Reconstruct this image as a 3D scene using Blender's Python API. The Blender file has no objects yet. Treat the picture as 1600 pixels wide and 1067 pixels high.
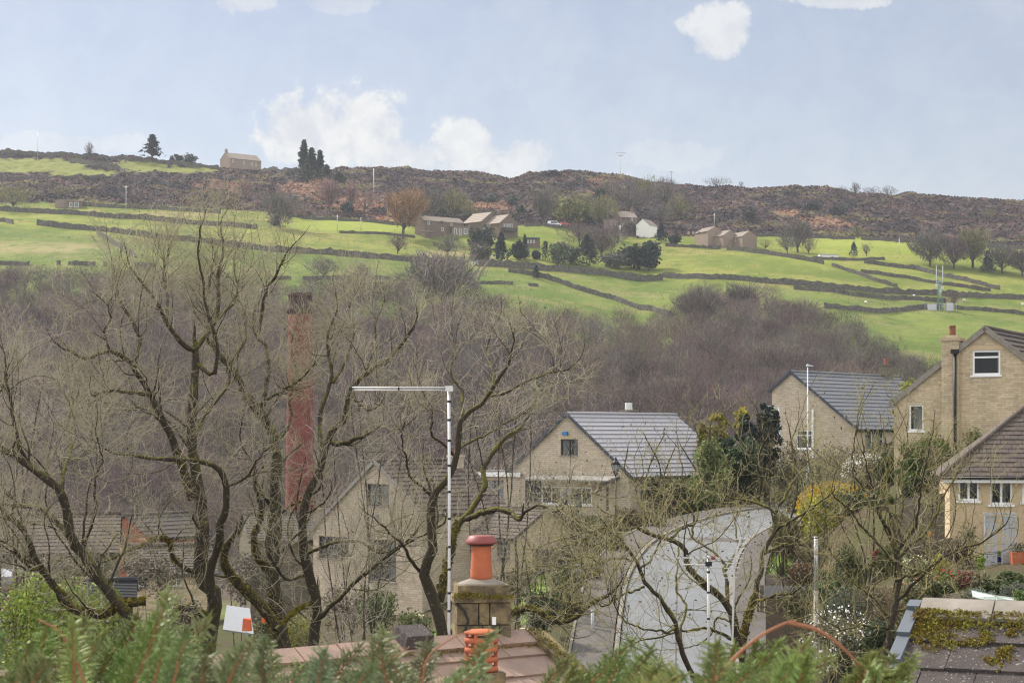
import bpy, math, random
import numpy as np
from mathutils import Vector, Matrix
from mathutils.geometry import tessellate_polygon
R = math.radians
random.seed(7)
rng = np.random.default_rng(11)
sc = bpy.context.scene
COL = sc.collection
# ------------------------------------------------------------------ camera, sky, sun, exposure
F, CU, HV = 2986.0, 800.0, 680.0            # focal length in photo pixels, optical axis column, horizon row
cam_d = bpy.data.cameras.new("camera"); cam = bpy.data.objects.new("camera", cam_d); COL.objects.link(cam)
cam_d.sensor_width = 36; cam_d.lens = 36 * F / 1600; cam_d.shift_y = (HV - 533.5) / 1600
cam.location = (0, 0, 0); cam.rotation_euler = (R(90), 0, 0)
cam_d.clip_start = 0.2; cam_d.clip_end = 6000
cam_d.dof.use_dof = True; cam_d.dof.focus_distance = 55; cam_d.dof.aperture_fstop = 11
sc.camera = cam
SUN_AZ, SUN_EL = -52, 44                     # degrees left of the view axis, and height
sun_d = bpy.data.lights.new("sun", 'SUN'); sun_d.energy = 4.4; sun_d.angle = R(0.6); sun_d.color = (1.0, 0.93, 0.82)
sun = bpy.data.objects.new("sun", sun_d); COL.objects.link(sun)
sdir = Vector((math.sin(R(SUN_AZ)) * math.cos(R(SUN_EL)), math.cos(R(SUN_AZ)) * math.cos(R(SUN_EL)), math.sin(R(SUN_EL))))
sun.rotation_euler = sdir.to_track_quat('Z', 'Y').to_euler(); sun.location = sdir * 300
sc.view_settings.view_transform = 'Standard'; sc.view_settings.look = 'None'
sc.view_settings.exposure = 0.5; sc.view_settings.gamma = 1.0
sc.render.engine = 'CYCLES'
cy = sc.cycles
cy.max_bounces = 5; cy.diffuse_bounces = 3; cy.glossy_bounces = 2; cy.transparent_max_bounces = 12; cy.transmission_bounces = 2
cy.volume_bounces = 0; cy.caustics_reflective = False; cy.caustics_refractive = False
cy.use_denoising = True; cy.denoising_prefilter = 'NONE'; cy.denoising_input_passes = 'RGB_ALBEDO_NORMAL'; cy.filter_width = 1.2; cy.sample_clamp_indirect = 4

class NT:
    """small wrapper for building node graphs"""
    def __init__(s, tree): s.t = tree; s.n = tree.nodes; s.l = tree.links
    def node(s, typ, **kw):
        nd = s.n.new(typ)
        for k, v in kw.items():
            setattr(nd, k, v)
        return nd
    def link(s, a, b): s.l.new(a, b)
    def setin(s, sock, val):
        if hasattr(val, 'links') or isinstance(val, bpy.types.NodeSocket): s.l.new(val, sock)
        else: sock.default_value = val
    def math(s, op, a, b=None, c=None, clamp=False):
        nd = s.node('ShaderNodeMath', operation=op); nd.use_clamp = clamp
        s.setin(nd.inputs[0], a)
        if b is not None: s.setin(nd.inputs[1], b)
        if c is not None: s.setin(nd.inputs[2], c)
        return nd.outputs[0]
    def mix(s, fac, a, b, blend='MIX'):
        nd = s.node('ShaderNodeMix', data_type='RGBA', blend_type=blend)
        s.setin(nd.inputs[0], fac)
        s.setin(nd.inputs[6], a if not isinstance(a, tuple) else (*a[:3], 1))
        s.setin(nd.inputs[7], b if not isinstance(b, tuple) else (*b[:3], 1))
        return nd.outputs[2]
    def noise(s, vec, scale, detail=4, rough=0.55, dist=0.0):
        nd = s.node('ShaderNodeTexNoise'); nd.inputs['Scale'].default_value = scale
        nd.inputs['Detail'].default_value = detail; nd.inputs['Roughness'].default_value = rough
        nd.inputs['Distortion'].default_value = dist
        if vec is not None: s.l.new(vec, nd.inputs['Vector'])
        return nd.outputs['Fac']
    def ramp(s, fac, lo, hi):
        nd = s.node('ShaderNodeMapRange'); nd.interpolation_type = 'SMOOTHSTEP'
        s.setin(nd.inputs[0], fac); nd.inputs[1].default_value = lo; nd.inputs[2].default_value = hi
        return nd.outputs[0]

W = bpy.data.worlds.new("World"); sc.world = W; W.use_nodes = True
w = NT(W.node_tree); w.n.clear()
sky = w.node('ShaderNodeTexSky', sky_type='NISHITA'); sky.sun_disc = False
sky.sun_elevation = R(SUN_EL); sky.sun_rotation = R(SUN_AZ); sky.air_density = 1.0; sky.dust_density = 0.4; sky.ozone_density = 1.0
sky.altitude = 200
tc = w.node('ShaderNodeTexCoord'); sep = w.node('ShaderNodeSeparateXYZ'); w.link(tc.outputs['Generated'], sep.inputs[0])
yy = w.math('MAXIMUM', sep.outputs[1], 0.05)
px = w.math('DIVIDE', sep.outputs[0], yy); pz = w.math('DIVIDE', sep.outputs[2], yy)
cmb = w.node('ShaderNodeCombineXYZ'); w.link(px, cmb.inputs[0]); w.link(pz, cmb.inputs[1])
n_big = w.noise(cmb.outputs[0], 34, 7, 0.58, 0.3)
n_fine = w.noise(cmb.outputs[0], 110, 5, 0.6)
nz = w.math('ADD', w.math('MULTIPLY', w.math('SUBTRACT', n_big, 0.5), 2.3), w.math('MULTIPLY', w.math('SUBTRACT', n_fine, 0.5), 0.6))
# cumulus banks by bearing and height above the ridge: (column, row, half width, half height, opacity)
CLOUDS = [(480, 200, 92, 62, .95), (560, 208, 95, 66, .95), (630, 250, 70, 45, .8), (735, 232, 72, 52, .9), (815, 250, 60, 42, .75),
          (1125, 50, 66, 46, .8), (1310, 2, 80, 16, .7), (385, 4, 60, 22, .6), (520, 6, 90, 18, .45), (110, 225, 150, 20, .5), (1050, 240, 90, 28, .4),
          (680, 285, 300, 38, .7)]
mask = None
for (u, v, ru, rv, op) in CLOUDS:
    a = w.math('DIVIDE', w.math('SUBTRACT', px, (u - CU) / F), ru / F)
    b = w.math('DIVIDE', w.math('SUBTRACT', pz, (HV - v) / F), rv / F)
    d = w.math('SQRT', w.math('ADD', w.math('MULTIPLY', a, a), w.math('MULTIPLY', b, b)))
    m = w.math('ADD', w.math('SUBTRACT', 1.0, d), w.math('MULTIPLY', nz, 1.05))
    m = w.math('MULTIPLY', w.ramp(m, -0.12, 0.38), op)
    mask = m if mask is None else w.math('MAXIMUM', mask, m)
thin = w.math('ADD', w.math('MULTIPLY', w.ramp(w.noise(cmb.outputs[0], 7, 5, 0.6), 0.42, 0.8), 0.16), .20)      # thin veil
mask = w.math('MAXIMUM', mask, thin)
shade = w.ramp(w.math('ADD', n_big, w.math('MULTIPLY', n_fine, .4)), 0.45, 0.9)
ccol = w.mix(shade, (6.5, 6.7, 7.2), (8.6, 8.6, 8.4))
skyc = w.mix(1.0, sky.outputs[0], (1.24, 1.04, 1.0), 'MULTIPLY')
final = w.mix(mask, skyc, ccol)
# unseen bright cloud overhead and behind the viewer, added to fill foreground shade
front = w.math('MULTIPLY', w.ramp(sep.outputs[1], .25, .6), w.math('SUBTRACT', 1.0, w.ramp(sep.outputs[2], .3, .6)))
fill_deck = w.ramp(w.noise(tc.outputs['Generated'], 3.2, 6, .6), .30, .62)
fill_deck_col = w.mix(w.noise(tc.outputs['Generated'], 9, 4, .6), (15.6, 16.2, 17.0), (22.5, 22.2, 21.2))
final = w.mix(w.math('MULTIPLY', fill_deck, w.math('SUBTRACT', 1.0, front)), final, fill_deck_col)
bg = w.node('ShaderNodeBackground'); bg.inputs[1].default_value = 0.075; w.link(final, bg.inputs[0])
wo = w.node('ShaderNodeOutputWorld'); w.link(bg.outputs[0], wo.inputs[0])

# ------------------------------------------------------------------ helpers
def P(u, v, y): return Vector(((u - CU) / F * y, y, (HV - v) / F * y))
def px2m(p, y): return p * y / F
def hash2(ix, iy, s):
    h = (ix.astype(np.int64) * 374761393 + iy.astype(np.int64) * 668265263 + s * 974711) & 0x7fffffff
    h = ((h ^ (h >> 13)) * 1274126177) & 0x7fffffff
    return ((h ^ (h >> 16)) & 0xffff) / 65535.0
def vnoise(x, y, s=0):
    x = np.asarray(x, float); y = np.asarray(y, float)
    ix = np.floor(x); iy = np.floor(y); fx = x - ix; fy = y - iy
    fx = fx * fx * (3 - 2 * fx); fy = fy * fy * (3 - 2 * fy)
    a = hash2(ix, iy, s); b = hash2(ix + 1, iy, s); c = hash2(ix, iy + 1, s); d = hash2(ix + 1, iy + 1, s)
    return (a * (1 - fx) + b * fx) * (1 - fy) + (c * (1 - fx) + d * fx) * fy
def fbm(x, y, s=0, o=4):
    t = 0; a = 0.5; n = 0
    for k in range(o):
        t = t + a * vnoise(x * 2 ** k, y * 2 ** k, s + k * 17); n += a; a *= .5
    return t / n - 0.5

def tag(o, label=None, cat=None, group=None, kind=None):
    if label: o['label'] = label
    if cat: o['category'] = cat
    if group: o['group'] = group
    if kind: o['kind'] = kind
    return o
def empty(name, loc, rz=0.0, label=None, cat=None, group=None):
    o = bpy.data.objects.new(name, None); COL.objects.link(o); o.empty_display_size = .2
    o.location = loc; o.rotation_euler = (0, 0, rz)
    return tag(o, label, cat, group)
def link_mesh(name, me, parent=None, loc=None):
    o = bpy.data.objects.new(name, me); COL.objects.link(o)
    if parent is not None: o.parent = parent
    if loc is not None: o.location = loc
    return o
def copy_tree(o, parent=None):
    c = o.copy(); COL.objects.link(c)
    if parent is not None: c.parent = parent
    for ch in list(o.children): copy_tree(ch, c)
    return c

class MB:
    """collects faces and links them as ONE mesh object; UVs are planar metres per face"""
    def __init__(s): s.V = []; s.Fc = []; s.m = []; s.sm = []
    def face(s, pts, m=0, smooth=False):
        b = len(s.V); s.V += [tuple(p) for p in pts]; s.Fc.append(tuple(range(b, b + len(pts)))); s.m.append(m); s.sm.append(smooth)
    def box(s, a, b, m=0):
        x0, y0, z0 = a; x1, y1, z1 = b
        c = [(x0, y0, z0), (x1, y0, z0), (x1, y1, z0), (x0, y1, z0), (x0, y0, z1), (x1, y0, z1), (x1, y1, z1), (x0, y1, z1)]
        s.hexa(c, m)
    def hexa(s, c, m=0):
        for f in ((0, 3, 2, 1), (4, 5, 6, 7), (0, 1, 5, 4), (1, 2, 6, 5), (2, 3, 7, 6), (3, 0, 4, 7)):
            s.face([c[i] for i in f], m)
    def obox(s, c, ax, ay, az, m=0):
        """box around centre c with half-axis vectors"""
        c = Vector(c); ax = Vector(ax); ay = Vector(ay); az = Vector(az)
        s.hexa([c - ax - ay - az, c + ax - ay - az, c + ax + ay - az, c - ax + ay - az, c - ax - ay + az, c + ax - ay + az, c + ax + ay + az, c - ax + ay + az], m)
    def bar(s, a, b, wd, hg=None, m=0, up=(0, 0, 1)):
        a = Vector(a); b = Vector(b); hg = hg or wd; d = (b - a)
        t = d.normalized(); upv = Vector(up)
        if abs(t.dot(upv)) > .98: upv = Vector((1, 0, 0))
        sd = t.cross(upv).normalized(); u2 = sd.cross(t)
        s.obox((a + b) / 2, d / 2, sd * wd / 2, u2 * hg / 2, m)
    def tube(s, pts, rad, n=8, m=0, cap=True, smooth=True):
        pts = [Vector(p) for p in pts]
        if not hasattr(rad, '__len__'): rad = [rad] * len(pts)
        rings = []; prev = None
        for i, p in enumerate(pts):
            t = (pts[min(i + 1, len(pts) - 1)] - pts[max(i - 1, 0)]).normalized()
            if prev is None:
                ref = Vector((0, 0, 1)) if abs(t.z) < .9 else Vector((1, 0, 0))
                n1 = t.cross(ref).normalized()
            else:
                n1 = (prev - t * prev.dot(t)).normalized()
            prev = n1; n2 = t.cross(n1)
            b = len(s.V)
            s.V += [tuple(p + (n1 * math.cos(2 * math.pi * k / n) + n2 * math.sin(2 * math.pi * k / n)) * rad[i]) for k in range(n)]
            rings.append(b)
        for i in range(len(rings) - 1):
            a, b = rings[i], rings[i + 1]
            for k in range(n):
                k2 = (k + 1) % n
                s.Fc.append((a + k, b + k, b + k2, a + k2)); s.m.append(m); s.sm.append(smooth)
        if cap:
            s.Fc.append(tuple(rings[0] + k for k in range(n))); s.m.append(m); s.sm.append(False)
            s.Fc.append(tuple(rings[-1] + k for k in reversed(range(n)))); s.m.append(m); s.sm.append(False)
    def lathe(s, prof, c=(0, 0, 0), n=24, m=0, sx=1, sy=1):
        cx, cy_, cz = c; rings = []
        for (r, z) in prof:
            b = len(s.V); s.V += [(cx + sx * r * math.cos(2 * math.pi * k / n), cy_ + sy * r * math.sin(2 * math.pi * k / n), cz + z) for k in range(n)]; rings.append(b)
        for i in range(len(rings) - 1):
            a, b = rings[i], rings[i + 1]
            for k in range(n):
                k2 = (k + 1) % n
                s.Fc.append((a + k, a + k2, b + k2, b + k)); s.m.append(m); s.sm.append(True)
        s.Fc.append(tuple(rings[0] + k for k in reversed(range(n)))); s.m.append(m); s.sm.append(False)
        s.Fc.append(tuple(rings[-1] + k for k in range(n))); s.m.append(m); s.sm.append(False)
    def build(s, name, mats, parent=None, loc=None):
        me = bpy.data.meshes.new(name); me.from_pydata(s.V, [], s.Fc)
        for mt in (mats if isinstance(mats, (list, tuple)) else [mats]): me.materials.append(mt)
        me.polygons.foreach_set('material_index', s.m); me.polygons.foreach_set('use_smooth', s.sm)
        uv = me.uv_layers.new(name='UVMap'); arr = np.zeros((len(me.loops), 2), np.float32)
        V = s.V; k = 0
        for f in s.Fc:
            a, b, c = (Vector(V[f[0]]), Vector(V[f[1]]), Vector(V[f[2]]))
            nrm = (b - a).cross(c - a)
            if nrm.length < 1e-12: nrm = Vector((0, 0, 1))
            nrm.normalize()
            t = Vector((-nrm.y, nrm.x, 0))
            t = t.normalized() if t.length > 1e-3 else Vector((1, 0, 0))
            b2 = nrm.cross(t)
            for i in f:
                p = Vector(V[i]); arr[k] = (p.dot(t), p.dot(b2)); k += 1
        uv.data.foreach_set('uv', arr.ravel()); me.update()
        return link_mesh(name, me, parent, loc)

def np_mesh(name, verts, faces, mats, parent=None, col=None, smooth=False, loc=None):
    """fast mesh from arrays; faces (M,k)"""
    verts = np.ascontiguousarray(verts, np.float32); faces = np.ascontiguousarray(faces, np.int32)
    me = bpy.data.meshes.new(name); k = faces.shape[1]; M = len(faces)
    me.vertices.add(len(verts)); me.vertices.foreach_set('co', verts.ravel())
    me.loops.add(M * k); me.loops.foreach_set('vertex_index', faces.ravel())
    me.polygons.add(M); me.polygons.foreach_set('loop_start', np.arange(0, M * k, k, dtype=np.int32))
    me.update(calc_edges=True)
    if smooth: me.polygons.foreach_set('use_smooth', np.ones(M, bool))
    for mt in (mats if isinstance(mats, (list, tuple)) else [mats]): me.materials.append(mt)
    if col is not None:
        at = me.color_attributes.new('Col', 'FLOAT_COLOR', 'POINT')
        c4 = np.ones((len(verts), 4), np.float32); c4[:, :3] = col; at.data.foreach_set('color', c4.ravel())
    me.update()
    return link_mesh(name, me, parent, loc)

# ------------------------------------------------------------------ materials
def mat(name, col, rough=0.8, var=0.25, scale=3.0, col2=None, bump=0.0, bscale=30, spec=0.3, attr=False, metal=0.0, coord='Object', trans=0.0, speck=0):
    m = bpy.data.materials.new(name); m.use_nodes = True; g = NT(m.node_tree); g.n.clear()
    b = g.node('ShaderNodeBsdfPrincipled'); o = g.node('ShaderNodeOutputMaterial')
    b.inputs['Roughness'].default_value = rough; b.inputs['Specular IOR Level'].default_value = spec; b.inputs['Metallic'].default_value = metal
    t = g.node('ShaderNodeTexCoord'); vec = t.outputs[coord]
    base = (*col, 1)
    if attr:
        a = g.node('ShaderNodeAttribute'); a.attribute_name = 'Col'; base = a.outputs['Color']
        base = g.mix(1.0, base, tuple(col), 'MULTIPLY')
    n1 = g.noise(vec, scale, 5, 0.6)
    if col2 is not None:
        base = g.mix(g.ramp(n1, .35, .65), base if not isinstance(base, tuple) else col, tuple(col2))
    n2 = g.noise(vec, scale * 4.3, 4, 0.6)
    k = g.math('ADD', 1 - var, g.math('MULTIPLY', g.math('ADD', n1, n2), var))
    v = g.node('ShaderNodeVectorMath', operation='SCALE')
    if isinstance(base, tuple): v.inputs[0].default_value = base[:3]
    else: g.link(base, v.inputs[0])
    g.link(k, v.inputs[3]); g.link(v.outputs[0], b.inputs['Base Color'])
    if speck:
        sp = g.ramp(g.noise(vec, speck, 2, .5), .62, .70)
        v2 = g.mix(g.math('MULTIPLY', sp, .55), v.outputs[0], (.42, .41, .38)); g.link(v2, b.inputs['Base Color'])
    if bump:
        bp = g.node('ShaderNodeBump'); bp.inputs['Strength'].default_value = bump; bp.inputs['Distance'].default_value = 0.02
        g.link(g.noise(vec, bscale, 4, .6), bp.inputs['Height']); g.link(bp.outputs[0], b.inputs['Normal'])
    if trans:
        tr = g.node('ShaderNodeBsdfTranslucent'); g.link(v.outputs[0], tr.inputs[0]); mx = g.node('ShaderNodeMixShader'); mx.inputs[0].default_value = trans
        g.link(b.outputs[0], mx.inputs[1]); g.link(tr.outputs[0], mx.inputs[2]); g.link(mx.outputs[0], o.inputs[0])
    else: g.link(b.outputs[0], o.inputs[0])
    return m
def masonry(name, c1, c2, cm, bw=.32, bh=.11, mortar=.012, rough=.9, stain=.35, off=.5):
    m = bpy.data.materials.new(name); m.use_nodes = True; g = NT(m.node_tree); g.n.clear()
    b = g.node('ShaderNodeBsdfPrincipled'); o = g.node('ShaderNodeOutputMaterial'); b.inputs['Roughness'].default_value = rough
    b.inputs['Specular IOR Level'].default_value = .2
    t = g.node('ShaderNodeTexCoord'); bt = g.node('ShaderNodeTexBrick')
    bt.inputs['Color1'].default_value = (*c1, 1); bt.inputs['Color2'].default_value = (*c2, 1); bt.inputs['Mortar'].default_value = (*cm, 1)
    bt.inputs['Scale'].default_value = 1; bt.inputs['Mortar Size'].default_value = mortar; bt.inputs['Brick Width'].default_value = bw
    bt.inputs['Row Height'].default_value = bh; bt.inputs['Bias'].default_value = 0.0; bt.inputs['Mortar Smooth'].default_value = .3; bt.offset = off
    g.link(t.outputs['UV'], bt.inputs['Vector'])
    n1 = g.noise(t.outputs['Object'], .55, 5, .6); n2 = g.noise(t.outputs['UV'], 5, 4, .65)
    k = g.math('ADD', 1 - stain, g.math('MULTIPLY', g.math('ADD', n1, n2), stain))
    v = g.node('ShaderNodeVectorMath', operation='SCALE'); g.link(bt.outputs[0], v.inputs[0]); g.link(k, v.inputs[3])
    g.link(v.outputs[0], b.inputs['Base Color'])
    bp = g.node('ShaderNodeBump'); bp.inputs['Strength'].default_value = .5; bp.inputs['Distance'].default_value = .02
    g.link(g.math('SUBTRACT', g.math('MULTIPLY', n2, .5), bt.outputs['Fac']), bp.inputs['Height']); g.link(bp.outputs[0], b.inputs['Normal'])
    g.link(b.outputs[0], o.inputs[0]); return m
def bark(name, col, moss, amt=.5, attr=False):
    """bark with moss and lichen lying on the upper sides of limbs"""
    m = bpy.data.materials.new(name); m.use_nodes = True; g = NT(m.node_tree); g.n.clear()
    b = g.node('ShaderNodeBsdfPrincipled'); o = g.node('ShaderNodeOutputMaterial'); b.inputs['Roughness'].default_value = .95; b.inputs['Specular IOR Level'].default_value = .15
    t = g.node('ShaderNodeTexCoord'); ge = g.node('ShaderNodeNewGeometry'); sp = g.node('ShaderNodeSeparateXYZ'); g.link(ge.outputs['Normal'], sp.inputs[0])
    n1 = g.noise(t.outputs['Object'], 3.5, 5, .65); n2 = g.noise(t.outputs['Object'], 26, 4, .6)
    f = g.math('ADD', g.math('MULTIPLY', sp.outputs[2], .3), g.math('ADD', n1, g.math('MULTIPLY', n2, .35)))
    f = g.ramp(f, .95 - amt * .6, 1.15 - amt * .5)
    base = g.mix(n2, tuple(c * .55 for c in col), tuple(c * 1.5 for c in col))
    li = g.ramp(g.noise(t.outputs['Object'], 14, 3, .6), .62, .72)
    base = g.mix(g.math('MULTIPLY', li, .5), base, (.26, .26, .2))
    c = g.mix(f, base, g.mix(n2, tuple(k * .5 for k in moss), tuple(k * 1.4 for k in moss)))
    g.link(c, b.inputs['Base Color'])
    bp = g.node('ShaderNodeBump'); bp.inputs['Strength'].default_value = .8; bp.inputs['Distance'].default_value = .03
    g.link(n2, bp.inputs['Height']); g.link(bp.outputs[0], b.inputs['Normal'])
    g.link(b.outputs[0], o.inputs[0]); return m
def glass_mat(name, tint=(.02, .025, .03), clear=.5):
    m = bpy.data.materials.new(name); m.use_nodes = True; g = NT(m.node_tree); g.n.clear()
    gl = g.node('ShaderNodeBsdfPrincipled'); gl.inputs['Base Color'].default_value = (*tint, 1); gl.inputs['Roughness'].default_value = .05
    tr = g.node('ShaderNodeBsdfTransparent'); tr.inputs[0].default_value = (.85, .9, .9, 1); mx = g.node('ShaderNodeMixShader'); mx.inputs[0].default_value = clear
    o = g.node('ShaderNodeOutputMaterial'); g.link(gl.outputs[0], mx.inputs[1]); g.link(tr.outputs[0], mx.inputs[2]); g.link(mx.outputs[0], o.inputs[0]); return m

M = {}
M['stone_tan'] = masonry('tan reconstituted stone', (.55, .465, .36), (.43, .355, .265), (.37, .305, .235), .42, .135, .016, stain=.5)
M['stone_gold'] = masonry('golden walling stone', (.57, .46, .31), (.42, .335, .22), (.40, .325, .23), .40, .105, .012, stain=.75)
M['stone_grey'] = masonry('weathered gritstone', (.19, .165, .125), (.14, .12, .09), (.11, .10, .08), .38, .14, .014, stain=.5)
M['stone_dark'] = masonry('soot dark gritstone', (.115, .095, .075), (.085, .07, .055), (.07, .06, .05), .5, .2, .02, stain=.5)
M['far_stone'] = masonry('brown farm stone', (.17, .125, .095), (.14, .10, .08), (.13, .105, .085), .5, .2, .02)
M['far_pale'] = masonry('pale farm stone', (.27, .20, .155), (.23, .175, .14), (.2, .16, .13), .5, .2, .02)
M['dry_stone'] = mat('dry stone walling', (.062, .056, .048), .95, .6, 1.2, (.11, .10, .08))
M['render'] = mat('peach roughcast render', (.52, .395, .255), .95, .16, 1.0, bump=.4, bscale=60)
M['white_wall'] = mat('whitewashed wall', (.72, .70, .66), .9, .1)
M['white'] = mat('white window plastic', (.80, .80, .79), .45, .08)
M['grey_white'] = mat('weathered white paint', (.62, .62, .60), .6, .15)
M['brown_frame'] = mat('dark stained timber frame', (.05, .035, .028), .6, .2)
M['black'] = mat('black plastic', (.015, .015, .018), .45, .2)
M['slate_trim'] = mat('slate blue verge trim', (.045, .055, .075), .55, .2)
M['fascia'] = mat('grey fascia board', (.23, .22, .21), .7, .2)
M['coping'] = mat('grey stone coping', (.27, .24, .21), .9, .35, 4, (.19, .17, .14))
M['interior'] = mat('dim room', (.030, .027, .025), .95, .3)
M['curtain'] = mat('pale curtain', (.55, .55, .54), .9, .15)
M['glass'] = glass_mat('window glass')
M['far_glass'] = mat('far window glass', (.10, .115, .13), .15, .1, spec=.6)
M['blue_film'] = mat('pale blue window film', (.50, .62, .85), .3, .08)
M['tile_grey'] = mat('grey concrete roof tile', (.29, .28, .30), .50, .22, 2.0, spec=.5)
M['tile_slate'] = mat('slate grey roof tile', (.13, .132, .15), .52, .22, 2.0, spec=.5)
M['tile_brown'] = mat('brown concrete roof tile', (.105, .080, .068), .8, .5, 1.5, (.07, .055, .048))
M['tile_pink'] = mat('faded pink brown roof tile', (.29, .195, .15), .62, .35, 2.5, (.21, .145, .115), bump=.25)
M['tile_mossy'] = mat('dark granular roof tile', (.082, .066, .062), .85, .45, 5, (.052, .042, .040), bump=.7, bscale=90, speck=55)
M['stone_slate'] = mat('stone slate roof', (.115, .098, .085), .85, .5, 2, (.08, .068, .06))
M['far_roof'] = mat('far stone slate roof', (.25, .205, .17), .75, .3, .6)
M['lead'] = mat('lead sheet', (.30, .31, .33), .5, .2, metal=.3)
M['galv'] = mat('galvanised metal', (.42, .43, .44), .42, .2, metal=.5)
M['alu'] = mat('dull aluminium tube', (.50, .50, .50), .5, .12, metal=.4)
M['lamp_grey'] = mat('pale grey lamp column paint', (.50, .53, .56), .5, .12)
M['terracotta'] = mat('orange terracotta', (.44, .135, .062), .9, .5, 3, (.34, .10, .052), bump=.15)
M['terra_old'] = mat('weathered terracotta', (.24, .085, .055), .9, .5, 6, (.20, .10, .07), bump=.2)
M['maroon'] = mat('maroon painted cowl', (.20, .040, .036), .5, .15, spec=.5)
M['mill_brick'] = masonry('red mill brick', (.205, .055, .043), (.155, .043, .036), (.12, .056, .047), .46, .15, .016, stain=.55)
M['soot'] = masonry('sooty mill brick', (.075, .042, .036), (.055, .034, .03), (.06, .045, .04), .46, .15, .016, stain=.5)
M['red_brick'] = masonry('red brick', (.34, .10, .06), (.26, .08, .05), (.25, .17, .13), .24, .085, .01)
M['chim_stone'] = mat('blackened sandstone block', (.25, .195, .105), .95, .8, 6, (.085, .068, .045), bump=.6, bscale=40)
M['moss'] = mat('yellow green moss', (.20, .185, .025), .95, .6, 8, (.13, .085, .018), bump=.5, bscale=60)
M['asphalt'] = mat('worn pale asphalt', (.145, .15, .156), .5, .35, .45, (.115, .118, .122), bump=.06, bscale=25, spec=.5)
M['pavement'] = mat('brown grey pavement asphalt', (.080, .072, .068), .8, .35, .7, (.105, .094, .087))
M['kerb'] = mat('pale concrete kerb', (.20, .183, .165), .85, .3, 1.0)
M['drive'] = mat('pale concrete drive', (.36, .34, .32), .8, .3, .8)
M['timber'] = mat('weathered timber', (.11, .08, .058), .85, .4, 3)
M['pole_wood'] = mat('grey brown pole timber', (.30, .25, .21), .8, .3, 4)
M['bark'] = bark('mossy bark', (.052, .043, .032), (.125, .115, .026), .42)
M['bark_dark'] = bark('dark far bark', (.075, .062, .052), (.09, .085, .03), .25)
M['moss_limb'] = bark('moss covered limb', (.07, .06, .03), (.22, .20, .03), 1.15)
M['twig'] = mat('pale olive twigs', (.36, .315, .24), .85, .5, 2.0, (.27, .245, .15))
M['twig_yellow'] = mat('lichen yellow twigs', (.29, .25, .15), .85, .55, 1.5, (.24, .215, .085))
M['twig_grey'] = mat('grey brown twigs', (.36, .31, .26), .9, .4, 1.5)
M['bud'] = mat('dark hanging seed heads', (.10, .08, .055), .9, .4)
M['attr'] = mat('thicket twigs', (1, 1, 1), .95, .2, .4, attr=True, spec=.1)
M['leaf'] = mat('leaves', (1, 1, 1), .6, .25, 1.5, attr=True, spec=.35, trans=.3)
M['petal'] = mat('petals', (1, 1, 1), .6, .1, 2, attr=True, trans=.3)
M['cypress'] = mat('cypress scale leaves', (1, 1, 1), .45, .3, 6, attr=True, spec=.6, trans=.25)
M['cypress_stem'] = mat('red brown cypress stem', (.24, .095, .045), .6, .4, 12)
M['car_white'] = mat('white car paint', (.8, .8, .8), .3, .05, spec=.5)
M['car_red'] = mat('red car paint', (.55, .04, .03), .3, .05, spec=.5)
M['rubber'] = mat('tyre rubber', (.02, .02, .02), .8, .1)
M['fleece'] = mat('sheep fleece', (.68, .64, .56), .95, .2)
M['blue_glaze'] = mat('blue glazed pot', (.03, .05, .30), .25, .15, spec=.6)
M['sail'] = mat('pale green grey sheet', (.50, .56, .50), .7, .1)
M['white_sheet'] = mat('white sheet covering', (.27, .28, .30), .5, .12)
M['screen_metal'] = mat('pale blue grey metal screen', (.42, .44, .50), .45, .1, metal=.3)
M['verge_blue'] = mat('pale blue grey plastic verge', (.085, .098, .12), .6, .12, spec=.5)
M['orange_toy'] = mat('orange plastic', (.6, .12, .05), .5, .1)
M['black_felt'] = mat('dark shed felt', (.035, .035, .04), .9, .3)  # even dark felt colour of the outbuilding and shed roofs
# ------------------------------------------------------------------ terrain
def pl(s):
    a = np.array(s, float); return a[:, 0], a[:, 1]
RIDGE = pl([(-400, 236), (0, 241), (60, 242), (115, 243), (200, 247), (300, 258), (345, 264), (410, 266), (470, 266), (530, 264), (600, 264), (680, 268), (740, 272), (795, 279), (812, 275), (826, 268),
            (870, 267), (925, 266), (965, 273), (1010, 283), (1060, 290), (1100, 291), (1140, 288), (1180, 292), (1240, 290), (1290, 294), (1330, 301), (1395, 304), (1420, 302),
            (1480, 307), (1520, 312), (1600, 312), (2000, 318)])
VB = pl([(-400, 316), (0, 318), (130, 317), (350, 328), (530, 342), (640, 348), (700, 352), (850, 354), (1000, 372), (1165, 367), (1350, 372), (1420, 376), (1600, 388), (2000, 396)])
VA = pl([(-400, 500), (0, 500), (300, 508), (600, 515), (760, 532), (870, 555), (1000, 572), (1100, 548), (1300, 562), (1400, 592), (1600, 600), (2000, 610)])
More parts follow.
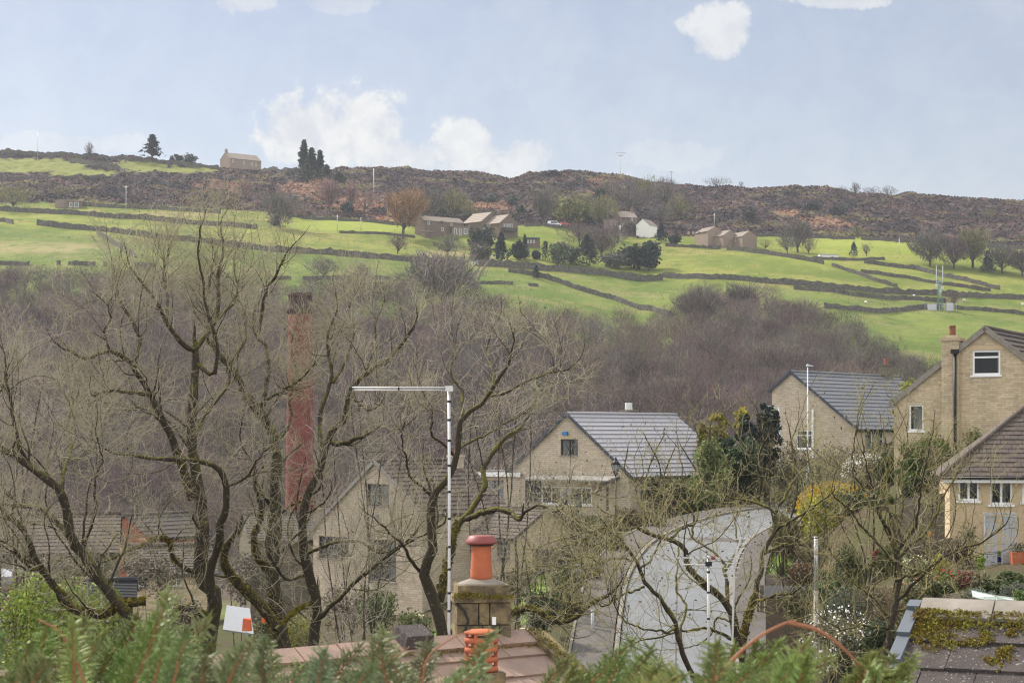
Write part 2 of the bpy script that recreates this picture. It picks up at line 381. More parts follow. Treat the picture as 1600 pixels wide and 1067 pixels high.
def far_z(x, y, rough=True):
    y = np.maximum(y, 1.0); u = CU + F * x / y
    zA = (HV - np.interp(u, *VA)) / F * 480; zB = (HV - np.interp(u, *VB)) / F * 700; zR = (HV - np.interp(u, *RIDGE)) / F * 850
    z = np.where(y < 300, -22.0, 0.0)
    def seg(a, za, b, zb): return za + (zb - za) * np.clip((y - a) / (b - a), 0, 1)
    z = np.where(y < 480, seg(290, -22, 480, zA), np.where(y < 700, seg(480, zA, 700, zB), np.where(y < 850, seg(700, zB, 850, zR), seg(850, zR, 1500, zR - 60))))
    if rough:
        hz = np.clip((y - 690) / 40, 0, 1) * np.clip((862 - y) / 25, 0.12, 1)
        z = z + fbm(x / 16, y / 13, 3, 5) * 4.5 * hz + fbm(x / 40, y / 40, 5, 3) * 3.0 * np.clip((y - 480) / 60, 0, 1) * np.clip((848 - y) / 60, 0, 1)
        z = z + fbm(x / 9, 0 * y, 9, 4) * 2.2 * np.clip((y - 800) / 45, 0, 1)
        z = z + fbm(x / 5, y / 5, 7, 3) * .35 + fbm(x / 3.4, y / 3.0, 8, 3) * 2.2 * hz
    return z
# near ground: thin plate spline through (column or x, depth, height)
NC = []
def nc(u, y, z): NC.append(((u - CU) / F * y, y, z))
for xx in (-9, 0, 9): NC.append((xx, 2, -6.3))
for u, y, z in [(0, 20, -7.5), (800, 20, -7.3), (1600, 14, -5.0), (1600, 25, -5.8), (800, 40, -11), (0, 45, -10.5), (800, 60, -14.5), (200, 60, -11.5), (1500, 45, -7.0), (1300, 60, -7.2), (1550, 62, -6.1), (1640, 62, -6.1), (1450, 62, -6.3),
                (1500, 78, -4.9), (1640, 78, -4.7), (1400, 74, -5.6), (1300, 84, -6.6), (0, 90, -11.5), (300, 90, -11.5), (560, 100, -11.2), (560, 122, -9.9), (700, 118, -9.5), (830, 92, -10.6), (850, 104, -9.9),
                (815, 121, -5.9), (960, 121, -5.6), (930, 134, -5.4), (1100, 140, -5.6), (1060, 140, -5.9), (1210, 120, -6.3), (1220, 100, -7.8), (1330, 130, -3.2), (1240, 150, -2.1), (1340, 148, -1.9), (1420, 97, -1.3), (1540, 92, -1.4), (1640, 96, -1.2),
                (1450, 88, -3.2), (1300, 175, -2.2), (1500, 175, 1.0), (900, 165, -6.5), (600, 160, -14), (200, 150, -17), (470, 228, -21), (100, 230, -21.5), (800, 230, -19), (1100, 220, -14), (1300, 225, -12), (1560, 225, -8),
                (100, 290, -22), (500, 290, -22), (800, 290, -22), (1100, 290, -22), (1400, 290, -22), (1700, 290, -21), (-300, 200, -21), (-300, 100, -14), (2000, 100, 1.5), (2000, 200, 0), (-300, 290, -22)]:
    nc(u, y, z)
# road: (column, row, depth); heights follow from the rows
ROAD = [(1040, 1290, 61), (1046, 1180, 71), (1056, 1052, 83), (1057, 955, 93), (1063, 900, 100), (1088, 853, 107), (1130, 826, 111.5), (1190, 806, 116), (1272, 793, 121.5), (1380, 785, 127)]
rp = np.array([tuple(P(*r)) for r in ROAD])
def resample(p, step=1.0, smooth=True):
    p = np.asarray(p, float)
    if smooth and len(p) > 2:
        q = np.vstack([2 * p[0] - p[1], p, 2 * p[-1] - p[-2]]); out = []
        for i in range(1, len(q) - 2):
            n = max(2, int(np.linalg.norm(q[i + 1] - q[i]) / step)); t = np.linspace(0, 1, n, endpoint=False)[:, None]
            a, b, c, d = q[i - 1], q[i], q[i + 1], q[i + 2]
            out.append(.5 * ((2 * b) + (-a + c) * t + (2 * a - 5 * b + 4 * c - d) * t ** 2 + (-a + 3 * b - 3 * c + d) * t ** 3))
        out.append(p[-1:]); p = np.vstack(out)
    d = np.concatenate([[0], np.cumsum(np.linalg.norm(np.diff(p, axis=0), axis=1))])
    n = max(2, int(d[-1] / step)); s = np.linspace(0, d[-1], n)
    return np.stack([np.interp(s, d, p[:, k]) for k in range(p.shape[1])], 1)
road_c = resample(rp, 1.0)
for r in rp[::2]: NC.append(tuple(r))
C = np.array(NC); cx, cz = C[:, :2] / 50.0, C[:, 2]
def tps(r2): return np.where(r2 > 1e-12, r2 * np.log(np.maximum(r2, 1e-12)), 0)
K = tps(((cx[:, None] - cx[None]) ** 2).sum(2)) + np.eye(len(cx)) * .02
Pm = np.hstack([np.ones((len(cx), 1)), cx]); A_ = np.block([[K, Pm], [Pm.T, np.zeros((3, 3))]])
wts = np.linalg.solve(A_, np.concatenate([cz, np.zeros(3)]))
def near_z(x, y):
    q = np.stack([x, y], -1).reshape(-1, 2) / 50.0
    out = np.zeros(len(q))
    for i in range(0, len(q), 60000):
        qq = q[i:i + 60000]; r2 = ((qq[:, None] - cx[None]) ** 2).sum(2)
        out[i:i + 60000] = tps(r2) @ wts[:-3] + wts[-3] + qq @ wts[-2:]
    return out.reshape(np.shape(x))
def road_near(x, y):
    """distance to the road's middle and its height there"""
    q = np.stack([x, y], -1).reshape(-1, 2); dd = np.full(len(q), 99.0); zz = np.zeros(len(q))
    sel = (q[:, 1] > 52) & (q[:, 1] < 200) & (np.abs(q[:, 0] - 12) < 40)
    if sel.any():
        qq = q[sel]; d2 = ((qq[:, None] - road_c[None, :, :2]) ** 2).sum(2); i = d2.argmin(1)
        dd[sel] = np.sqrt(d2[np.arange(len(qq)), i]); zz[sel] = road_c[i, 2]
    return dd.reshape(np.shape(x)), zz.reshape(np.shape(x))
def H(x, y):
    x = np.asarray(x, float); y = np.asarray(y, float); sh = np.broadcast(x, y).shape
    x = np.broadcast_to(x, sh).ravel(); y = np.broadcast_to(y, sh).ravel(); z = np.zeros(len(x))
    f = y > 245; n = y < 300
    zn = np.zeros(len(x)); zf = np.zeros(len(x))
    if n.any():
        zn[n] = near_z(x[n], y[n]) + fbm(x[n] / 6, y[n] / 6, 21, 3) * .4
        rd, rz = road_near(x[n], y[n]); k = np.clip((rd - 5.3) / 3.5, 0, 1); k = k * k * (3 - 2 * k)
        zn[n] = np.where(rd < 90, (rz - .16) * (1 - k) + zn[n] * k, zn[n])
    if f.any(): zf[f] = far_z(x[f], y[f])
    t = np.clip((y - 245) / 55, 0, 1); t = t * t * (3 - 2 * t)
    return (zn * (1 - t) + zf * t).reshape(sh)
def H1(x, y): return float(H(np.array([x]), np.array([y]))[0])
_ys = np.concatenate([np.arange(40, 300, 1.0), np.arange(300, 868, 1.0)])
def hit(u, v, ymin=300):
    """where the ray through a photo point first meets the ground beyond ymin"""
    ys = _ys[_ys >= ymin]; z = H((u - CU) / F * ys, ys); ray = (HV - v) / F * ys
    i = np.argmax(z >= ray)
    if not (z >= ray).any(): i = len(ys) - 1; i = int(np.argmax(ys >= 846))
    y = ys[i]
    if i > 0:
        a = ray[i - 1] - z[i - 1]; b = z[i] - ray[i]
        if a + b > 1e-9 and a > 0: y = ys[i - 1] + (ys[i] - ys[i - 1]) * a / (a + b)
    return np.array([(u - CU) / F * y, y, H1((u - CU) / F * y, y)])

# the ground sheet with its grass, heather, bracken and leaf litter
ry = np.concatenate([np.geomspace(2.5, 60, 60), np.arange(61, 250, 1.1), np.arange(250, 690, 1.25), np.arange(690, 870, .8), np.linspace(872, 1600, 16)])
cs = np.linspace(-.42, .42, 860)
gx = cs[None, :] * (ry[:, None] + 85); gy = np.broadcast_to(ry[:, None], gx.shape)
gz = H(gx, gy)
gu = (CU + F * gx / gy).ravel(); gv = (HV - F * gz / gy).ravel(); X = gx.ravel(); Y = gy.ravel()
n1 = fbm(X / 11, Y / 11, 31, 4); n2 = fbm(X / 3.2, Y / 3.2, 33, 4); n3 = fbm(X / 45, Y / 30, 35, 3); n4 = fbm(X / 24 + Y / 40, Y / 5, 37, 4)
def lerp(a, b, t): return a + (b - a) * t[:, None]
def arr(*c): return np.array(c)[None, :]
def sm(x, a, b):
    t = np.clip((x - a) / (b - a), 0, 1); return t * t * (3 - 2 * t)
grass = lerp(arr(.095, .138, .030), arr(.155, .185, .050), sm(n1 + .6 * n2 + .5 * n3, -.25, .3))
grass = grass * (1 + .35 * fbm(X / 1.6, Y / 1.1, 45, 3) + .3 * fbm(X / 60, Y / 9, 46, 3))[:, None]
grass = lerp(grass, arr(.20, .185, .085), sm(n4 + n2 * .6, .04, .34) * .75)                        # worn, tussocky streaks
low = sm(gv - np.interp(gu, [0, 250, 540, 726, 800, 1036, 1300, 1600], [352, 374, 401, 416, 420, 436, 451, 468]), 0, 5)
grass = grass * (1 - low[:, None] * arr(.24, .15, .10)) * arr(1.14, 1.02, .82)
pale = sm(1 - np.hypot((gu - 60) / 170, (gv - 388) / 14), 0, .6) + sm(1 - np.hypot((gu - 270) / 110, (gv - 336) / 7), 0, .6) + sm(1 - np.hypot((gu - 700) / 60, (gv - 398) / 12), 0, .6)
grass = lerp(grass, arr(.27, .215, .115), np.clip(pale, 0, 1) * .65 * sm(n2, -.35, .15))
bright = sm(gu, 1150, 1300) * sm(430 - gv, 0, 40) + sm(1 - np.hypot((gu - 560) / 130, (gv - 352) / 14), 0, .4)
grass = lerp(grass, arr(.23, .265, .045), np.clip(bright, 0, 1) * .6)
heath = lerp(arr(.040, .032, .034), arr(.095, .068, .064), sm(n2 + n1 * .5, -.3, .3))
heath = .85 * heath * (1 + 1.1 * fbm(X / 1.7, Y / 1.3, 47, 3))[:, None]
heath = lerp(heath, arr(.125, .125, .05), sm(n4 + n1 * .5, .06, .32) * .75)                        # green bilberry streaks
heath = lerp(heath, arr(.026, .024, .026), sm(fbm(X / 12, Y / 12, 41, 4), .04, .2) * .85)          # dark heather and rock
brk = 0
for (u, v, ru, rv) in [(480, 295, 55, 20), (560, 318, 70, 16), (600, 345, 60, 10), (1280, 347, 62, 10), (765, 322, 40, 9), (1235, 332, 26, 6), (950, 290, 40, 20), (1000, 297, 60, 10), (350, 290, 60, 12)]:
    w_ = .5 if u in (950, 1000, 350) else 1
    brk = brk + w_ * sm(1 - np.hypot((gu - u) / ru, (gv - v) / rv) + n2 * 1.6, .1, .6)
heath = lerp(heath, arr(.235, .145, .095), np.clip(brk, 0, 1) * .75)
top = 0
for (u, v, ru, rv) in [(40, 259, 120, 13), (130, 270, 60, 7), (225, 259, 52, 11), (290, 266, 50, 5)]:
    top = top + sm(1 - np.hypot((gu - u) / ru, (gv - v) / rv) + n2 * .7, 0, .3)
heath = lerp(heath, arr(.165, .175, .05), np.clip(top, 0, 1))
vb = np.interp(gu, *VB); edge = sm(vb - gv + n2 * 5, -1, 2)
col = lerp(grass, heath, edge)
vw = np.interp(gu, *VA)
litter = lerp(arr(.060, .046, .036), arr(.095, .072, .055), sm(n2, -.3, .3))
wood = sm(np.interp(gu, [640, 1000, 1050, 1110, 1220, 1330, 1400, 1450, 1600], [498, 480, 496, 528, 528, 500, 476, 450, 430]) - Y + n1 * 16, -3, 6) * sm(Y, 225, 262)
col = lerp(col, litter, wood)
soil = lerp(arr(.070, .056, .036), arr(.062, .066, .028), sm(n2 + n1, -.25, .3))
near = 1 - sm(Y, 200, 240)
lawn = 0
for (u, y, ru, ry_) in [(845, 106, 46, 9), (805, 90, 50, 10), (1215, 104, 26, 5), (860, 122, 30, 4), (900, 117, 50, 5), (700, 95, 70, 14), (1330, 66, 40, 6)]:
    lawn = lawn + sm(1 - np.hypot((gu - u) / ru, (Y - y) / ry_) + n2 * .5, 0, .3)
soil = lerp(soil, arr(.13, .20, .035), np.clip(lawn, 0, 1))
col = lerp(col, soil, near)
nr, ncx = gx.shape
idx = np.arange(nr * ncx).reshape(nr, ncx)
fc = np.stack([idx[:-1, :-1], idx[:-1, 1:], idx[1:, 1:], idx[1:, :-1]], -1).reshape(-1, 4)
M['ground'] = mat('turf heather and soil', (1, 1, 1), .95, .35, .35, attr=True, bump=.35, bscale=1.6, spec=.08)
ground = np_mesh('ground', np.stack([X, Y, gz.ravel()], 1), fc, M['ground'], col=col, smooth=True)
tag(ground, kind='structure')

# road, pavement and kerbs as sheets over the ground
def ribbon(name, path, lo, hi, dz, m, kind='structure'):
    d = np.gradient(path[:, :2], axis=0); d /= np.linalg.norm(d, axis=1)[:, None]; nrm = np.stack([d[:, 1], -d[:, 0]], 1)   # to the right
    cols = np.linspace(0, 1, 5); vs = []
    for i in range(len(path)):
        l_ = lo[i] if hasattr(lo, '__len__') else lo; h_ = hi[i] if hasattr(hi, '__len__') else hi
        for c in cols:
            o = l_ + (h_ - l_) * c; vs.append((path[i, 0] + nrm[i, 0] * o, path[i, 1] + nrm[i, 1] * o, path[i, 2] + dz))
    ii = np.arange(len(path) * 5).reshape(-1, 5)
    f = np.stack([ii[:-1, :-1], ii[:-1, 1:], ii[1:, 1:], ii[1:, :-1]], -1).reshape(-1, 4)
    return tag(np_mesh(name, vs, f, m), kind=kind)
ribbon('road', road_c, -2.55, 2.55, .0, M['asphalt'])
def kerb(path, off, wd=.10, hgt=.12):
    b = MB(); d = np.gradient(path[:, :2], axis=0); d /= np.linalg.norm(d, axis=1)[:, None]; n = np.stack([d[:, 1], -d[:, 0]], 1)
    for i in range(len(path) - 1):
        def pt(j, o, z): return (path[j, 0] + n[j, 0] * o, path[j, 1] + n[j, 1] * o, path[j, 2] + z)
        c = [pt(i, off - wd, -.15), pt(i, off + wd, -.15), pt(i + 1, off + wd, -.15), pt(i + 1, off - wd, -.15), pt(i, off - wd, hgt), pt(i, off + wd, hgt), pt(i + 1, off + wd, hgt), pt(i + 1, off - wd, hgt)]
        b.hexa(c)
    return b
tag(kerb(road_c, -2.70).build('kerb', M['kerb']), kind='structure'); tag(kerb(road_c, 2.70).build('kerb', M['kerb']), kind='structure')
ribbon('pavement', road_c, -4.7, -2.87, .11, M['pavement']); ribbon('pavement', road_c, 2.87, 4.4, .11, M['pavement'])
tag(kerb(road_c[20:52], -4.8, .06, .17).build('path_edging', M['kerb']), kind='structure')
dv = resample([tuple(P(795, 1015, 80)), tuple(P(850, 1012, 82)), tuple(P(897, 1002, 85))], .5); dv[:, 2] = H(dv[:, 0], dv[:, 1]) + .06
ribbon('driveway', dv, -1.6, 1.6, .05, M['drive'])
ribbon('road_joint', road_c, -.05, .03, .006, M['pavement'])
for i0, i1, lo, hi in ((14, 19, .5, 2.2), (47, 49, -1.0, 2.4)): ribbon('road_patch', road_c[i0:i1], lo, hi, .005, M['drive' if i0 == 34 else 'pavement'])
# heather, bracken and rush tufts growing over the moor and the rougher pasture
def tufts(name, sel, n, hh_, ww_, vary, seed, gain):
    r = np.random.default_rng(seed); k = r.choice(np.nonzero(sel)[0], n); p = np.stack([X[k] + r.uniform(-.6, .6, n), Y[k] + r.uniform(-.5, .5, n)], 1); p3 = np.column_stack([p, H(p[:, 0], p[:, 1]) - .05])
    out = []
    for j in range(3):
        a = r.uniform(0, 6.283, n); h = r.uniform(*hh_, n); w_ = r.uniform(*ww_, n); d = np.column_stack([np.cos(a) * w_, np.sin(a) * w_, 0 * a]); t = np.column_stack([r.normal(size=n) * .35 * h, r.normal(size=n) * .35 * h, h]); out.append(np.stack([p3 - d, p3 + d, p3 + t], 1))
    v = np.stack(out, 1).reshape(-1, 3); c = np.clip(gain * col[k] * (1 + vary * r.normal(size=(n, 1))), .008, .5); return tag(np_mesh(name, v, np.arange(n * 9).reshape(-1, 3), M['attr'], col=np.repeat(c, 9, axis=0)), kind='stuff')
seen = (np.abs(gu - 800) < 860)
tufts('heather', seen & (edge > .6) & (top < .1) & (Y > 660) & (Y < 868), 48000, (.2, .7), (.35, .9), .5, 1, np.array([1.95, 1.6, 1.55]))
tufts('rush_tufts', seen & (edge < .2) & (Y > 430) & (Y < 800) & (n4 + n2 * .6 > .06), 18000, (.06, .2), (.15, .35), .3, 2, np.array([1.5, 1.35, 1.5]))
# ------------------------------------------------------------------ field walls
def field_wall(pts, h, label, group='drystone field walls on the hillside', gap=0.0, seed=0, wd=.7, ymin=300, name='drystone_wall', cat='stone wall', m='dry_stone', h2=None):
    p3 = np.array([hit(u, v, ymin) for (u, v) in pts]); path = resample(p3, 1.1, smooth=False); path[:, 2] = H(path[:, 0], path[:, 1])
    b = MB(); d = np.gradient(path[:, :2], axis=0); d /= np.linalg.norm(d, axis=1)[:, None] + 1e-9; n = np.stack([d[:, 1], -d[:, 0]], 1)
    hh = .72 * np.linspace(h, h2 or h, len(path)) * (1 + .45 * fbm(np.arange(len(path)) / 2.0, np.zeros(len(path)), 50 + seed, 4)) * (1 + .09 * np.random.default_rng(seed).normal(size=len(path)))
    keep = np.ones(len(path), bool)
    gap = max(gap, .06)
    if gap: keep = fbm(np.arange(len(path)) / 6.0, np.zeros(len(path)), 70 + seed, 2) > (gap - .5)
    for i in range(len(path) - 1):
        if not keep[i]: continue
        def pt(j, o, z): return (path[j, 0] + n[j, 0] * o, path[j, 1] + n[j, 1] * o, path[j, 2] + z)
        a, c = hh[i], hh[i + 1]; t = wd * .32
        cc = [pt(i, -wd / 2, -1), pt(i, wd / 2, -1), pt(i + 1, wd / 2, -1), pt(i + 1, -wd / 2, -1), pt(i, -t, a), pt(i, t, a), pt(i + 1, t, c), pt(i + 1, -t, c)]
        b.hexa(cc)
    if not b.V: return None
    return tag(b.build(name, M[m]), label, cat, group)
FW = [
 ([(-40, 240), (0, 242), (58, 243), (115, 245)], 2.7, 'dark tall wall along the skyline at the far left end of the ridge', 0),
 ([(115, 247), (160, 248), (200, 251), (250, 256), (300, 262), (342, 265)], 2.6, 'long dark wall running up the skyline to the ridge farmhouse', 0),
 ([(-20, 278), (60, 280), (100, 279), (160, 276), (205, 271)], 1.3, 'thin wall under the yellow top pasture at far left', 0),
 ([(110, 254), (150, 260), (188, 268), (195, 273)], 3.0, 'thick dark wall slanting between the two top pastures', 0),
 ([(128, 322), (200, 326), (280, 330), (345, 334)], 1.8, 'wall along the foot of the heather right of the low shed', 0),
 ([(-30, 328), (0, 329), (100, 335), (200, 342), (300, 351), (402, 358)], 2.4, 'straight dark wall below the low farm shed', 0),
 ([(-10, 346), (8, 347), (20, 350)], 2.0, 'short dark wall end at the left picture edge', 0),
 ([(58, 352), (150, 361), (250, 374), (350, 385), (450, 395), (540, 401), (620, 407), (726, 416)], 2.6, 'longest dark field wall crossing the left hillside down to the gateway', 0),
 ([(152, 366), (170, 377), (190, 389), (212, 403)], 2.0, 'slanting tumbled wall dropping between two left pastures', 0),
 ([(-20, 414), (60, 415), (160, 416), (240, 417)], 1.7, 'low bumpy wall just above the wood at far left', .35),
 ([(430, 437), (500, 437), (560, 436), (612, 437)], 1.5, 'low wall behind the fuzzy birch above the wood', .2),
 ([(445, 338), (530, 345), (600, 350), (648, 354)], 1.6, 'wall between the bracken and the bright narrow field', 0),
 ([(530, 364), (600, 366), (648, 372)], 1.1, 'thin wall below the bright narrow field left of the farmhouse', 0),
 ([(742, 444), (790, 444), (830, 447), (872, 449)], 1.2, 'broken low wall above the wood below the gateway', .42),
 ([(795, 425), (835, 432), (870, 441), (900, 452), (960, 469), (1020, 486), (1048, 494)], 2.0, 'tumbled wall slanting down the middle field to the wood', .12),
 ([(742, 415), (790, 418), (850, 423), (950, 431), (1036, 438)], 3.0, 'tall garden terrace wall below the dark evergreens', 0),
 ([(1036, 434), (1100, 436), (1200, 443), (1300, 451), (1400, 459), (1500, 464), (1620, 468)], 2.3, 'long dark wall crossing the right hillside behind the phone mast', 0),
 ([(1040, 385), (1080, 387), (1126, 389)], 1.4, 'low wall in front of the white cottage and small conifer', 0),
 ([(1136, 391), (1200, 398), (1245, 405), (1287, 413)], 2.1, 'wall running down right from the farthest barns', 0),
 ([(1300, 416), (1340, 429), (1370, 440), (1402, 449)], 1.6, 'slanting wall left of the bright strip fields', 0),
 ([(1345, 426), (1420, 435), (1470, 445), (1548, 455)], 1.6, 'middle wall of the bright strip fields at right', 0),
 ([(1350, 411), (1430, 421), (1480, 434), (1562, 453)], 1.9, 'upper wall of the bright strip fields at right', 0),
 ([(1172, 370), (1250, 372), (1350, 375), (1430, 379), (1620, 390)], 1.5, 'far wall along the foot of the moor at right', 0),
 ([(1240, 452), (1330, 462), (1420, 468), (1478, 473)], 1.7, 'wall between the two lower fields left of the phone mast', 0),
 ([(1288, 482), (1380, 489), (1430, 484), (1470, 481)], 1.9, 'curved low wall ending at the phone mast compound', 0),
 ([(1492, 483), (1530, 485), (1620, 495)], 1.5, 'low wall right of the phone mast compound', 0),
 ([(1262, 405), (1320, 407), (1382, 406)], 1.2, 'short wall behind the small blue grey spruce at right', 0),
 ([(815, 354), (880, 356), (960, 364)], 1.6, 'roadside wall below the white and red cars', 0),
 ([(410, 266), (450, 269), (468, 270)], 2.2, 'short dark wall between the farmhouse and the ridge cypresses', 0),
]
for i, (pts, h, lab, gap) in enumerate(FW): field_wall(pts, h, lab, gap=gap, seed=i)
# ------------------------------------------------------------------ plants
def unit(a): return a / (np.linalg.norm(a, axis=-1, keepdims=True) + 1e-9)
def ball(n, r, p=.45):
    q = unit(r.normal(size=(n, 3))); return q * (r.random((n, 1)) ** p)
def tris(p, d, l, wd, r):
    """thin tapering shoots: base points, directions, lengths, widths -> triangle soup"""
    s = unit(np.cross(d, r.normal(size=d.shape))) * (wd[:, None] / 2)
    return np.stack([p - s, p + s, p + d * l[:, None]], 1).reshape(-1, 3)
def leafquads(p, sz, r, asp=1.6, nrm=None):
    a = unit(r.normal(size=p.shape)); b = unit(np.cross(a, r.normal(size=p.shape)))
    a = a * (sz * asp / 2)[:, None]; b = b * (sz / 2)[:, None]
    return np.stack([p - a, p + b * .9, p + a, p - b * .9], 1).reshape(-1, 3)
def soup(k, n): return np.arange(k * n).reshape(n, k)
def rep(c, k): return np.repeat(c, k, axis=0)
def jitcol(base, n, r, a=.25, b=.12):
    base = np.array(base)[None, :]; return np.clip(base * (1 + a * r.normal(size=(n, 1))) + base * b * r.normal(size=(n, 3)), .004, 1)
def tubes(paths, rad, sides):
    """paths (N,P,3), rad (N,P) -> verts, quads"""
    N, Pn, _ = paths.shape
    t = np.gradient(paths, axis=1); t = unit(t)
    ref = unit(np.random.default_rng(3).normal(size=(N, 1, 3)))
    n1 = unit(np.cross(t, ref)); n2 = np.cross(t, n1)
    ang = np.arange(sides) * 2 * np.pi / sides
    v = paths[:, :, None] + rad[:, :, None, None] * (np.cos(ang)[None, None, :, None] * n1[:, :, None] + np.sin(ang)[None, None, :, None] * n2[:, :, None])
    ii = np.arange(N * Pn * sides).reshape(N, Pn, sides); a = ii[:, :-1]; b = ii[:, 1:]
    f = np.stack([a, np.roll(a, -1, 2), np.roll(b, -1, 2), b], -1).reshape(-1, 4)
    return v.reshape(-1, 3), f
def merge(parts):
    vs, fs, o = [], [], 0
    for v, f in parts:
        vs.append(v); fs.append(f + o); o += len(v)
    return np.vstack(vs), np.vstack(fs)
def grow(par, prad, n, length, seg, r, ang=(35, 65), wig=.18, up=.1, curl=.15, rf=.55, tmin=.25, tmax=1.0, rmin=.002, taper=.35, lt=.45, wt=None):
    """children shooting from parent paths"""
    N, Pn, _ = par.shape
    ln = np.linalg.norm(np.diff(par, axis=1), axis=2).sum(1)
    pr = ln if wt is None else ln * wt
    i = r.choice(N, n, p=pr / pr.sum()); t = tmin + (tmax - tmin) * r.random(n)
    f = t * (Pn - 1); k = np.minimum(f.astype(int), Pn - 2); fr = (f - k)[:, None]
    p0 = par[i, k] * (1 - fr) + par[i, k + 1] * fr; tg = unit(par[i, k + 1] - par[i, k])
    r0 = prad[i, k] * (1 - fr[:, 0]) + prad[i, k + 1] * fr[:, 0]
    pp = unit(np.cross(tg, r.normal(size=(n, 3)))); a = np.radians(r.uniform(*ang, n))[:, None]
    d = unit(tg * np.cos(a) + pp * np.sin(a))
    L = length * (1 - lt * t) * r.uniform(.55, 1.25, n); st = (L / (seg - 1))[:, None]
    cax = unit(r.normal(size=(n, 3))) * curl * r.random((n, 1))
    out = np.zeros((n, seg, 3)); out[:, 0] = p0
    for s in range(1, seg):
        d = unit(d + np.cross(cax, d) + r.normal(size=(n, 3)) * wig + np.array([0, 0, up]))
        out[:, s] = out[:, s - 1] + d * st
    rr = np.maximum(np.minimum(r0 * rf, r0 * .9), rmin)[:, None] * np.linspace(1, taper, seg)[None]
    return out, np.maximum(rr, rmin * .7)

# ---- generic small / distant plants (local coordinates, base at the origin)
def crown_tris(n, rx, h0, h1, r, l=1.6, wd=.06, flat=1.0):
    q = ball(n, r, .42); cz = (h0 + h1) / 2; rz = (h1 - h0) / 2
    q = q * (1 + .22 * np.sin(q[:, :1] * 5 + q[:, 2:] * 4 + r.random() * 6))
    p = q * np.array([rx, rx * flat, rz]) + np.array([0, 0, cz])
    d = unit(q * np.array([.75, .75, .5]) + np.array([0, 0, .62]) + r.normal(size=(n, 3)) * .32)
    L = l * r.uniform(.5, 1.3, n); p = p - d * (L * .6)[:, None]
    p[:, 2] = np.maximum(p[:, 2], h0 * .6)
    return tris(p, d, L, wd * r.uniform(.6, 1.4, n), r)
def limb_set(n, rx, h0, h1, r0, r):
    """spreading limbs of a bare tree"""
    base = np.zeros((n, 8, 3)); rad = np.zeros((n, 8))
    for i in range(n):
        a = r.uniform(0, 6.283); rr = rx * r.uniform(.35, .8); z0 = h0 * r.uniform(.55, 1.1); z1 = h0 + (h1 - h0) * r.uniform(.5, .95)
        t = np.linspace(0, 1, 8); wob = np.cumsum(r.normal(size=(8, 3)) * rx * .035, 0)
        base[i, :, 0] = math.cos(a) * rr * t ** .8; base[i, :, 1] = math.sin(a) * rr * t ** .8; base[i, :, 2] = z0 + (z1 - z0) * t
        base[i] += wob * t[:, None]; rad[i] = r0 * .55 * (1 - .85 * t)
    return base, rad
def bare_tree(name, label, group, pos, h, wd, colr, seed, n=700, h0=.25, trunk=.03, shoot=.16, sw=.009, tcol=(.8, .75, .7), lean=0):
    r = np.random.default_rng(seed)
    o = empty(name, pos, 0, label, 'tree', group)
    rx = wd / 2; r0 = max(h * trunk, .02)
    tp = np.zeros((1, 8, 3)); tt = np.linspace(0, 1, 8); tp[0, :, 2] = -1.0 + (h * .8 + 1.0) * tt; tp[0, :, 0] = np.cumsum(r.normal(size=8) * h * .008) + lean * h * tt; tp[0, :, 1] = np.cumsum(r.normal(size=8) * h * .008)
    lb, lr = limb_set(10, rx, h * h0, h, r0, r); lb[:, :, 0] += lean * lb[:, :, 2]
    v, f = merge([tubes(tp, r0 * (1.15 - .95 * tt)[None], 6), tubes(lb, lr, 4)])
    np_mesh('trunk', v, f, M['bark_dark'], o, smooth=True)
    ct = crown_tris(n, rx, h * h0, h, r, h * shoot, h * sw); ct[:, 0] += lean * ct[:, 2]
    np_mesh('crown', ct, soup(3, n), M['attr'], o, col=rep(jitcol(colr, n, r), 3))
    return o
def leaf_clumps(n, size, radii, r, nclump=26, leaf=.2, jag=.35, cr=.42, bottom=-.9, box=False):
    """leaf faces in clumps spread through an ellipsoid"""
    c = (r.uniform(-1, 1, (nclump, 3)) if box else ball(nclump, r, .33)) * np.array(radii) * (1 - cr * .6); c = c[c[:, 2] > bottom * radii[2]]
    i = r.integers(0, len(c), n); rad = (cr * min(radii)) * r.uniform(.6, 1.25, len(c))
    p = c[i] + ball(n, r, .3) * rad[i][:, None]
    return leafquads(p, leaf * r.uniform(.6, 1.3, n), r), i
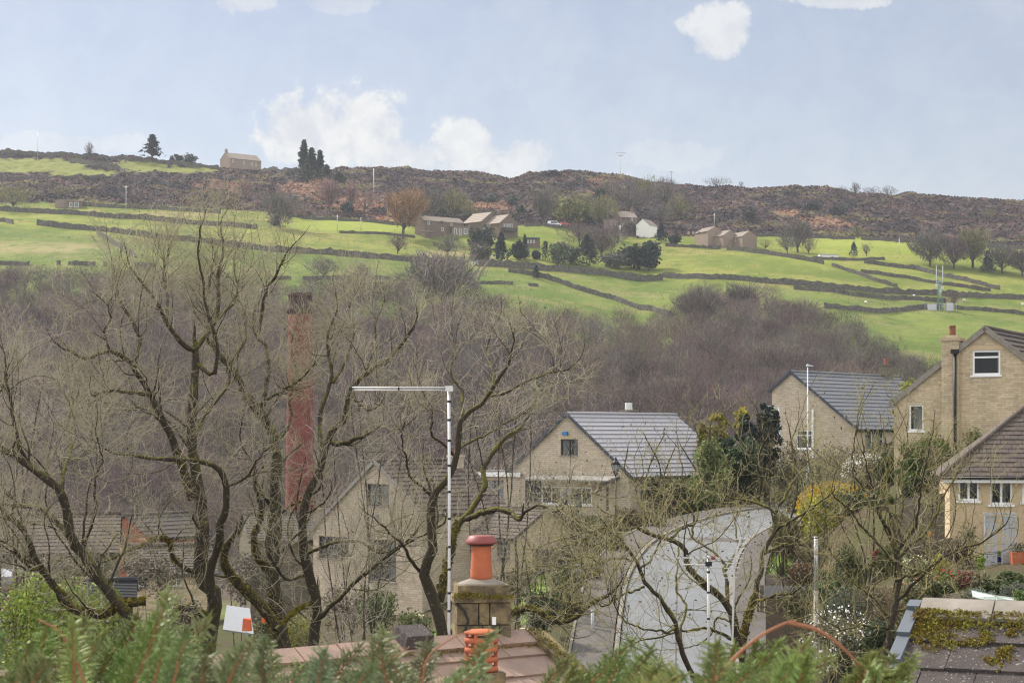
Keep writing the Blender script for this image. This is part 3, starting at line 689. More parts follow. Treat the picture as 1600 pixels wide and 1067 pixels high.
def leafy(name, label, cat, group, pos, radii, colr, seed, n=900, leaf=.25, nclump=26, cr=.42, stems=True, cvar=.22, flowers=None, m='leaf', zoff=None, twigs=0):
    r = np.random.default_rng(seed); radii = np.array(radii, float)
    o = empty(name, pos, 0, label, cat, group)
    v, ci = leaf_clumps(n, 0, radii, r, nclump, leaf, cr=cr, box=name == 'hedge'); v[:, 2] += radii[2] * .92 if zoff is None else zoff
    cv = jitcol(colr, n, r, cvar, .1) * (1 + .22 * np.sin(ci * 2.4))[:, None]
    np_mesh('foliage', v, soup(4, n), M[m], o, col=rep(cv, 4))
    if flowers:
        fc, fn, fs = flowers; fp = ball(fn, r, .16) * radii * 1.02; fp[:, 2] += radii[2] * .95 if zoff is None else zoff
        fp = fp[(fp[:, 2] > (radii[2] * .25 if zoff is None else zoff - radii[2] * .7))]
        fv = leafquads(fp, fs * r.uniform(.6, 1.3, len(fp)), r, 1.1)
        np_mesh('blossom', fv, soup(4, len(fp)), M['petal'], o, col=rep(jitcol(fc, len(fp), r, .08, .03), 4))
    if stems:
        k = 7; b = np.zeros((k, 6, 3)); t = np.linspace(0, 1, 6)
        for i in range(k):
            a = r.uniform(0, 6.28); b[i, :, 0] = math.cos(a) * radii[0] * .5 * t; b[i, :, 1] = math.sin(a) * radii[1] * .5 * t; b[i, :, 2] = -.3 + ((radii[2] * 1.3 if zoff is None else zoff + radii[2] * .4) + .3) * t
        v, f = tubes(b, np.broadcast_to(max(.012, radii[2] * .035) * (1.1 - t)[None], (k, 6)).copy(), 5); np_mesh('stem', v, f, M['bark_dark'], o)
    return o
def conifer(name, label, group, pos, h, wd, colr, seed, n=900, power=1.0, leaf=None, bare=.06, cat='tree', tiers=0, lean=0):
    r = np.random.default_rng(seed); o = empty(name, pos, 0, label, cat, group)
    t = r.random(n) ** .75; zz = h * (bare + (1 - bare) * t); a = r.uniform(0, 6.283, n)
    prof = (1 - t) ** power * (.82 + .3 * np.sin(a * 3 + zz / h * 9 + seed)) * (1 + .18 * np.sin(zz / h * 34 + a * 2))
    if tiers: prof = prof * (.55 + .6 * ((t * tiers + a * .12) % 1.0 < .5))
    rr = wd / 2 * np.maximum(prof, .03) * r.random(n) ** .35
    p = np.stack([rr * np.cos(a), rr * np.sin(a), zz], 1)
    d = unit(np.stack([np.cos(a), np.sin(a), r.normal(size=n) * .5 + .25], 1)); L = (leaf or h * .07) * r.uniform(.6, 1.4, n)
    q = tris(p - d * L[:, None] * .4, d, L, L * .55, r); q[:, 0] += lean * q[:, 2]
    np_mesh('foliage', q, soup(3, n), M['leaf'], o, col=rep(jitcol(colr, n, r, .28, .1), 3))
    b = MB(); b.tube([(0, 0, -1), (0, 0, h * .5), (lean * h, 0, h * .97)], [h * .022, h * .016, h * .004], 6); b.build('trunk', M['bark_dark'], o)
    return o

# ---- the wood on the far slope: one mass of bare trees
WOODCOL = [(.115, .085, .078), (.135, .10, .088), (.105, .088, .082), (.155, .118, .10), (.125, .083, .085), (.12, .105, .085), (.095, .08, .072)]
protos = []
for k in range(10):
    r = np.random.default_rng(100 + k)
    a = crown_tris(620, r.uniform(3.0, 4.6), r.uniform(2.6, 4.5), r.uniform(9.0, 12.5), r, 1.55, .062)
    lb, lr = limb_set(3, 2.4, 4, 10, .16, r)
    protos.append((a, tubes(np.concatenate([lb, np.array([[[0.05 * j, 0, -1 + 9 * j / 7] for j in range(8)]])]), np.concatenate([lr, (.15 * (1.1 - np.linspace(0, 1, 8)))[None]]), 3)))
r = np.random.default_rng(5); tv, tcv, qv, qf, qo = [], [], [], [], 0; nt = 0
for y in np.arange(292, 560, 5.2):
    half = .30 * y
    for x in np.arange(-half, half, 5.6):
        xx = x + r.uniform(-2.2, 2.2); yy_ = y + r.uniform(-2.2, 2.2); u = CU + F * xx / yy_
        ymax = np.interp(u, [-200, 640, 800, 1000, 1050, 1110, 1220, 1330, 1400, 1450, 1600, 1900], [508, 520, 510, 508, 520, 532, 528, 505, 480, 452, 432, 425]) + 10 * (vnoise(xx / 14, 0.5, 77) - .5)
        if yy_ > ymax or r.random() < .06: continue
        z = H1(xx, yy_); s = r.uniform(.72, 1.28) * (.86 if yy_ > 455 else 1.0); k = r.integers(0, 10); an = r.uniform(0, 6.28); ca, sa = math.cos(an), math.sin(an)
        Rm = np.array([[ca, sa, 0], [-sa, ca, 0], [0, 0, 1.0]]) * s
        a, (lv, lf) = protos[k]; tv.append(a @ Rm + np.array([xx, yy_, z]))
        patch = vnoise(xx / 28, yy_ / 22, 88); ci = int((patch * 1.1 * 7 + r.uniform(-1.2, 1.2))) % 7
        c = np.array(WOODCOL[ci]) * r.uniform(.6, 1.65); tcv.append(rep(jitcol(c, len(a) // 3, r, .22, .07), 3))
        qv.append(lv @ Rm + np.array([xx, yy_, z])); qf.append(lf + qo); qo += len(lv); nt += 1
tv = np.vstack(tv)
wood_o = np_mesh('woodland', tv, soup(3, len(tv) // 3), M['attr'], col=np.vstack(tcv)); tag(wood_o, kind='stuff')
M['wood_limb'] = mat('pale trunks in the wood', (.23, .20, .18), .95, .5, .2)
tag(np_mesh('trunks', np.vstack(qv), np.vstack(qf), M['wood_limb'], wood_o), kind='stuff')
print('wood trees', nt, len(tv) // 3)

# ---- individual trees and shrubs on the far hillside: (column, foot row, height px, width px)
def far(u, v): p = hit(u, v); return p, p[1] / F
MAUVE, GREYB, ORANGE, PINK, OLIVE = (.14, .105, .10), (.15, .13, .115), (.27, .165, .09), (.25, .16, .145), (.19, .175, .085)
G1 = 'bare trees on the far hillside'
for k, (u, v, h, wd, c, n, lab) in enumerate([
    (630, 373, 70, 58, ORANGE, 1500, 'orange tinted bare tree with a leaning trunk left of the farmhouse'),
    (622, 397, 30, 34, MAUVE, 420, 'small dark bare tree standing on the wall line below the orange tinted tree'),
    (438, 358, 56, 54, GREYB, 1000, 'grey spreading tree by the end of the bright narrow field'),
    (515, 328, 45, 36, PINK, 700, 'pinkish round tree on the bracken below the ridge cypresses'),
    (549, 328, 42, 22, PINK, 420, 'slim pinkish tree right of the round pinkish tree on the bracken'),
    (384, 316, 36, 24, PINK, 350, 'faint pink tree on the heather under the ridge farmhouse'),
    (336, 322, 26, 24, OLIVE, 300, 'small pale olive tree on the heather left of the faint pink tree'),
    (505, 436, 32, 48, GREYB, 700, 'round fuzzy grey tree at the wood edge beside the mill chimney'),
    (566, 440, 28, 26, GREYB, 350, 'small thin tree right of the round fuzzy tree at the wood edge'),
    (668, 345, 50, 52, GREYB, 900, 'grey bare tree behind the left end of the farmhouse'),
    (712, 342, 44, 46, OLIVE, 700, 'olive grey tree behind the middle of the farmhouse'),
    (850, 352, 54, 36, GREYB, 700, 'tall slender grey tree left of the parked cars'),
    (936, 356, 46, 52, OLIVE, 800, 'olive twiggy tree right of the red car'),
    (985, 335, 42, 64, GREYB, 900, 'broad grey tree behind the roof of the cottage with five windows'),
    (1012, 312, 34, 36, OLIVE, 500, 'olive tree high on the heather above the white cottage'),
    (1040, 325, 40, 46, GREYB, 600, 'grey tree on the heather above the small spruce'),
    (910, 330, 26, 34, OLIVE, 350, 'low olive tree behind the ivy tree'),
    (940, 402, 46, 62, MAUVE, 1100, 'broad mauve bare tree in the garden behind the dark cone'),
    (1246, 394, 50, 48, GREYB, 950, 'dark open tree standing alone right of the barns'),
    (1230, 396, 26, 34, GREYB, 450, 'rounded bush tree left of the open tree by the barns'),
    (1263, 397, 22, 28, MAUVE, 350, 'low bush tree right of the open tree by the barns'),
    (1196, 390, 16, 32, OLIVE, 260, 'low pale scrub tree right of the farthest barn'),
    (1354, 401, 20, 16, GREYB, 180, 'tiny bare tree right of the blue grey spruce'),
    (1452, 416, 52, 60, GREYB, 1200, 'leftmost of the clump of bare trees at far right'),
    (1490, 420, 46, 50, MAUVE, 900, 'second tree from left in the clump of bare trees at far right'),
    (1520, 418, 58, 46, OLIVE, 1000, 'tallest tree of the clump at far right'),
    (1566, 428, 46, 56, GREYB, 1000, 'tree right of the small conifer in the far right clump'),
    (1598, 432, 44, 50, MAUVE, 900, 'last tree of the far right clump at the picture edge'),
    (1490, 480, 25, 30, MAUVE, 420, 'small bare thorn tree right of the phone mast'),
    (1120, 294, 16, 42, MAUVE, 420, 'low wide thicket on the skyline right of the tall mast'),
    (1158, 295, 11, 10, MAUVE, 120, 'single tiny bush on the skyline right of the low thicket'),
    (1315, 307, 16, 18, MAUVE, 200, 'leftmost bare tree of the skyline group at right'),
    (1337, 308, 22, 16, MAUVE, 220, 'tallest bare tree of the skyline group at right'),
    (1362, 309, 16, 26, MAUVE, 300, 'round bare tree of the skyline group at right'),
    (1388, 309, 17, 28, MAUVE, 300, 'rightmost bare tree of the skyline group at right'),
    (1036, 292, 16, 14, MAUVE, 110, 'thin windblown tree on the skyline right of the tall mast'),
    (140, 250, 26, 14, MAUVE, 150, 'tiny bare tree on the skyline left of the pine'),
    (610, 268, 8, 12, MAUVE, 90, 'tiny bare bush on the skyline right of the pale pole'),
    (20, 328, 36, 62, OLIVE, 800, 'olive scrub at the left edge beside the low shed'),
    (94, 310, 20, 34, OLIVE, 300, 'pale scrub behind the low shed'),
    (690, 492, 92, 126, (.20, .17, .15), 1300, 'large fan shaped bare tree rising out of the wood below the gateway'),
    (1160, 500, 54, 60, GREYB, 1300, 'tall dark bare tree on the wood edge in the middle of the right field'),
    (1094, 512, 56, 72, GREYB, 1400, 'pale grey bare tree at the left of the wood edge clump'),
    (1230, 520, 50, 90, MAUVE, 1500, 'wide mauve tree at the right of the wood edge clump'),
    (90, 445, 24, 70, OLIVE, 600, 'pale olive treetop above the wood at far left'),
    (570, 332, 25, 40, PINK, 300, 'faint pinkish scrub right of the slim pinkish tree'),
    (745, 400, 24, 30, GREYB, 300, 'grey shrub tree below the sunroom'),
    (700, 402, 34, 44, GREYB, 600, 'grey garden tree in front of the sunroom'),
    (905, 385, 34, 56, MAUVE, 700, 'mauve thicket tree above the broad dark cone'),
    (965, 378, 30, 46, MAUVE, 600, 'mauve tree in front of the five window cottage'),
    (955, 312, 30, 44, GREYB, 600, 'grey tree on the slope above the five window cottage'),
    (870, 345, 40, 34, OLIVE, 600, 'olive tree just behind the white van'),
    (1060, 345, 36, 40, OLIVE, 500, 'olive tree behind the dark round bush by the barns'),
    (1030, 350, 30, 40, GREYB, 500, 'grey tree close behind the white cottage'),
    (735, 346, 26, 30, OLIVE, 350, 'olive tree between the long farmhouse and the twin gabled house'),
    (655, 330, 26, 40, MAUVE, 400, 'mauve scrub on the slope above the long farmhouse'),
    (580, 322, 24, 30, PINK, 300, 'pink scrub below the pale moor pole'),
    (470, 342, 26, 34, PINK, 320, 'pinkish scrub right of the grey spreading tree'),
    (1080, 330, 24, 30, MAUVE, 260, 'mauve scrub on the moor above the nearest barns'),
    (1545, 345, 20, 26, OLIVE, 220, 'pale scrub low on the moor at far right'),
    (1340, 372, 20, 30, OLIVE, 220, 'pale scrub at the foot of the moor above the bright field'),
]):
    p, s = far(u, v); bare_tree('bare_tree', lab, G1, p, h * s * 1.12, wd * s * 1.2, c, 300 + k, int(n * 1.5), h0=.2 if h < 70 else .3, shoot=.24, sw=.016, lean=.05 if k == 0 else 0)
DKG, BLG, YEG = (.022, .034, .018), (.025, .042, .032), (.15, .155, .06)
G2 = 'evergreens around the hillside farm'
for k, (u, v, h, wd, c, kind, lab) in enumerate([
    (752, 390, 34, 40, DKG, 'b', 'large dark evergreen in front of the brown twin gabled house'),
    (752, 409, 28, 44, (.085, .075, .05), 'b', 'rounded brown green bush in front of the large dark evergreen'),
    (783, 409, 42, 26, BLG, 'c', 'pointed blue green conifer right of the rounded brown bush'),
    (810, 406, 32, 24, DKG, 'b', 'dark round topped shrub left of the small dark cabin'),
    (820, 392, 24, 10, DKG, 'c', 'narrow dark conifer against the wall of the small cabin'),
    (820, 405, 18, 14, (.09, .08, .06), 'b', 'small grey bush between the dark shrub and the ball shaped bush'),
    (838, 405, 12, 13, DKG, 'b', 'ball shaped bush on the lawn of the hillside garden'),
    (852, 406, 29, 12, DKG, 'k', 'dark clipped column on the lawn of the hillside garden'),
    (874, 412, 34, 36, (.12, .14, .075), 'b', 'pale green open bush right of the clipped column'),
    (917, 417, 46, 46, BLG, 'c', 'broad dark cone in the middle of the hillside garden'),
    (893, 412, 24, 24, (.10, .11, .08), 'b', 'grey green bush left of the broad dark cone'),
    (965, 420, 26, 50, (.10, .105, .08), 'b', 'low grey green shrubbery right of the broad dark cone'),
    (990, 420, 42, 36, DKG, 'b', 'left half of the dark hedge block at the garden end'),
    (1014, 423, 46, 36, (.022, .036, .022), 'b', 'right half of the dark hedge block at the garden end'),
    (838, 436, 20, 13, BLG, 'c', 'single small conifer in the open field below the garden wall'),
    (1033, 379, 28, 19, BLG, 'c', 'small pointed spruce right of the white cottage'),
    (1054, 384, 18, 18, DKG, 'b', 'dark round bush left of the nearest barn'),
    (939, 314, 19, 20, BLG, 'b', 'dark round bush high on the heather behind the ivy tree'),
    (766, 316, 13, 20, (.08, .10, .075), 'b', 'pale topped gorse bush on the heather above the farm'),
    (800, 320, 15, 18, (.08, .10, .075), 'b', 'second pale topped gorse bush right of the first one above the farm'),
    (815, 337, 15, 20, BLG, 'c', 'squat dark conifer on the pale bracken behind the brown house'),
    (543, 331, 14, 22, (.08, .10, .08), 'b', 'grey green bush on the bracken below the slim pinkish tree'),
    (690, 335, 24, 24, BLG, 'b', 'dark bush behind the farmhouse roof'),
    (918, 350, 32, 20, DKG, 'c', 'dark conifer against the ivy tree'),
    (1334, 402, 22, 16, (.05, .075, .085), 'c', 'small blue grey spruce alone in the bright right hand field'),
    (1544, 426, 32, 22, (.03, .05, .045), 'c', 'small dark conifer within the far right clump of bare trees'),
    (276, 254, 12, 26, (.05, .06, .045), 'b', 'left dark bush on the skyline beside the pine'),
    (297, 258, 17, 28, (.045, .06, .045), 'b', 'right dark bush on the skyline beside the pine'),
    (985, 362, 12, 30, DKG, 'b', 'low dark shrub below the cottage with five windows'),
    (430, 352, 12, 26, (.08, .085, .06), 'b', 'low scrub under the grey spreading tree'),
    (985, 300, 12, 24, (.06, .06, .05), 'b', 'dark scrub on the crest below the tall mast'),
    (860, 275, 9, 40, (.05, .045, .04), 'b', 'dark heather hump on the crest above the cars'),
    (1170, 345, 24, 30, (.06, .058, .05), 'b', 'dark gorse in the gully above the barns'),
    (1270, 330, 16, 34, (.055, .05, .05), 'b', 'dark gorse patch on the moor above the open tree'),
    (1310, 338, 18, 36, (.05, .05, .05), 'b', 'dark gorse patch right of the orange bracken at right'),
]):
    p, s = far(u, v)
    if kind == 'b': leafy('evergreen_shrub', lab, 'shrub', G2, p, (wd * s * .56, wd * s * .56, h * s * .56), c, 400 + k, n=1500 if h > 25 else 600, leaf=max(.6, h * s * .10), nclump=34, cr=.5)
    elif kind == 'k': conifer('clipped_column', lab, G2, p, h * s, wd * s, c, 400 + k, n=500, power=.18, leaf=.5)
    else: conifer('conifer', lab, G2, p, h * s * 1.08, wd * s * 1.25, c, 400 + k, n=1600 if h > 25 else 700, power=.75, leaf=max(.5, h * s * .09))
p, s = far(889, 353); leafy('ivy_tree', 'rounded yellow green ivy covered tree behind the parked cars', 'tree', None, p, (30 * s, 28 * s, 26 * s), (.165, .165, .06), 480, n=1500, leaf=.7, nclump=40, cr=.35, cvar=.4)
G3 = 'tall dark trees on the left skyline'
p, s = far(238, 254); conifer('pine_tree', 'dark flat branched pine alone on the left skyline', G3, p, 42 * s, 36 * s, (.022, .03, .026), 490, n=420, power=.75, bare=.25, leaf=2.0, tiers=5)
for k, (u, v, h, wd, lab) in enumerate([(475, 272, 52, 20, 'tallest of the ridge cypresses, at the left of their group'), (487, 278, 46, 22, 'broad middle cypress of the ridge group'), (500, 274, 38, 15, 'narrow right hand cypress of the ridge group')]):
    p, s = far(u, v); conifer('cypress', lab, G3, p, h * s, wd * s * 1.15, (.024, .032, .024), 495 + k, n=1000, power=.62, leaf=1.5)
for k, (u, v, h, wd, lab) in enumerate([(480, 282, 26, 34, 'olive green conifer low in front of the ridge cypresses'), (510, 282, 24, 26, 'olive bushy conifer right of the ridge cypresses'), (530, 284, 14, 26, 'low dark scrub right of the ridge cypresses')]):
    p, s = far(u, v); conifer('conifer', lab, G3, p, h * s, wd * s, (.06, .068, .04), 499 + k, n=500, power=.6, leaf=1.3)
# ------------------------------------------------------------------ the near bare trees, limb by limb
def spline(pts, n=26):
    p = np.asarray(pts, float)
    q = np.vstack([2 * p[0] - p[1], p, 2 * p[-1] - p[-2]]); out = []
    for i in range(1, len(q) - 2):
        t = np.linspace(0, 1, 12, endpoint=False)[:, None]; a, b, c, d = q[i - 1], q[i], q[i + 1], q[i + 2]
        out.append(.5 * ((2 * b) + (-a + c) * t + (2 * a - 5 * b + 4 * c - d) * t ** 2 + (-a + 3 * b - 3 * c + d) * t ** 3))
    out.append(p[-1:]); p = np.vstack(out); d = np.concatenate([[0], np.cumsum(np.linalg.norm(np.diff(p, axis=0), axis=1))]); s = np.linspace(0, d[-1], n)
    return np.stack([np.interp(s, d, p[:, k]) for k in range(3)], 1)
def near_tree(label, limbs, y0, seed, n1=60, n2=600, n3=2600, n4=0, L=(2.2, 1.0, .5), twig='twig', group='mossy bare trees below the house', wig=.13, up=.07, base=None, moss=None, buds=0, name='bare_tree', rmin=.0035, spread=1.0):
    """limbs: (list of (column, row), start px width, end px width, depth offset start, depth offset end)"""
    r = np.random.default_rng(seed); paths, rads = [], []
    for (pts, w0, w1, d0, d1) in limbs:
        m = len(pts); pp = [P(u, v, y0 + d0 + (d1 - d0) * i / (m - 1)) for i, (u, v) in enumerate(pts)]
        sp = spline(pp); wob = np.cumsum(r.normal(size=sp.shape), 0); wob = wob - np.linspace(0, 1, len(sp))[:, None] * wob[-1]
        sp = sp + wob * .012 * np.array([1, 1, 1]); paths.append(sp); rads.append(np.linspace(px2m(w0 * .8, y0) / 2, px2m(w1 * .75, y0) / 2, len(sp)) * (1 + .07 * r.normal(size=len(sp))))
    paths = np.array(paths); rads = np.array(rads)
    b = paths[0, 0]; root = empty(name, (b[0], b[1], min(b[2], H1(b[0], b[1]))), 0, label, 'tree', group); off = np.array(root.location)
    parts = [tubes(paths, rads, 9)]
    # trunk carried down to the ground
    if base is None:
        q = np.array([paths[0, 0] + (np.array([b[0], b[1], H1(b[0], b[1]) - .3]) - paths[0, 0]) * t for t in np.linspace(1, 0, 26)])
        parts.append(tubes(q[None], np.linspace(rads[0, 0] * 1.35, rads[0, 0], 26)[None], 9))
    c1, r1 = grow(paths, rads, n1, L[0], 16, r, (30, 70), wig, up, .14, .34, .3, 1.0, rmin * 1.8, .3, wt=.3 + 1 / np.maximum(rads.mean(1), .02))
    r1 = np.minimum(r1, .024)
    tips = (paths[:, -1], rads[:, -1])
    # every limb runs out into a leading shoot
    lead = np.zeros((len(paths), 16, 3)); d = unit(paths[:, -1] - paths[:, -4]); lead[:, 0] = paths[:, -1]
    for s in range(1, 16):
        d = unit(d + r.normal(size=d.shape) * wig + np.array([0, 0, up])); lead[:, s] = lead[:, s - 1] + d * (L[0] / 15) * .38
    c1 = np.concatenate([c1, lead]); r1 = np.concatenate([r1, rads[:, -1:] * np.linspace(.95, .2, 16)[None]])
    parts.append(tubes(c1, r1, 6))
    v, f = merge(parts); np_mesh('trunk', v - off, f, M['bark'], root, smooth=True)
    src = np.concatenate([c1, paths[:, np.linspace(5, 25, 16).astype(int)]]); srr = np.concatenate([r1, rads[:, np.linspace(5, 25, 16).astype(int)]])
    wt = np.concatenate([np.ones(len(c1)), np.full(len(paths), .55)])
    c2, r2 = grow(src, srr, n2, L[1], 9, r, (30, 75), wig * 1.25, up, .2, .5, .15, 1.0, rmin * 1.25, .4, wt=wt); r2 = np.minimum(r2, rmin * 2.0)
    c3, r3 = grow(c2, r2, n3, L[2], 6, r, (25, 70), wig * 1.3, up * 1.5, .25, .6, .1, 1.0, rmin * .8, .5)
    tw = [tubes(c2, r2, 4), tubes(c3, r3, 3)]
    if n4:
        c4, r4 = grow(c3, r3, n4, L[2] * .55, 5, r, (25, 65), wig * 1.4, up, .25, .7, .1, 1.0, rmin * .62, .55); tw.append(tubes(c4, r4, 3))
    v, f = merge(tw); nf = len(f)
    if buds:                                                     # dark dead seed heads at twig ends
        i = r.integers(0, len(c3), buds); bv = leafquads(c3[i, -1], r.uniform(.018, .036, buds), r, 1.5); f = np.vstack([f, soup(4, buds) + len(v)]); v = np.vstack([v, bv])
    cr_ = np_mesh('crown', v - off, f, [M[twig], M['bud']], root); cr_.data.polygons.foreach_set('material_index', (np.arange(len(f)) >= nf).astype(np.int32))
    if moss:
        bits = []
        for li, t0, t1 in moss:
            k = slice(int(t0 * 25), int(t1 * 25) + 1); pth = paths[li][k]; rr = rads[li][k]
            if len(pth) < 3: continue
            n = int(260 * len(pth) / 8); i = r.integers(0, len(pth) - 1, n); fr = r.random((n, 1)); p = pth[i] * (1 - fr) + pth[i + 1] * fr
            a = r.normal(size=(n, 3)) * [1, 1, .6] + [0, 0, .7]; tg = unit(pth[i + 1] - pth[i]); a = unit(a - tg * (a * tg).sum(1)[:, None])
            bits.append(leafquads(p + a * (rr[i] * r.uniform(.9, 1.2, n))[:, None], r.uniform(.03, .075, n), r, 1.0))
        if bits: mv = np.vstack(bits); np_mesh('moss', mv - off, soup(4, len(mv) // 4), M['moss'], root)
    return root

near_tree('leftmost mossy tree with thick limbs leaning out of the left picture edge', [
    ([(232, 1075), (212, 985), (189, 945), (159, 905), (128, 860), (111, 840), (98, 785), (86, 757), (50, 733), (12, 706), (-40, 690)], 26, 13, 0, -1.5),
    ([(150, 890), (128, 868), (100, 832), (70, 800), (45, 790), (0, 783), (-50, 770)], 15, 9, 0, 1.5),
    ([(152, 958), (111, 949), (98, 930), (74, 898), (54, 864), (37, 824), (5, 792), (-30, 760)], 16, 9, -.5, -1.8),
    ([(228, 940), (200, 946), (175, 956), (150, 960), (115, 952)], 17, 15, .2, -.5),
    ([(50, 733), (30, 700), (16, 650), (10, 600), (8, 560)], 9, 3, -1, -2.4),
    ([(98, 785), (100, 740), (112, 700), (106, 660), (120, 620)], 8, 3, 0, 1.6),
    ([(128, 860), (150, 800), (146, 760), (160, 720), (150, 680)], 7, 3, 0, -1.4),
    ([(12, 706), (-8, 680), (-10, 640), (5, 600)], 8, 3, -1.5, -1.5),
    ([(74, 898), (40, 880), (20, 850), (-10, 845)], 7, 4, -1, -2.0),
], 36, 601, 80, 700, 2800, 1800, L=(2.0, 1.0, .55), moss=[(0, .05, .35), (3, 0, 1), (2, 0, .35)])
near_tree('biggest bare tree, left of the brick chimney, its crown rising above the wood', [
    ([(322, 1075), (325, 1000), (330, 970), (334, 931), (320, 914), (309, 898), (311, 850), (313, 804), (307, 756), (297, 689), (300, 635), (305, 567), (305, 547)], 36, 15, 0, 0),
    ([(334, 940), (326, 893), (336, 860), (342, 845), (341, 822), (352, 800), (352, 760), (340, 735), (317, 725), (283, 719), (236, 716), (182, 709)], 20, 5, -.3, -2.5),
    ([(300, 780), (287, 736), (270, 690), (254, 662), (233, 618), (216, 588), (202, 567), (169, 552), (135, 562), (108, 547)], 17, 6, 0, -2),
    ([(212, 580), (209, 564), (216, 534), (204, 500), (190, 470), (180, 440), (186, 415)], 10, 3, -1.5, -1.0),
    ([(305, 547), (283, 537), (258, 504), (238, 462), (222, 442), (205, 420)], 11, 4, 0, -1.2),
    ([(305, 547), (318, 525), (331, 508), (340, 470), (338, 430), (348, 390), (345, 350)], 10, 3, 0, 1.2),
    ([(305, 567), (330, 590), (338, 560), (333, 520), (320, 480), (315, 440), (305, 400), (312, 360)], 9, 3, 0, -.8),
    ([(258, 504), (262, 470), (255, 430), (262, 400), (272, 370)], 7, 2.5, -.6, .8),
    ([(297, 689), (320, 650), (345, 620), (360, 600), (366, 560), (380, 540)], 8, 3, 0, 1.5),
    ([(233, 618), (205, 610), (185, 608), (160, 612), (146, 618)], 8, 4, -1, -2.2),
    ([(254, 662), (228, 640), (206, 638), (190, 630), (150, 634)], 6, 3, -.5, .8),
    ([(352, 760), (380, 745), (398, 720), (420, 700)], 6, 3, -.8, -1.6),
    ([(309, 898), (275, 880), (262, 845), (242, 842), (225, 850), (200, 860), (175, 872)], 10, 6, 0, -1.6),
    ([(330, 968), (310, 950), (292, 945), (278, 950)], 17, 13, 0, -1.0),
    ([(169, 552), (160, 520), (168, 490), (150, 460)], 5, 2, -1.7, -2.6),
    ([(331, 508), (360, 480), (368, 450), (362, 415), (372, 385)], 6, 2, .3, 2.0),
], 40, 602, 130, 1400, 5000, 3200, L=(1.7, .95, .55), moss=[(2, .05, .25), (12, .2, .8)], buds=500)
near_tree('bare tree just left of the brick chimney with a mossy leaning side limb', [
    ([(446, 1075), (440, 1010), (434, 960), (430, 931), (425, 894), (426, 856), (429, 820), (430, 736), (429, 689), (419, 665), (395, 635), (375, 598), (358, 571), (341, 554)], 40, 11, 0, -.6),
    ([(438, 985), (402, 942), (380, 922), (363, 899), (352, 880), (356, 850)], 24, 14, -.4, -1.4),
    ([(410, 640), (415, 610), (418, 584), (418, 544), (402, 530), (396, 500), (405, 470)], 10, 4, 0, 1),
    ([(398, 640), (420, 622), (442, 611), (470, 590), (490, 570)], 8, 3, 0, -1.5),
    ([(404, 520), (412, 460), (425, 435), (439, 409), (459, 382)], 8, 3, .5, -.6),
    ([(341, 554), (325, 530), (330, 500), (320, 470), (328, 440)], 7, 3, -.6, -1.6),
    ([(429, 700), (450, 660), (448, 620), (462, 580), (455, 540), (465, 500)], 7, 2.5, 0, 1.5),
    ([(395, 635), (380, 620), (372, 560), (385, 520), (380, 480)], 7, 2.5, -.2, .8),
    ([(430, 800), (400, 760), (392, 720), (375, 690), (380, 650)], 7, 3, 0, -1.5),
    ([(425, 894), (405, 870), (400, 835), (408, 800), (402, 770)], 14, 8, 0, -1.0),
], 43, 603, 90, 850, 3000, 2000, L=(1.7, .9, .5), moss=[(1, 0, 1), (9, .1, .8), (0, .1, .3)], buds=300)
near_tree('bare tree standing in front of the lower brick chimney with one long limb reaching right', [
    ([(478, 1080), (486, 1009), (496, 949), (488, 920), (483, 898), (476, 864), (473, 830), (477, 780), (496, 743), (506, 712), (520, 669), (538, 655), (546, 611), (576, 580), (609, 560), (640, 520)], 24, 7, 0, -1.5),
    ([(506, 712), (503, 690), (508, 643), (520, 598), (515, 562), (513, 525), (527, 490), (524, 455)], 11, 3, 0, 1.0),
    ([(512, 690), (530, 692), (551, 688), (562, 684)], 10, 8, 0, -.8),
    ([(430, 985), (445, 970), (462, 952), (475, 946), (487, 942)], 9, 8, -1.2, -.2),
    ([(476, 864), (520, 850), (560, 845), (590, 860), (620, 852), (650, 830)], 7, 3, 0, -2.5),
    ([(486, 980), (520, 940), (556, 905), (600, 870), (640, 845), (690, 820)], 9, 4, 0, -3),
    ([(520, 598), (540, 560), (552, 520), (548, 480), (560, 450)], 6, 2, .3, 1.5),
    ([(546, 611), (560, 630), (580, 640), (600, 620)], 5, 2, -.8, -2),
    ([(483, 898), (450, 905), (430, 880), (418, 860)], 7, 3, 0, -1.4),
    ([(576, 580), (590, 545), (588, 510), (600, 470)], 5, 2, -1, -.4),
], 39, 604, 80, 760, 2700, 1800, L=(1.7, .9, .5), moss=[(3, .2, 1), (0, .02, .14)], buds=200)
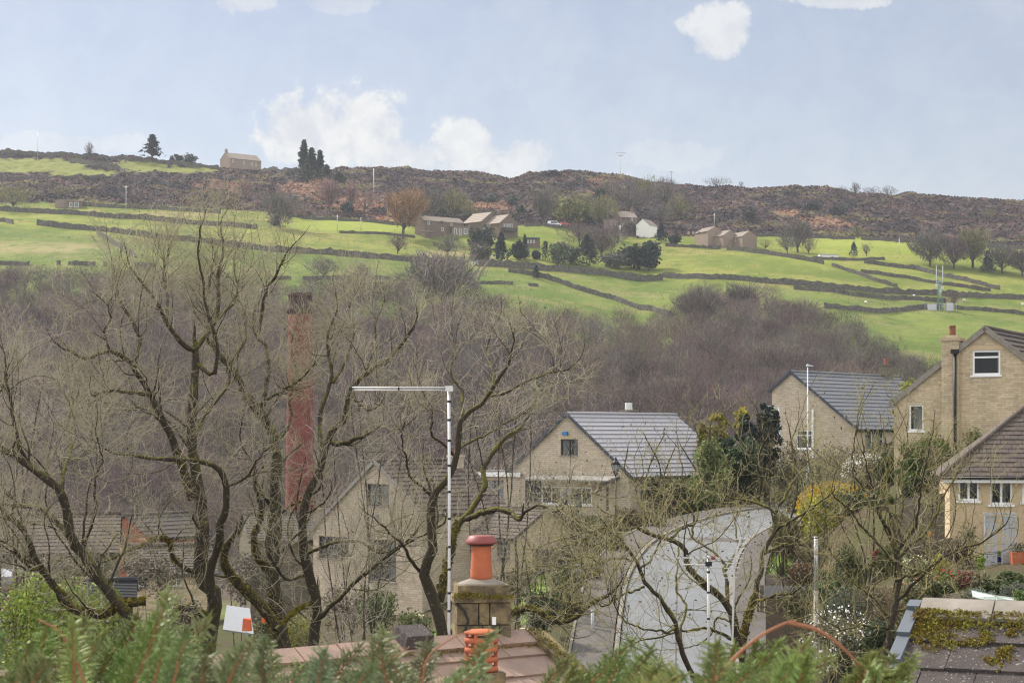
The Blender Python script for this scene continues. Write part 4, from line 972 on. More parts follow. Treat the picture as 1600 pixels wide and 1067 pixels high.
near_tree('forked mossy tree beside the aerial mast and the chimney stack', [
    ([(682, 1075), (690, 1010), (687, 969), (677, 928), (663, 905), (668, 878), (679, 854), (676, 823), (677, 776), (695, 750), (712, 717), (717, 674), (723, 651), (753, 628), (768, 608), (791, 578), (800, 545)], 26, 6, 0, -1.0),
    ([(685, 940), (700, 870), (707, 828), (728, 805), (743, 785), (758, 757), (755, 737), (776, 699), (793, 681), (803, 676)], 18, 8, 0, 1.2),
    ([(723, 651), (720, 620), (706, 590), (713, 560), (712, 530)], 7, 2, -.3, .6),
    ([(763, 618), (791, 612), (829, 588), (880, 575), (905, 562)], 6, 2.5, -.6, -2.2),
    ([(728, 808), (753, 798), (776, 794), (800, 800), (806, 809)], 12, 10, .2, -.6),
    ([(715, 700), (740, 690), (765, 680), (800, 655), (830, 640)], 6, 2, -.2, 1.6),
    ([(712, 717), (690, 690), (676, 670), (672, 640), (660, 610)], 6, 2, 0, -1.5),
    ([(768, 608), (772, 580), (760, 555), (766, 525)], 5, 2, -.8, .6),
    ([(677, 776), (655, 760), (640, 740), (628, 700), (632, 660)], 7, 2.5, 0, -1.4),
    ([(663, 905), (640, 880), (625, 850), (610, 840), (590, 815)], 8, 3, 0, -1.8),
    ([(690, 985), (740, 985), (770, 972), (795, 962), (829, 952), (859, 969), (880, 973), (905, 962), (926, 940), (950, 930)], 16, 8, .4, -1.0),
    ([(806, 809), (840, 790), (870, 800), (890, 780), (930, 770)], 6, 2, -.6, -2.5),
    ([(880, 973), (895, 930), (915, 900), (905, 870), (920, 840)], 6, 2.5, -.6, -.2),
], 33, 605, 70, 650, 2200, 1400, L=(1.5, .8, .45), moss=[(0, .0, .08), (1, .05, .4), (10, .1, .7)], buds=500)
near_tree('yellowish bare tree in front of the road, leaning left over the carriageway', [
    ([(1104, 1110), (1087, 1065), (1068, 1022), (1053, 979), (1032, 945), (1007, 915), (998, 893), (989, 875), (975, 850)], 13, 6, 0, -.8),
    ([(1068, 1022), (1066, 990), (1072, 950), (1058, 925), (1054, 890), (1060, 860)], 6, 3, 0, 1.2),
    ([(998, 893), (1020, 870), (1032, 840), (1022, 815)], 5, 2, -.6, .5),
    ([(989, 875), (960, 870), (940, 880), (915, 870), (890, 880)], 5, 2, -.7, -1.6),
    ([(1007, 915), (980, 925), (950, 945), (920, 940)], 5, 2, -.5, -2.0),
    ([(975, 850), (950, 830), (925, 835), (905, 820)], 5, 2, -.8, -.2),
    ([(1053, 979), (1030, 985), (1000, 980), (975, 960), (960, 935)], 5, 2, -.3, -1.5),
], 25, 606, 32, 280, 900, 300, L=(1.4, .75, .38), twig='twig_yellow', group='yellow mossy trees before the road', buds=420, rmin=.003)
near_tree('taller yellowish bare tree in front of the right side of the road', [
    ([(1172, 1090), (1163, 1040), (1154, 1004), (1148, 970), (1130, 936), (1105, 918), (1075, 887), (1068, 856), (1050, 841), (1013, 832), (985, 815)], 20, 6, 0, -1.2),
    ([(1160, 1020), (1166, 985), (1179, 939), (1191, 893), (1194, 863), (1209, 832), (1212, 801), (1185, 786), (1160, 780)], 15, 5, 0, .8),
    ([(1136, 940), (1133, 893), (1133, 875), (1105, 853), (1084, 841), (1070, 820)], 8, 3, 0, 1.2),
    ([(1050, 841), (1060, 826), (1087, 813), (1090, 785), (1080, 760)], 6, 2.5, -.8, .2),
    ([(1212, 801), (1230, 770), (1240, 740), (1235, 700), (1245, 665)], 7, 2, .6, 1.6),
    ([(1209, 832), (1240, 815), (1270, 800), (1300, 770)], 6, 2.5, .5, -1.0),
    ([(1194, 863), (1225, 850), (1262, 846), (1290, 820)], 7, 2.5, .4, 1.8),
    ([(1185, 786), (1190, 750), (1180, 720), (1192, 690), (1186, 650)], 5, 2, .8, .2),
    ([(1154, 1004), (1110, 985), (1075, 988), (1040, 995), (1000, 1000)], 7, 3, 0, -2.0),
    ([(1013, 832), (1010, 800), (995, 770), (1005, 740)], 5, 2, -1, -.2),
    ([(1084, 841), (1085, 800), (1068, 770), (1072, 735), (1060, 700)], 5, 2, 1, 1.8),
    ([(1148, 970), (1120, 960), (1112, 990), (1080, 1010)], 5, 2, -.2, 1.0),
    ([(1179, 939), (1210, 930), (1240, 925), (1260, 905)], 6, 3, 0, -1.5),
    ([(1133, 893), (1150, 860), (1146, 820), (1158, 790)], 5, 2, .5, 2.0),
], 28, 607, 42, 300, 900, 300, L=(1.6, .85, .42), twig='twig_yellow', group='yellow mossy trees before the road', moss=[(1, .1, .35)], buds=500, rmin=.003)
near_tree('rightmost bare tree fanning upright beside the dark tiled roof, long limbs reaching both ways', [
    ([(1366, 1110), (1380, 1040), (1392, 980), (1396, 940), (1401, 900), (1396, 864), (1390, 840), (1380, 815)], 17, 8, 0, 0),
    ([(1392, 842), (1375, 810), (1362, 780), (1355, 745), (1350, 700)], 7, 2.5, 0, -.8),
    ([(1393, 848), (1388, 810), (1382, 770), (1390, 730), (1384, 690)], 7, 2.5, 0, .5),
    ([(1396, 860), (1408, 815), (1412, 770), (1408, 730), (1418, 690)], 7, 2.5, 0, .8),
    ([(1397, 868), (1425, 825), (1436, 780), (1440, 740), (1452, 700)], 7, 2.5, 0, -.8),
    ([(1398, 880), (1436, 846), (1460, 810), (1475, 770), (1500, 735)], 7, 2.5, 0, .6),
    ([(1397, 940), (1425, 918), (1448, 897), (1496, 856), (1535, 846), (1570, 820)], 8, 3, 0, -1.0),
    ([(1392, 965), (1360, 938), (1332, 912), (1308, 876), (1290, 850)], 7, 3, 0, .8),
    ([(1396, 880), (1372, 850), (1350, 825), (1318, 790), (1300, 770)], 6, 2.5, 0, -1.2),
    ([(1394, 960), (1420, 950), (1455, 915), (1500, 880), (1530, 870)], 6, 2.5, 0, 1.4),
    ([(1400, 905), (1430, 900), (1470, 905), (1500, 925)], 5, 2, 0, -1.5),
    ([(1390, 985), (1350, 975), (1320, 985), (1290, 970)], 5, 2, 0, -1.0),
    ([(1362, 780), (1340, 750), (1330, 720), (1335, 690)], 4, 2, -.4, -.6),
], 26, 608, 70, 480, 1300, 300, L=(1.4, .7, .38), twig='twig_yellow', group='yellow mossy trees before the road', buds=150, rmin=.003, up=.1)
# bare trees a little farther down the slope, between the near ones and the wood
def wild_tree(label, u, y, top, wpx, seed, stems=5, n1=60, n2=600, n3=2200, twig='twig_grey', group='bare trees down the slope', L=None, buds=0, w0=9, vbase=None, n4=0):
    r = np.random.default_rng(seed); x = (u - CU) / F * y; zb = H1(x, y); vb_ = HV - zb / y * F
    limbs = []
    for k in range(stems):
        a = (k + .5) / stems * 2 - 1 + r.uniform(-.15, .15); tu = u + a * wpx * .36; tv_ = top + abs(a) * (vb_ - top) * .16 + r.uniform(0, 30)
        m1 = (u + a * wpx * .08 + r.uniform(-22, 22), vb_ + (tv_ - vb_) * .3); m2 = (u + a * wpx * .22 + r.uniform(-24, 24), vb_ + (tv_ - vb_) * .65)
        limbs.append(([(u + a * 6, vb_), m1, m2, (tu, tv_)], w0 * (1 if k == stems // 2 else .75), 2.5, 0, r.uniform(-1, 1) * wpx * y / F * .3))
    hgt = (vb_ - top) * y / F
    return near_tree(label, limbs, y, seed, n1, n2, n3, n4, L=L or (hgt * .28, hgt * .13, hgt * .07), twig=twig, group=group, base=0, buds=buds, rmin=.0045)
for k, (lab, u, y, top, wpx, st) in enumerate([
    ('grey bare tree at the left edge behind the leftmost mossy tree', 20, 58, 560, 210, 6),
    ('grey bare tree just right of the brick chimney', 560, 62, 640, 190, 6),
    ('grey bare tree between the aerial mast and the grey roofed house', 775, 78, 590, 170, 6),
]):
    wild_tree(lab, u, y, top, wpx, 620 + k, st, 40, 420, 1500, n4=500, w0=5)
for k, (lab, u, y, top, wpx, tw) in enumerate([
    ('yellow twigged shrub tree before the right end of the grey roofed house', 1020, 118, 668, 150, 'twig_yellow'),
    ('yellow upright shrub tree before the hedge along the road', 1100, 124, 650, 110, 'twig_yellow'),
    ('olive twigged shrub tree left of the pavement', 912, 100, 780, 130, 'twig'),
    ('olive twigged shrub tree before the garden wall of the grey roofed house', 860, 92, 800, 150, 'twig'),
    ('tall yellow shoots right of the road below the dark roofed house', 1225, 96, 650, 130, 'twig_yellow'),
    ('tangled shrub tree behind the rightmost bare tree', 1350, 80, 700, 150, 'twig_yellow'),
    ('pale twigged shrub tree before the garden terrace at right', 1452, 70, 690, 150, 'twig_yellow'),
    ('thin shrub tree before the chimney garden lawn', 815, 70, 850, 110, 'twig'),
]):
    wild_tree(lab, u, y, top, wpx, 640 + k, 4, 24, 150, 380, tw, 'twiggy shrub trees round the road and gardens', buds=60, w0=4.5)
# ------------------------------------------------------------------ buildings
class House:
    """near corner at (u, row of the eave, depth); local x runs right and away at angle phi, local y runs left and away"""
    def __init__(s, name, label, cat, u, v, y, phi, ridge, X, Y, near_half, pitch, zg, wall, group=None, far_half=None):
        s.ridge = ridge; s.X, s.Y = X, Y; s.tp = math.tan(R(pitch)); s.pitch = R(pitch)
        c = P(u, v, y); s.zg = zg if zg is not None else H1(c.x, c.y); s.he = c.z - s.zg
        s.root = empty(name, (c.x, c.y, s.zg), R(phi), label, cat, group); s.wall = wall
        s.nh = near_half; s.fh = far_half if far_half is not None else (Y if ridge == 'x' else X) - near_half
        if ridge == 'x': s.Y = s.nh + s.fh
        else: s.X = s.nh + s.fh
        s.hr = s.he + s.nh * s.tp; s.hf = s.hr - s.fh * s.tp
        s.holes = {'R': [], 'L': []}; s.base = -1.2
    # face coordinates: 'R' is the y=0 face (a = x), 'L' is the x=0 face (a = y)
    def pt(s, f, a, z, d=0): return Vector((a, d, z)) if f == 'R' else Vector((d, a, z))
    def outline(s, f):
        z0 = s.base
        if f == 'R': gable = s.ridge == 'y'; Wd = s.X
        else: gable = s.ridge == 'x'; Wd = s.Y
        if gable: return [(0, z0), (Wd, z0), (Wd, s.hf), (s.nh, s.hr), (0, s.he)]
        return [(0, z0), (Wd, z0), (Wd, s.he), (0, s.he)]
    def window(s, f, a0, a1, z0, z1, mul=(), tran=None, frame='white', curtain=None, sill=True, pane='glass', depth=.10, fw=.06, lintel=None, name='window', film=None, proud=0.0):
        s.holes[f].append((a0, a1, z0, z1))
        b = MB(); d0, d1 = depth - .04 - proud, depth + .03 - proud
        def bx(p0, p1, q0, q1, e0=d0, e1=d1, bb=b, m=0):
            c = [s.pt(f, p0, q0, e0), s.pt(f, p1, q0, e0), s.pt(f, p1, q0, e1), s.pt(f, p0, q0, e1), s.pt(f, p0, q1, e0), s.pt(f, p1, q1, e0), s.pt(f, p1, q1, e1), s.pt(f, p0, q1, e1)]
            if f == 'L': c = [c[1], c[0], c[3], c[2], c[5], c[4], c[7], c[6]]
            bb.hexa(c, m)
        bx(a0, a1, z1 - fw, z1); bx(a0, a1, z0, z0 + fw); bx(a0, a0 + fw, z0 + fw, z1 - fw); bx(a1 - fw, a1, z0 + fw, z1 - fw)
        for mm in mul: c = a0 + (a1 - a0) * mm; bx(c - fw * .5, c + fw * .5, z0 + fw, z1 - fw)
        if tran is not None: c = z0 + (z1 - z0) * tran; bx(a0 + fw, a1 - fw, c - fw * .45, c + fw * .45, d0 - .004, d1 + .004)
        w = b.build(name, M[frame], s.root)
        g = MB(); dd = depth; q = [s.pt(f, a0 + fw * .6, z0 + fw * .6, dd), s.pt(f, a1 - fw * .6, z0 + fw * .6, dd), s.pt(f, a1 - fw * .6, z1 - fw * .6, dd), s.pt(f, a0 + fw * .6, z1 - fw * .6, dd)]
        g.face(q if f == 'R' else q[::-1]); g.build('pane', M[pane], w)
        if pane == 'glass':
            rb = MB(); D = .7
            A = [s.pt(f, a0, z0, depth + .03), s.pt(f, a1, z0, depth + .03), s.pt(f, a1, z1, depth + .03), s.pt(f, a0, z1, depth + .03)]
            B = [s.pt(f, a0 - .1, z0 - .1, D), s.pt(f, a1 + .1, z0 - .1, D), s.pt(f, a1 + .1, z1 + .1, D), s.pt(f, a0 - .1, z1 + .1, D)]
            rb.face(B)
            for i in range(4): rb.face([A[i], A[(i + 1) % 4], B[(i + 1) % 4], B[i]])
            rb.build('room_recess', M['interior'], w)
        if curtain:
            cb = MB()
            for (c0, c1) in curtain:
                n = 8
                for i in range(n):
                    t0 = a0 + (a1 - a0) * (c0 + (c1 - c0) * i / n); t1 = a0 + (a1 - a0) * (c0 + (c1 - c0) * (i + 1) / n); e = depth + .12 + .05 * (i % 2); e2 = depth + .12 + .05 * ((i + 1) % 2)
                    cb.face([s.pt(f, t0, z0 + .02, e), s.pt(f, t1, z0 + .02, e2), s.pt(f, t1, z1 - .02, e2), s.pt(f, t0, z1 - .02, e)])
            cb.build('curtain', M['curtain'], w)
        if film:
            fb = MB(); c0, c1 = film; fb.face([s.pt(f, a0 + (a1 - a0) * c0, z0 + .05, depth - .06), s.pt(f, a0 + (a1 - a0) * c1, z0 + .05, depth - .12), s.pt(f, a0 + (a1 - a0) * c1, z1 - .05, depth - .12), s.pt(f, a0 + (a1 - a0) * c0, z1 - .05, depth - .06)])
            fb.build('opened_pane', M['blue_film'], w)
        if sill:
            sb = MB(); bx(a0 - .08, a1 + .08, z0 - .09, z0 - .002, -.07, depth, sb); sb.build('sill', M['white'] if frame == 'white' else M['coping'], w)
        if lintel:
            lb = MB(); bx(a0 - .15, a1 + .15, z1 + .003, z1 + .22, -.012, depth, lb); lb.build('lintel', M[lintel], w)
        return w
    def walls(s):
        b = MB()
        for f in 'RL':
            out = s.outline(f); loops = [[Vector((a, z, 0)) for a, z in out]]
            for (a0, a1, z0, z1) in s.holes[f]: loops.append([Vector((a0, z0, 0)), Vector((a0, z1, 0)), Vector((a1, z1, 0)), Vector((a1, z0, 0))])
            flat = [p for l in loops for p in l]
            for t in tessellate_polygon(loops):
                q = [flat[i] for i in t]
                if (q[1] - q[0]).cross(q[2] - q[0]).z < 0: q = q[::-1]
                pts = [s.pt(f, p.x, p.y) for p in q]; b.face(pts if f == 'R' else pts[::-1])
            for (a0, a1, z0, z1) in s.holes[f]:
                cs_ = [(a0, z0), (a1, z0), (a1, z1), (a0, z1)]
                for i in range(4):
                    (p, q), (p2, q2) = cs_[i], cs_[(i + 1) % 4]; b.face([s.pt(f, p, q), s.pt(f, p2, q2), s.pt(f, p2, q2, .16), s.pt(f, p, q, .16)])
        # hidden back faces
        oR = s.outline('R'); oL = s.outline('L')
        back = [Vector((a, s.Y, z)) for a, z in oR]; b.face(back[::-1])
        if s.ridge == 'x': b.face([Vector((s.X, a, z)) for a, z in oL]); 
        else: b.face([Vector((s.X, 0, s.base)), Vector((s.X, s.Y, s.base)), Vector((s.X, s.Y, s.hf)), Vector((s.X, 0, s.hf))])
        b.build('wall', M[s.wall], s.root)
    def roofpt(s, side, a, t, n):
        """a along the ridge, t down the slope from the ridge, n off the surface"""
        sp, cp = math.sin(s.pitch), math.cos(s.pitch)
        c = -t * cp if side == 'near' else t * cp; o = -n * sp if side == 'near' else n * sp
        acr = s.nh + c + o; z = s.hr - t * sp + n * cp
        return Vector((a, acr, z)) if s.ridge == 'x' else Vector((acr, a, z))
    def roof(s, mt, courses=12, over=.3, verge=.18, trim='slate_trim', thick=.05, step=.035, gutter='black', ridge_m=None, trimw=.2, fascia=None):
        b = MB(); Lr = s.X if s.ridge == 'x' else s.Y
        a0, a1 = -verge, Lr + verge
        root = None
        for side in ('near', 'far'):
            w = s.nh if side == 'near' else s.fh; T = w / math.cos(s.pitch) + over; n = courses if side == 'near' else max(2, courses // 3)
            for i in range(n):
                t0 = T * i / n - (.05 if i else 0); t1 = T * (i + 1) / n
                c = [s.roofpt(side, a0, t1, .012), s.roofpt(side, a1, t1, .012), s.roofpt(side, a1, t0, .004), s.roofpt(side, a0, t0, .004),
                     s.roofpt(side, a0, t1, step + thick * .5), s.roofpt(side, a1, t1, step + thick * .5), s.roofpt(side, a1, t0, thick * .3), s.roofpt(side, a0, t0, thick * .3)]
                if (side == 'far') ^ (s.ridge == 'y'): c = [c[1], c[0], c[3], c[2], c[5], c[4], c[7], c[6]]
                b.hexa(c)
        ro = b.build('roof', M[mt], s.root); s.roof_o = ro
        rb = MB(); pa = s.roofpt('near', a0, 0, .05); pb = s.roofpt('near', a1, 0, .05); rb.tube([pa, pb], .11, 8); rb.build('ridge_cap', M[ridge_m or mt], ro)
        if trim:
            for side in ('near', 'far'):
                w = s.nh if side == 'near' else s.fh; T = w / math.cos(s.pitch) + over
                for a in (a0 - .02, a1 + .02): vb_ = MB(); vb_.bar(s.roofpt(side, a, -.05, .0), s.roofpt(side, a, T, .0), .06, trimw, up=s.roofpt(side, a, 0, 1) - s.roofpt(side, a, 0, 0)); vb_.build('verge_board', M[trim], ro)
        if gutter:
            gb = MB(); T = s.nh / math.cos(s.pitch) + over
            gb.tube([s.roofpt('near', a0, T + .03, -.06), s.roofpt('near', a1, T + .03, -.06)], .06, 8); gb.build('gutter', M[gutter], ro)
        if fascia:
            fb = MB(); T = s.nh / math.cos(s.pitch) + over - .06
            p0, p1 = s.roofpt('near', a0 + .05, T, -.1), s.roofpt('near', a1 - .05, T, -.1); fb.bar(p0, p1, .03, .22); fb.build('fascia', M[fascia], ro)
    def chimney(s, a, t, side='near', wx=.9, wy=.6, h=1.3, mt=None, pots=1, pot='terra_old', ph=.35, pr=.12):
        p = s.roofpt(side, a, t, 0); b = MB(); z0 = p.z - .9; z1 = p.z + h
        b.box((p.x - wx / 2, p.y - wy / 2, z0), (p.x + wx / 2, p.y + wy / 2, z1)); b.box((p.x - wx / 2 - .07, p.y - wy / 2 - .07, z1 + .001), (p.x + wx / 2 + .07, p.y + wy / 2 + .07, z1 + .13))
        c = b.build('chimney', M[mt or s.wall], s.roof_o)
        for k in range(pots):
            q = p.x + (k - (pots - 1) / 2) * .42; m = MB(); m.lathe([(pr * 1.15, 0), (pr * 1.1, .06), (pr * .95, ph * .7), (pr * 1.1, ph * .95), (pr * 1.05, ph)], (q, p.y, z1 + .13), 12); m.build('chimney_pot', M[pot], c)
        return c

# the grey roofed house beside the road
h1 = House('house', 'tan stone gabled house with a pale grey tiled roof beside the road', 'house', 985, 741, 125, 50, 'x', 12.4, 0, 5.2, 37.6, -6.0, 'stone_tan', far_half=5.2)
def a_of(h, u, f):
    """distance along a face whose points project to column u"""
    o = h.root.location; ph = h.root.rotation_euler.z; d = (math.cos(ph), math.sin(ph)) if f == 'R' else (-math.sin(ph), math.cos(ph))
    k = (u - CU) / F; return (k * o.y - o.x) / (d[0] - k * d[1])
def z_of(h, u, v, f):
    a = a_of(h, u, f); ph = h.root.rotation_euler.z; d = math.sin(ph) if f == 'R' else math.cos(ph)
    return (HV - v) / F * (h.root.location.y + a * d) - h.zg
def win(h, f, u0, v0, u1, v1, **kw):
    a = sorted((a_of(h, u0, f), a_of(h, u1, f))); um, vm = (u0 + u1) / 2, 0
    return h.window(f, a[0], a[1], z_of(h, um, v1, f), z_of(h, um, v0, f), **kw)
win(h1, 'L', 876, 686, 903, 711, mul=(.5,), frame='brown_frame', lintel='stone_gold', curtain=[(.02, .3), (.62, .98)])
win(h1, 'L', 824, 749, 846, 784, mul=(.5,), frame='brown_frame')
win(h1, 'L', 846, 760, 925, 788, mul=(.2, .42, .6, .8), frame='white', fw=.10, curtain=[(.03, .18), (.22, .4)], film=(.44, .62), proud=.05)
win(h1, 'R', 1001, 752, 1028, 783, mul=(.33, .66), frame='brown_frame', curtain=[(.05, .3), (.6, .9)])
h1.walls(); h1.roof('tile_grey', 15, trim='slate_trim', thick=.06, step=.05, fascia='brown_frame', over=.35)
h1.chimney(7.8, .9, 'far', 1.1, .7, .75, 'stone_grey', 2, 'grey_white', .5, .13)
b = MB(); zc = z_of(h1, 880, 750, 'L'); a0, a1 = sorted((a_of(h1, 838, 'L'), a_of(h1, 968, 'L')))
b.hexa([(-1.3, a0, zc - .02), (0, a0, zc + .25), (0, a1, zc + .25), (-1.3, a1, zc - .02), (-1.3, a0, zc + .08), (0, a0, zc + .36), (0, a1, zc + .36), (-1.3, a1, zc + .08)]); b.build('porch_canopy', M['fascia'], h1.root)
b = MB()
for a in (a0 + .1, a1 - .1): b.box((-1.25, a - .06, zc - 1.9), (-1.13, a + .06, zc))
b.build('canopy_post', M['brown_frame'], h1.root)
b = MB(); zb = z_of(h1, 884, 678, 'L'); ab = a_of(h1, 884, 'L'); b.box((-.14, ab - .22, zb - .07), (-.01, ab + .22, zb + .12)); b.box((-.10, ab - .16, zb + .12), (-.01, ab + .16, zb + .17)); b.build('alarm_box', mat('blue alarm box', (.03, .18, .42), .5, .1), h1.root)
# flat roofed side extension of the same house
hx = House('side_extension', 'flat topped side building with a white edge board left of the grey roofed house', 'building', 812, 742, 131, 50, 'x', 5, 0, 2.9, 3, -7.0, 'stone_tan', far_half=2.9)
win(hx, 'L', 757, 750, 787, 778, mul=(.5,), frame='brown_frame', pane='far_glass')
hx.walls(); hx.roof('fascia', 3, trim=None, gutter=None)
b = MB(); b.box((-.22, -.2, hx.he - .12), (-.12, hx.Y + .3, hx.he + .16)); b.build('edge_board', M['white'], hx.root)
# lower lean-to house with the brown hipped roof, in front of it
hl = House('cottage', 'low tan cottage with a brown tiled roof just behind the orange chimney pot', 'house', 804, 838, 112, 40, 'y', 0, 4.2, 2.4, 33, -9.6, 'stone_gold', far_half=2.4)
win(hl, 'L', 776, 842, 797, 874, mul=(.5,), frame='brown_frame', pane='far_glass')
hl.walls(); hl.roof('tile_brown', 9, trim='brown_frame', step=.05)
b = MB(); b.tube([(.02, -.1, hl.he - .05), (.02, -.1, -1)], .05, 8); b.build('downpipe', M['black'], hl.root)
# the left house behind the forked tree
h4 = House('house', 'tan stone gabled house with a brown roof half hidden behind the forked mossy tree', 'house', 660, 800, 112, 48, 'x', 7.4, 0, 3.9, 37, -9.6, 'stone_tan', far_half=5.6)
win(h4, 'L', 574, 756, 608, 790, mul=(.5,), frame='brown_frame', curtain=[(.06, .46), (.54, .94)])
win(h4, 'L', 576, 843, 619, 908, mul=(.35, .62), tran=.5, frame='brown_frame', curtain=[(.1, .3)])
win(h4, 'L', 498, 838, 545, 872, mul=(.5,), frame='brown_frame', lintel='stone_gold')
h4.walls(); h4.roof('tile_brown', 13, trim='fascia', step=.05); h4.chimney(6.5, .5, 'near', .8, .6, .5, 'stone_tan', 1)
b = MB(); vz = z_of(h4, 589, 808, 'L'); va = a_of(h4, 589, 'L'); b.box((-.03, va - .16, vz - .2), (-.002, va + .16, vz + .2)); b.build('wall_vent', M['fascia'], h4.root)
# the dark roofed house beyond the road bend
h2 = House('house', 'stone gabled house with a dark slate grey roof behind the street lamp', 'house', 1338, 667, 150, 50, 'x', 17.5, 0, 5.9, 37, -2.2, 'stone_tan', far_half=1.85)
win(h2, 'L', 1244, 672, 1271, 701, mul=(), tran=.72, frame='white', curtain=[(.05, .25), (.75, .95)], fw=.09)
win(h2, 'R', 1352, 671, 1381, 704, mul=(.38,), frame='white', curtain=[(.05, .95)], fw=.09)
h2.walls(); h2.roof('tile_slate', 15, trim='slate_trim', thick=.06, step=.05, fascia='brown_frame', over=.35)
h2.chimney(15.4, .0, 'near', 1.1, .8, .9, 'stone_grey', 1, 'terra_old', .5, .18)
b = MB(); zz = z_of(h2, 1271, 640, 'L'); aa = a_of(h2, 1271, 'L'); b.bar((-.09, aa, 0), (-.09, aa, zz), .16, .12); b.build('downpipe', M['white'], h2.root)
# the tall golden stone gable
h3 = House('house', 'tall golden stone gabled house with a white framed attic window at the right edge', 'house', 1701, 634, 92.65, 62, 'x', 9, 0, 5.0, 37.8, -1.6, 'stone_gold', far_half=4.66)
win(h3, 'L', 1519, 547, 1563, 586, tran=.72, frame='white', fw=.10, curtain=[(.03, .15)], lintel='render')
win(h3, 'L', 1420, 632, 1443, 673, frame='white', fw=.09, curtain=[(.1, .75)])
h3.walls(); h3.roof('tile_brown', 14, trim='coping', trimw=.26, step=.06, thick=.07, verge=.12)
c0, c1 = sorted((a_of(h3, 1500, 'L'), a_of(h3, 1473, 'L'))); zt = z_of(h3, 1486, 533, 'L')
b = MB(); b.box((-.24, c0, -1), (.62, c1, zt)); b.box((-.31, c0 - .07, zt + .001), (.69, c1 + .07, zt + .16)); b.box((-.06, c0 + .1, zt + .162), (.5, c1 - .1, zt + .3)); ch = b.build('chimney', M['stone_gold'], h3.roof_o)
b = MB(); b.lathe([(.17, 0), (.16, .1), (.15, .42), (.17, .44), (.17, .5)], (.22, (c0 + c1) / 2, zt + .3), 14); b.build('chimney_pot', M['terra_old'], ch)
b = MB(); ap = a_of(h3, 1495, 'L'); zp = z_of(h3, 1495, 553, 'L'); b.tube([(-.34, ap, -.5), (-.34, ap, zp)], .075, 10); b.box((-.5, ap - .18, zp), (-.245, ap + .18, zp + .22)); b.build('downpipe', M['black'], h3.root)
# the peach rendered bungalow with its hipped, lichen dark tile roof
hb = House('bungalow', 'peach rendered bungalow with white windows and a dark hipped tile roof at the right edge', 'bungalow', 1484, 734, 78, -10, 'x', 9.5, 0, 4.6, 38, -5.1, 'render', far_half=4.6)
for (u0, u1, v1, cu) in ((1497, 1530, 782, None), (1547, 1582, 788, [(.42, .72)]), (1597, 1634, 784, [(.1, .5)])):
    win(hb, 'R', u0, 737, u1, v1, mul=(.5,), tran=.68, frame='white', fw=.085, curtain=cu, depth=.09)
hb.hr = hb.he
hb.walls()
b = MB(); tp = math.tan(R(38)); ov = .35; rr_ = np.random.default_rng(9); cp, sp_ = math.cos(R(38)), math.sin(R(38)); gz_, gw = .30, .29; T = (4.6 + ov) / cp
for i in range(int(T / gz_)):
    for j in range(int(11 / gw)):
        a = -ov + (j + .5 * (i % 2)) * gw; t = i * gz_; yc = -ov + t * cp; zc_ = hb.he - ov * tp + t * sp_
        if a + gw * .6 < -ov + (t + .1) * cp or a > hb.X + .4: continue
        e = rr_.normal() * .008; th = .028; x0, x1 = a + .006, a + gw - .006
        def q(xx, tt, n): return (xx, -ov + tt * cp - n * sp_, hb.he - ov * tp + tt * sp_ + n * cp)
        x0 = max(x0, -ov + t * cp)
        b.hexa([q(x0, t, .03 + e), q(x1, t, .03 + e), q(x1, t + gz_ + .06, .0), q(x0, t + gz_ + .06, .0), q(x0, t, .03 + th + e), q(x1, t, .03 + th + e), q(x1, t + gz_ + .06, th), q(x0, t + gz_ + .06, th)])
hy = 4.6; hz_ = hb.he + hy * tp; e0 = hb.he - ov * tp
b.face([(-ov, -ov, e0 - .01), (hb.X + .4, -ov, e0 - .01), (hb.X + .4, hy, hz_ - .01), (hy, hy, hz_ - .01)]); b.face([(-ov, 2 * hy + ov, e0), (-ov, -ov, e0), (hy, hy, hz_)]); b.face([(hb.X + .4, 2 * hy + ov, e0), (-ov, 2 * hy + ov, e0), (hy, hy, hz_), (hb.X + .4, hy, hz_)])
rf = b.build('roof', M['tile_brown'], hb.root)
b = MB(); b.tube([(-ov, -ov, e0 + .06), (hy, hy, hz_ + .06)], .1, 8); b.tube([(hy, hy, hz_ + .05), (hb.X, hy, hz_ + .05)], .1, 8); b.build('hip_cap', M['tile_brown'], rf)
b = MB(); b.tube([(-ov, -ov - .06, e0 - .04), (hb.X + .4, -ov - .06, e0 - .04)], .06, 8); b.build('gutter', M['black'], rf)
b = MB(); b.box((-ov + .04, -ov + .02, e0 - .24), (hb.X + .3, -ov + .06, e0 - .03)); b.box((-ov + .04, -ov + .061, e0 - .24), (hb.X, -.002, e0 - .20)); b.build('fascia', M['white'], rf)
b = MB(); b.tube([(1.25, -.05, hb.he - .35), (1.3, -.25, hb.he - .3), (1.15, -.32, hb.he - .38)], .05, 6); b.build('security_lamp', M['black'], hb.root)

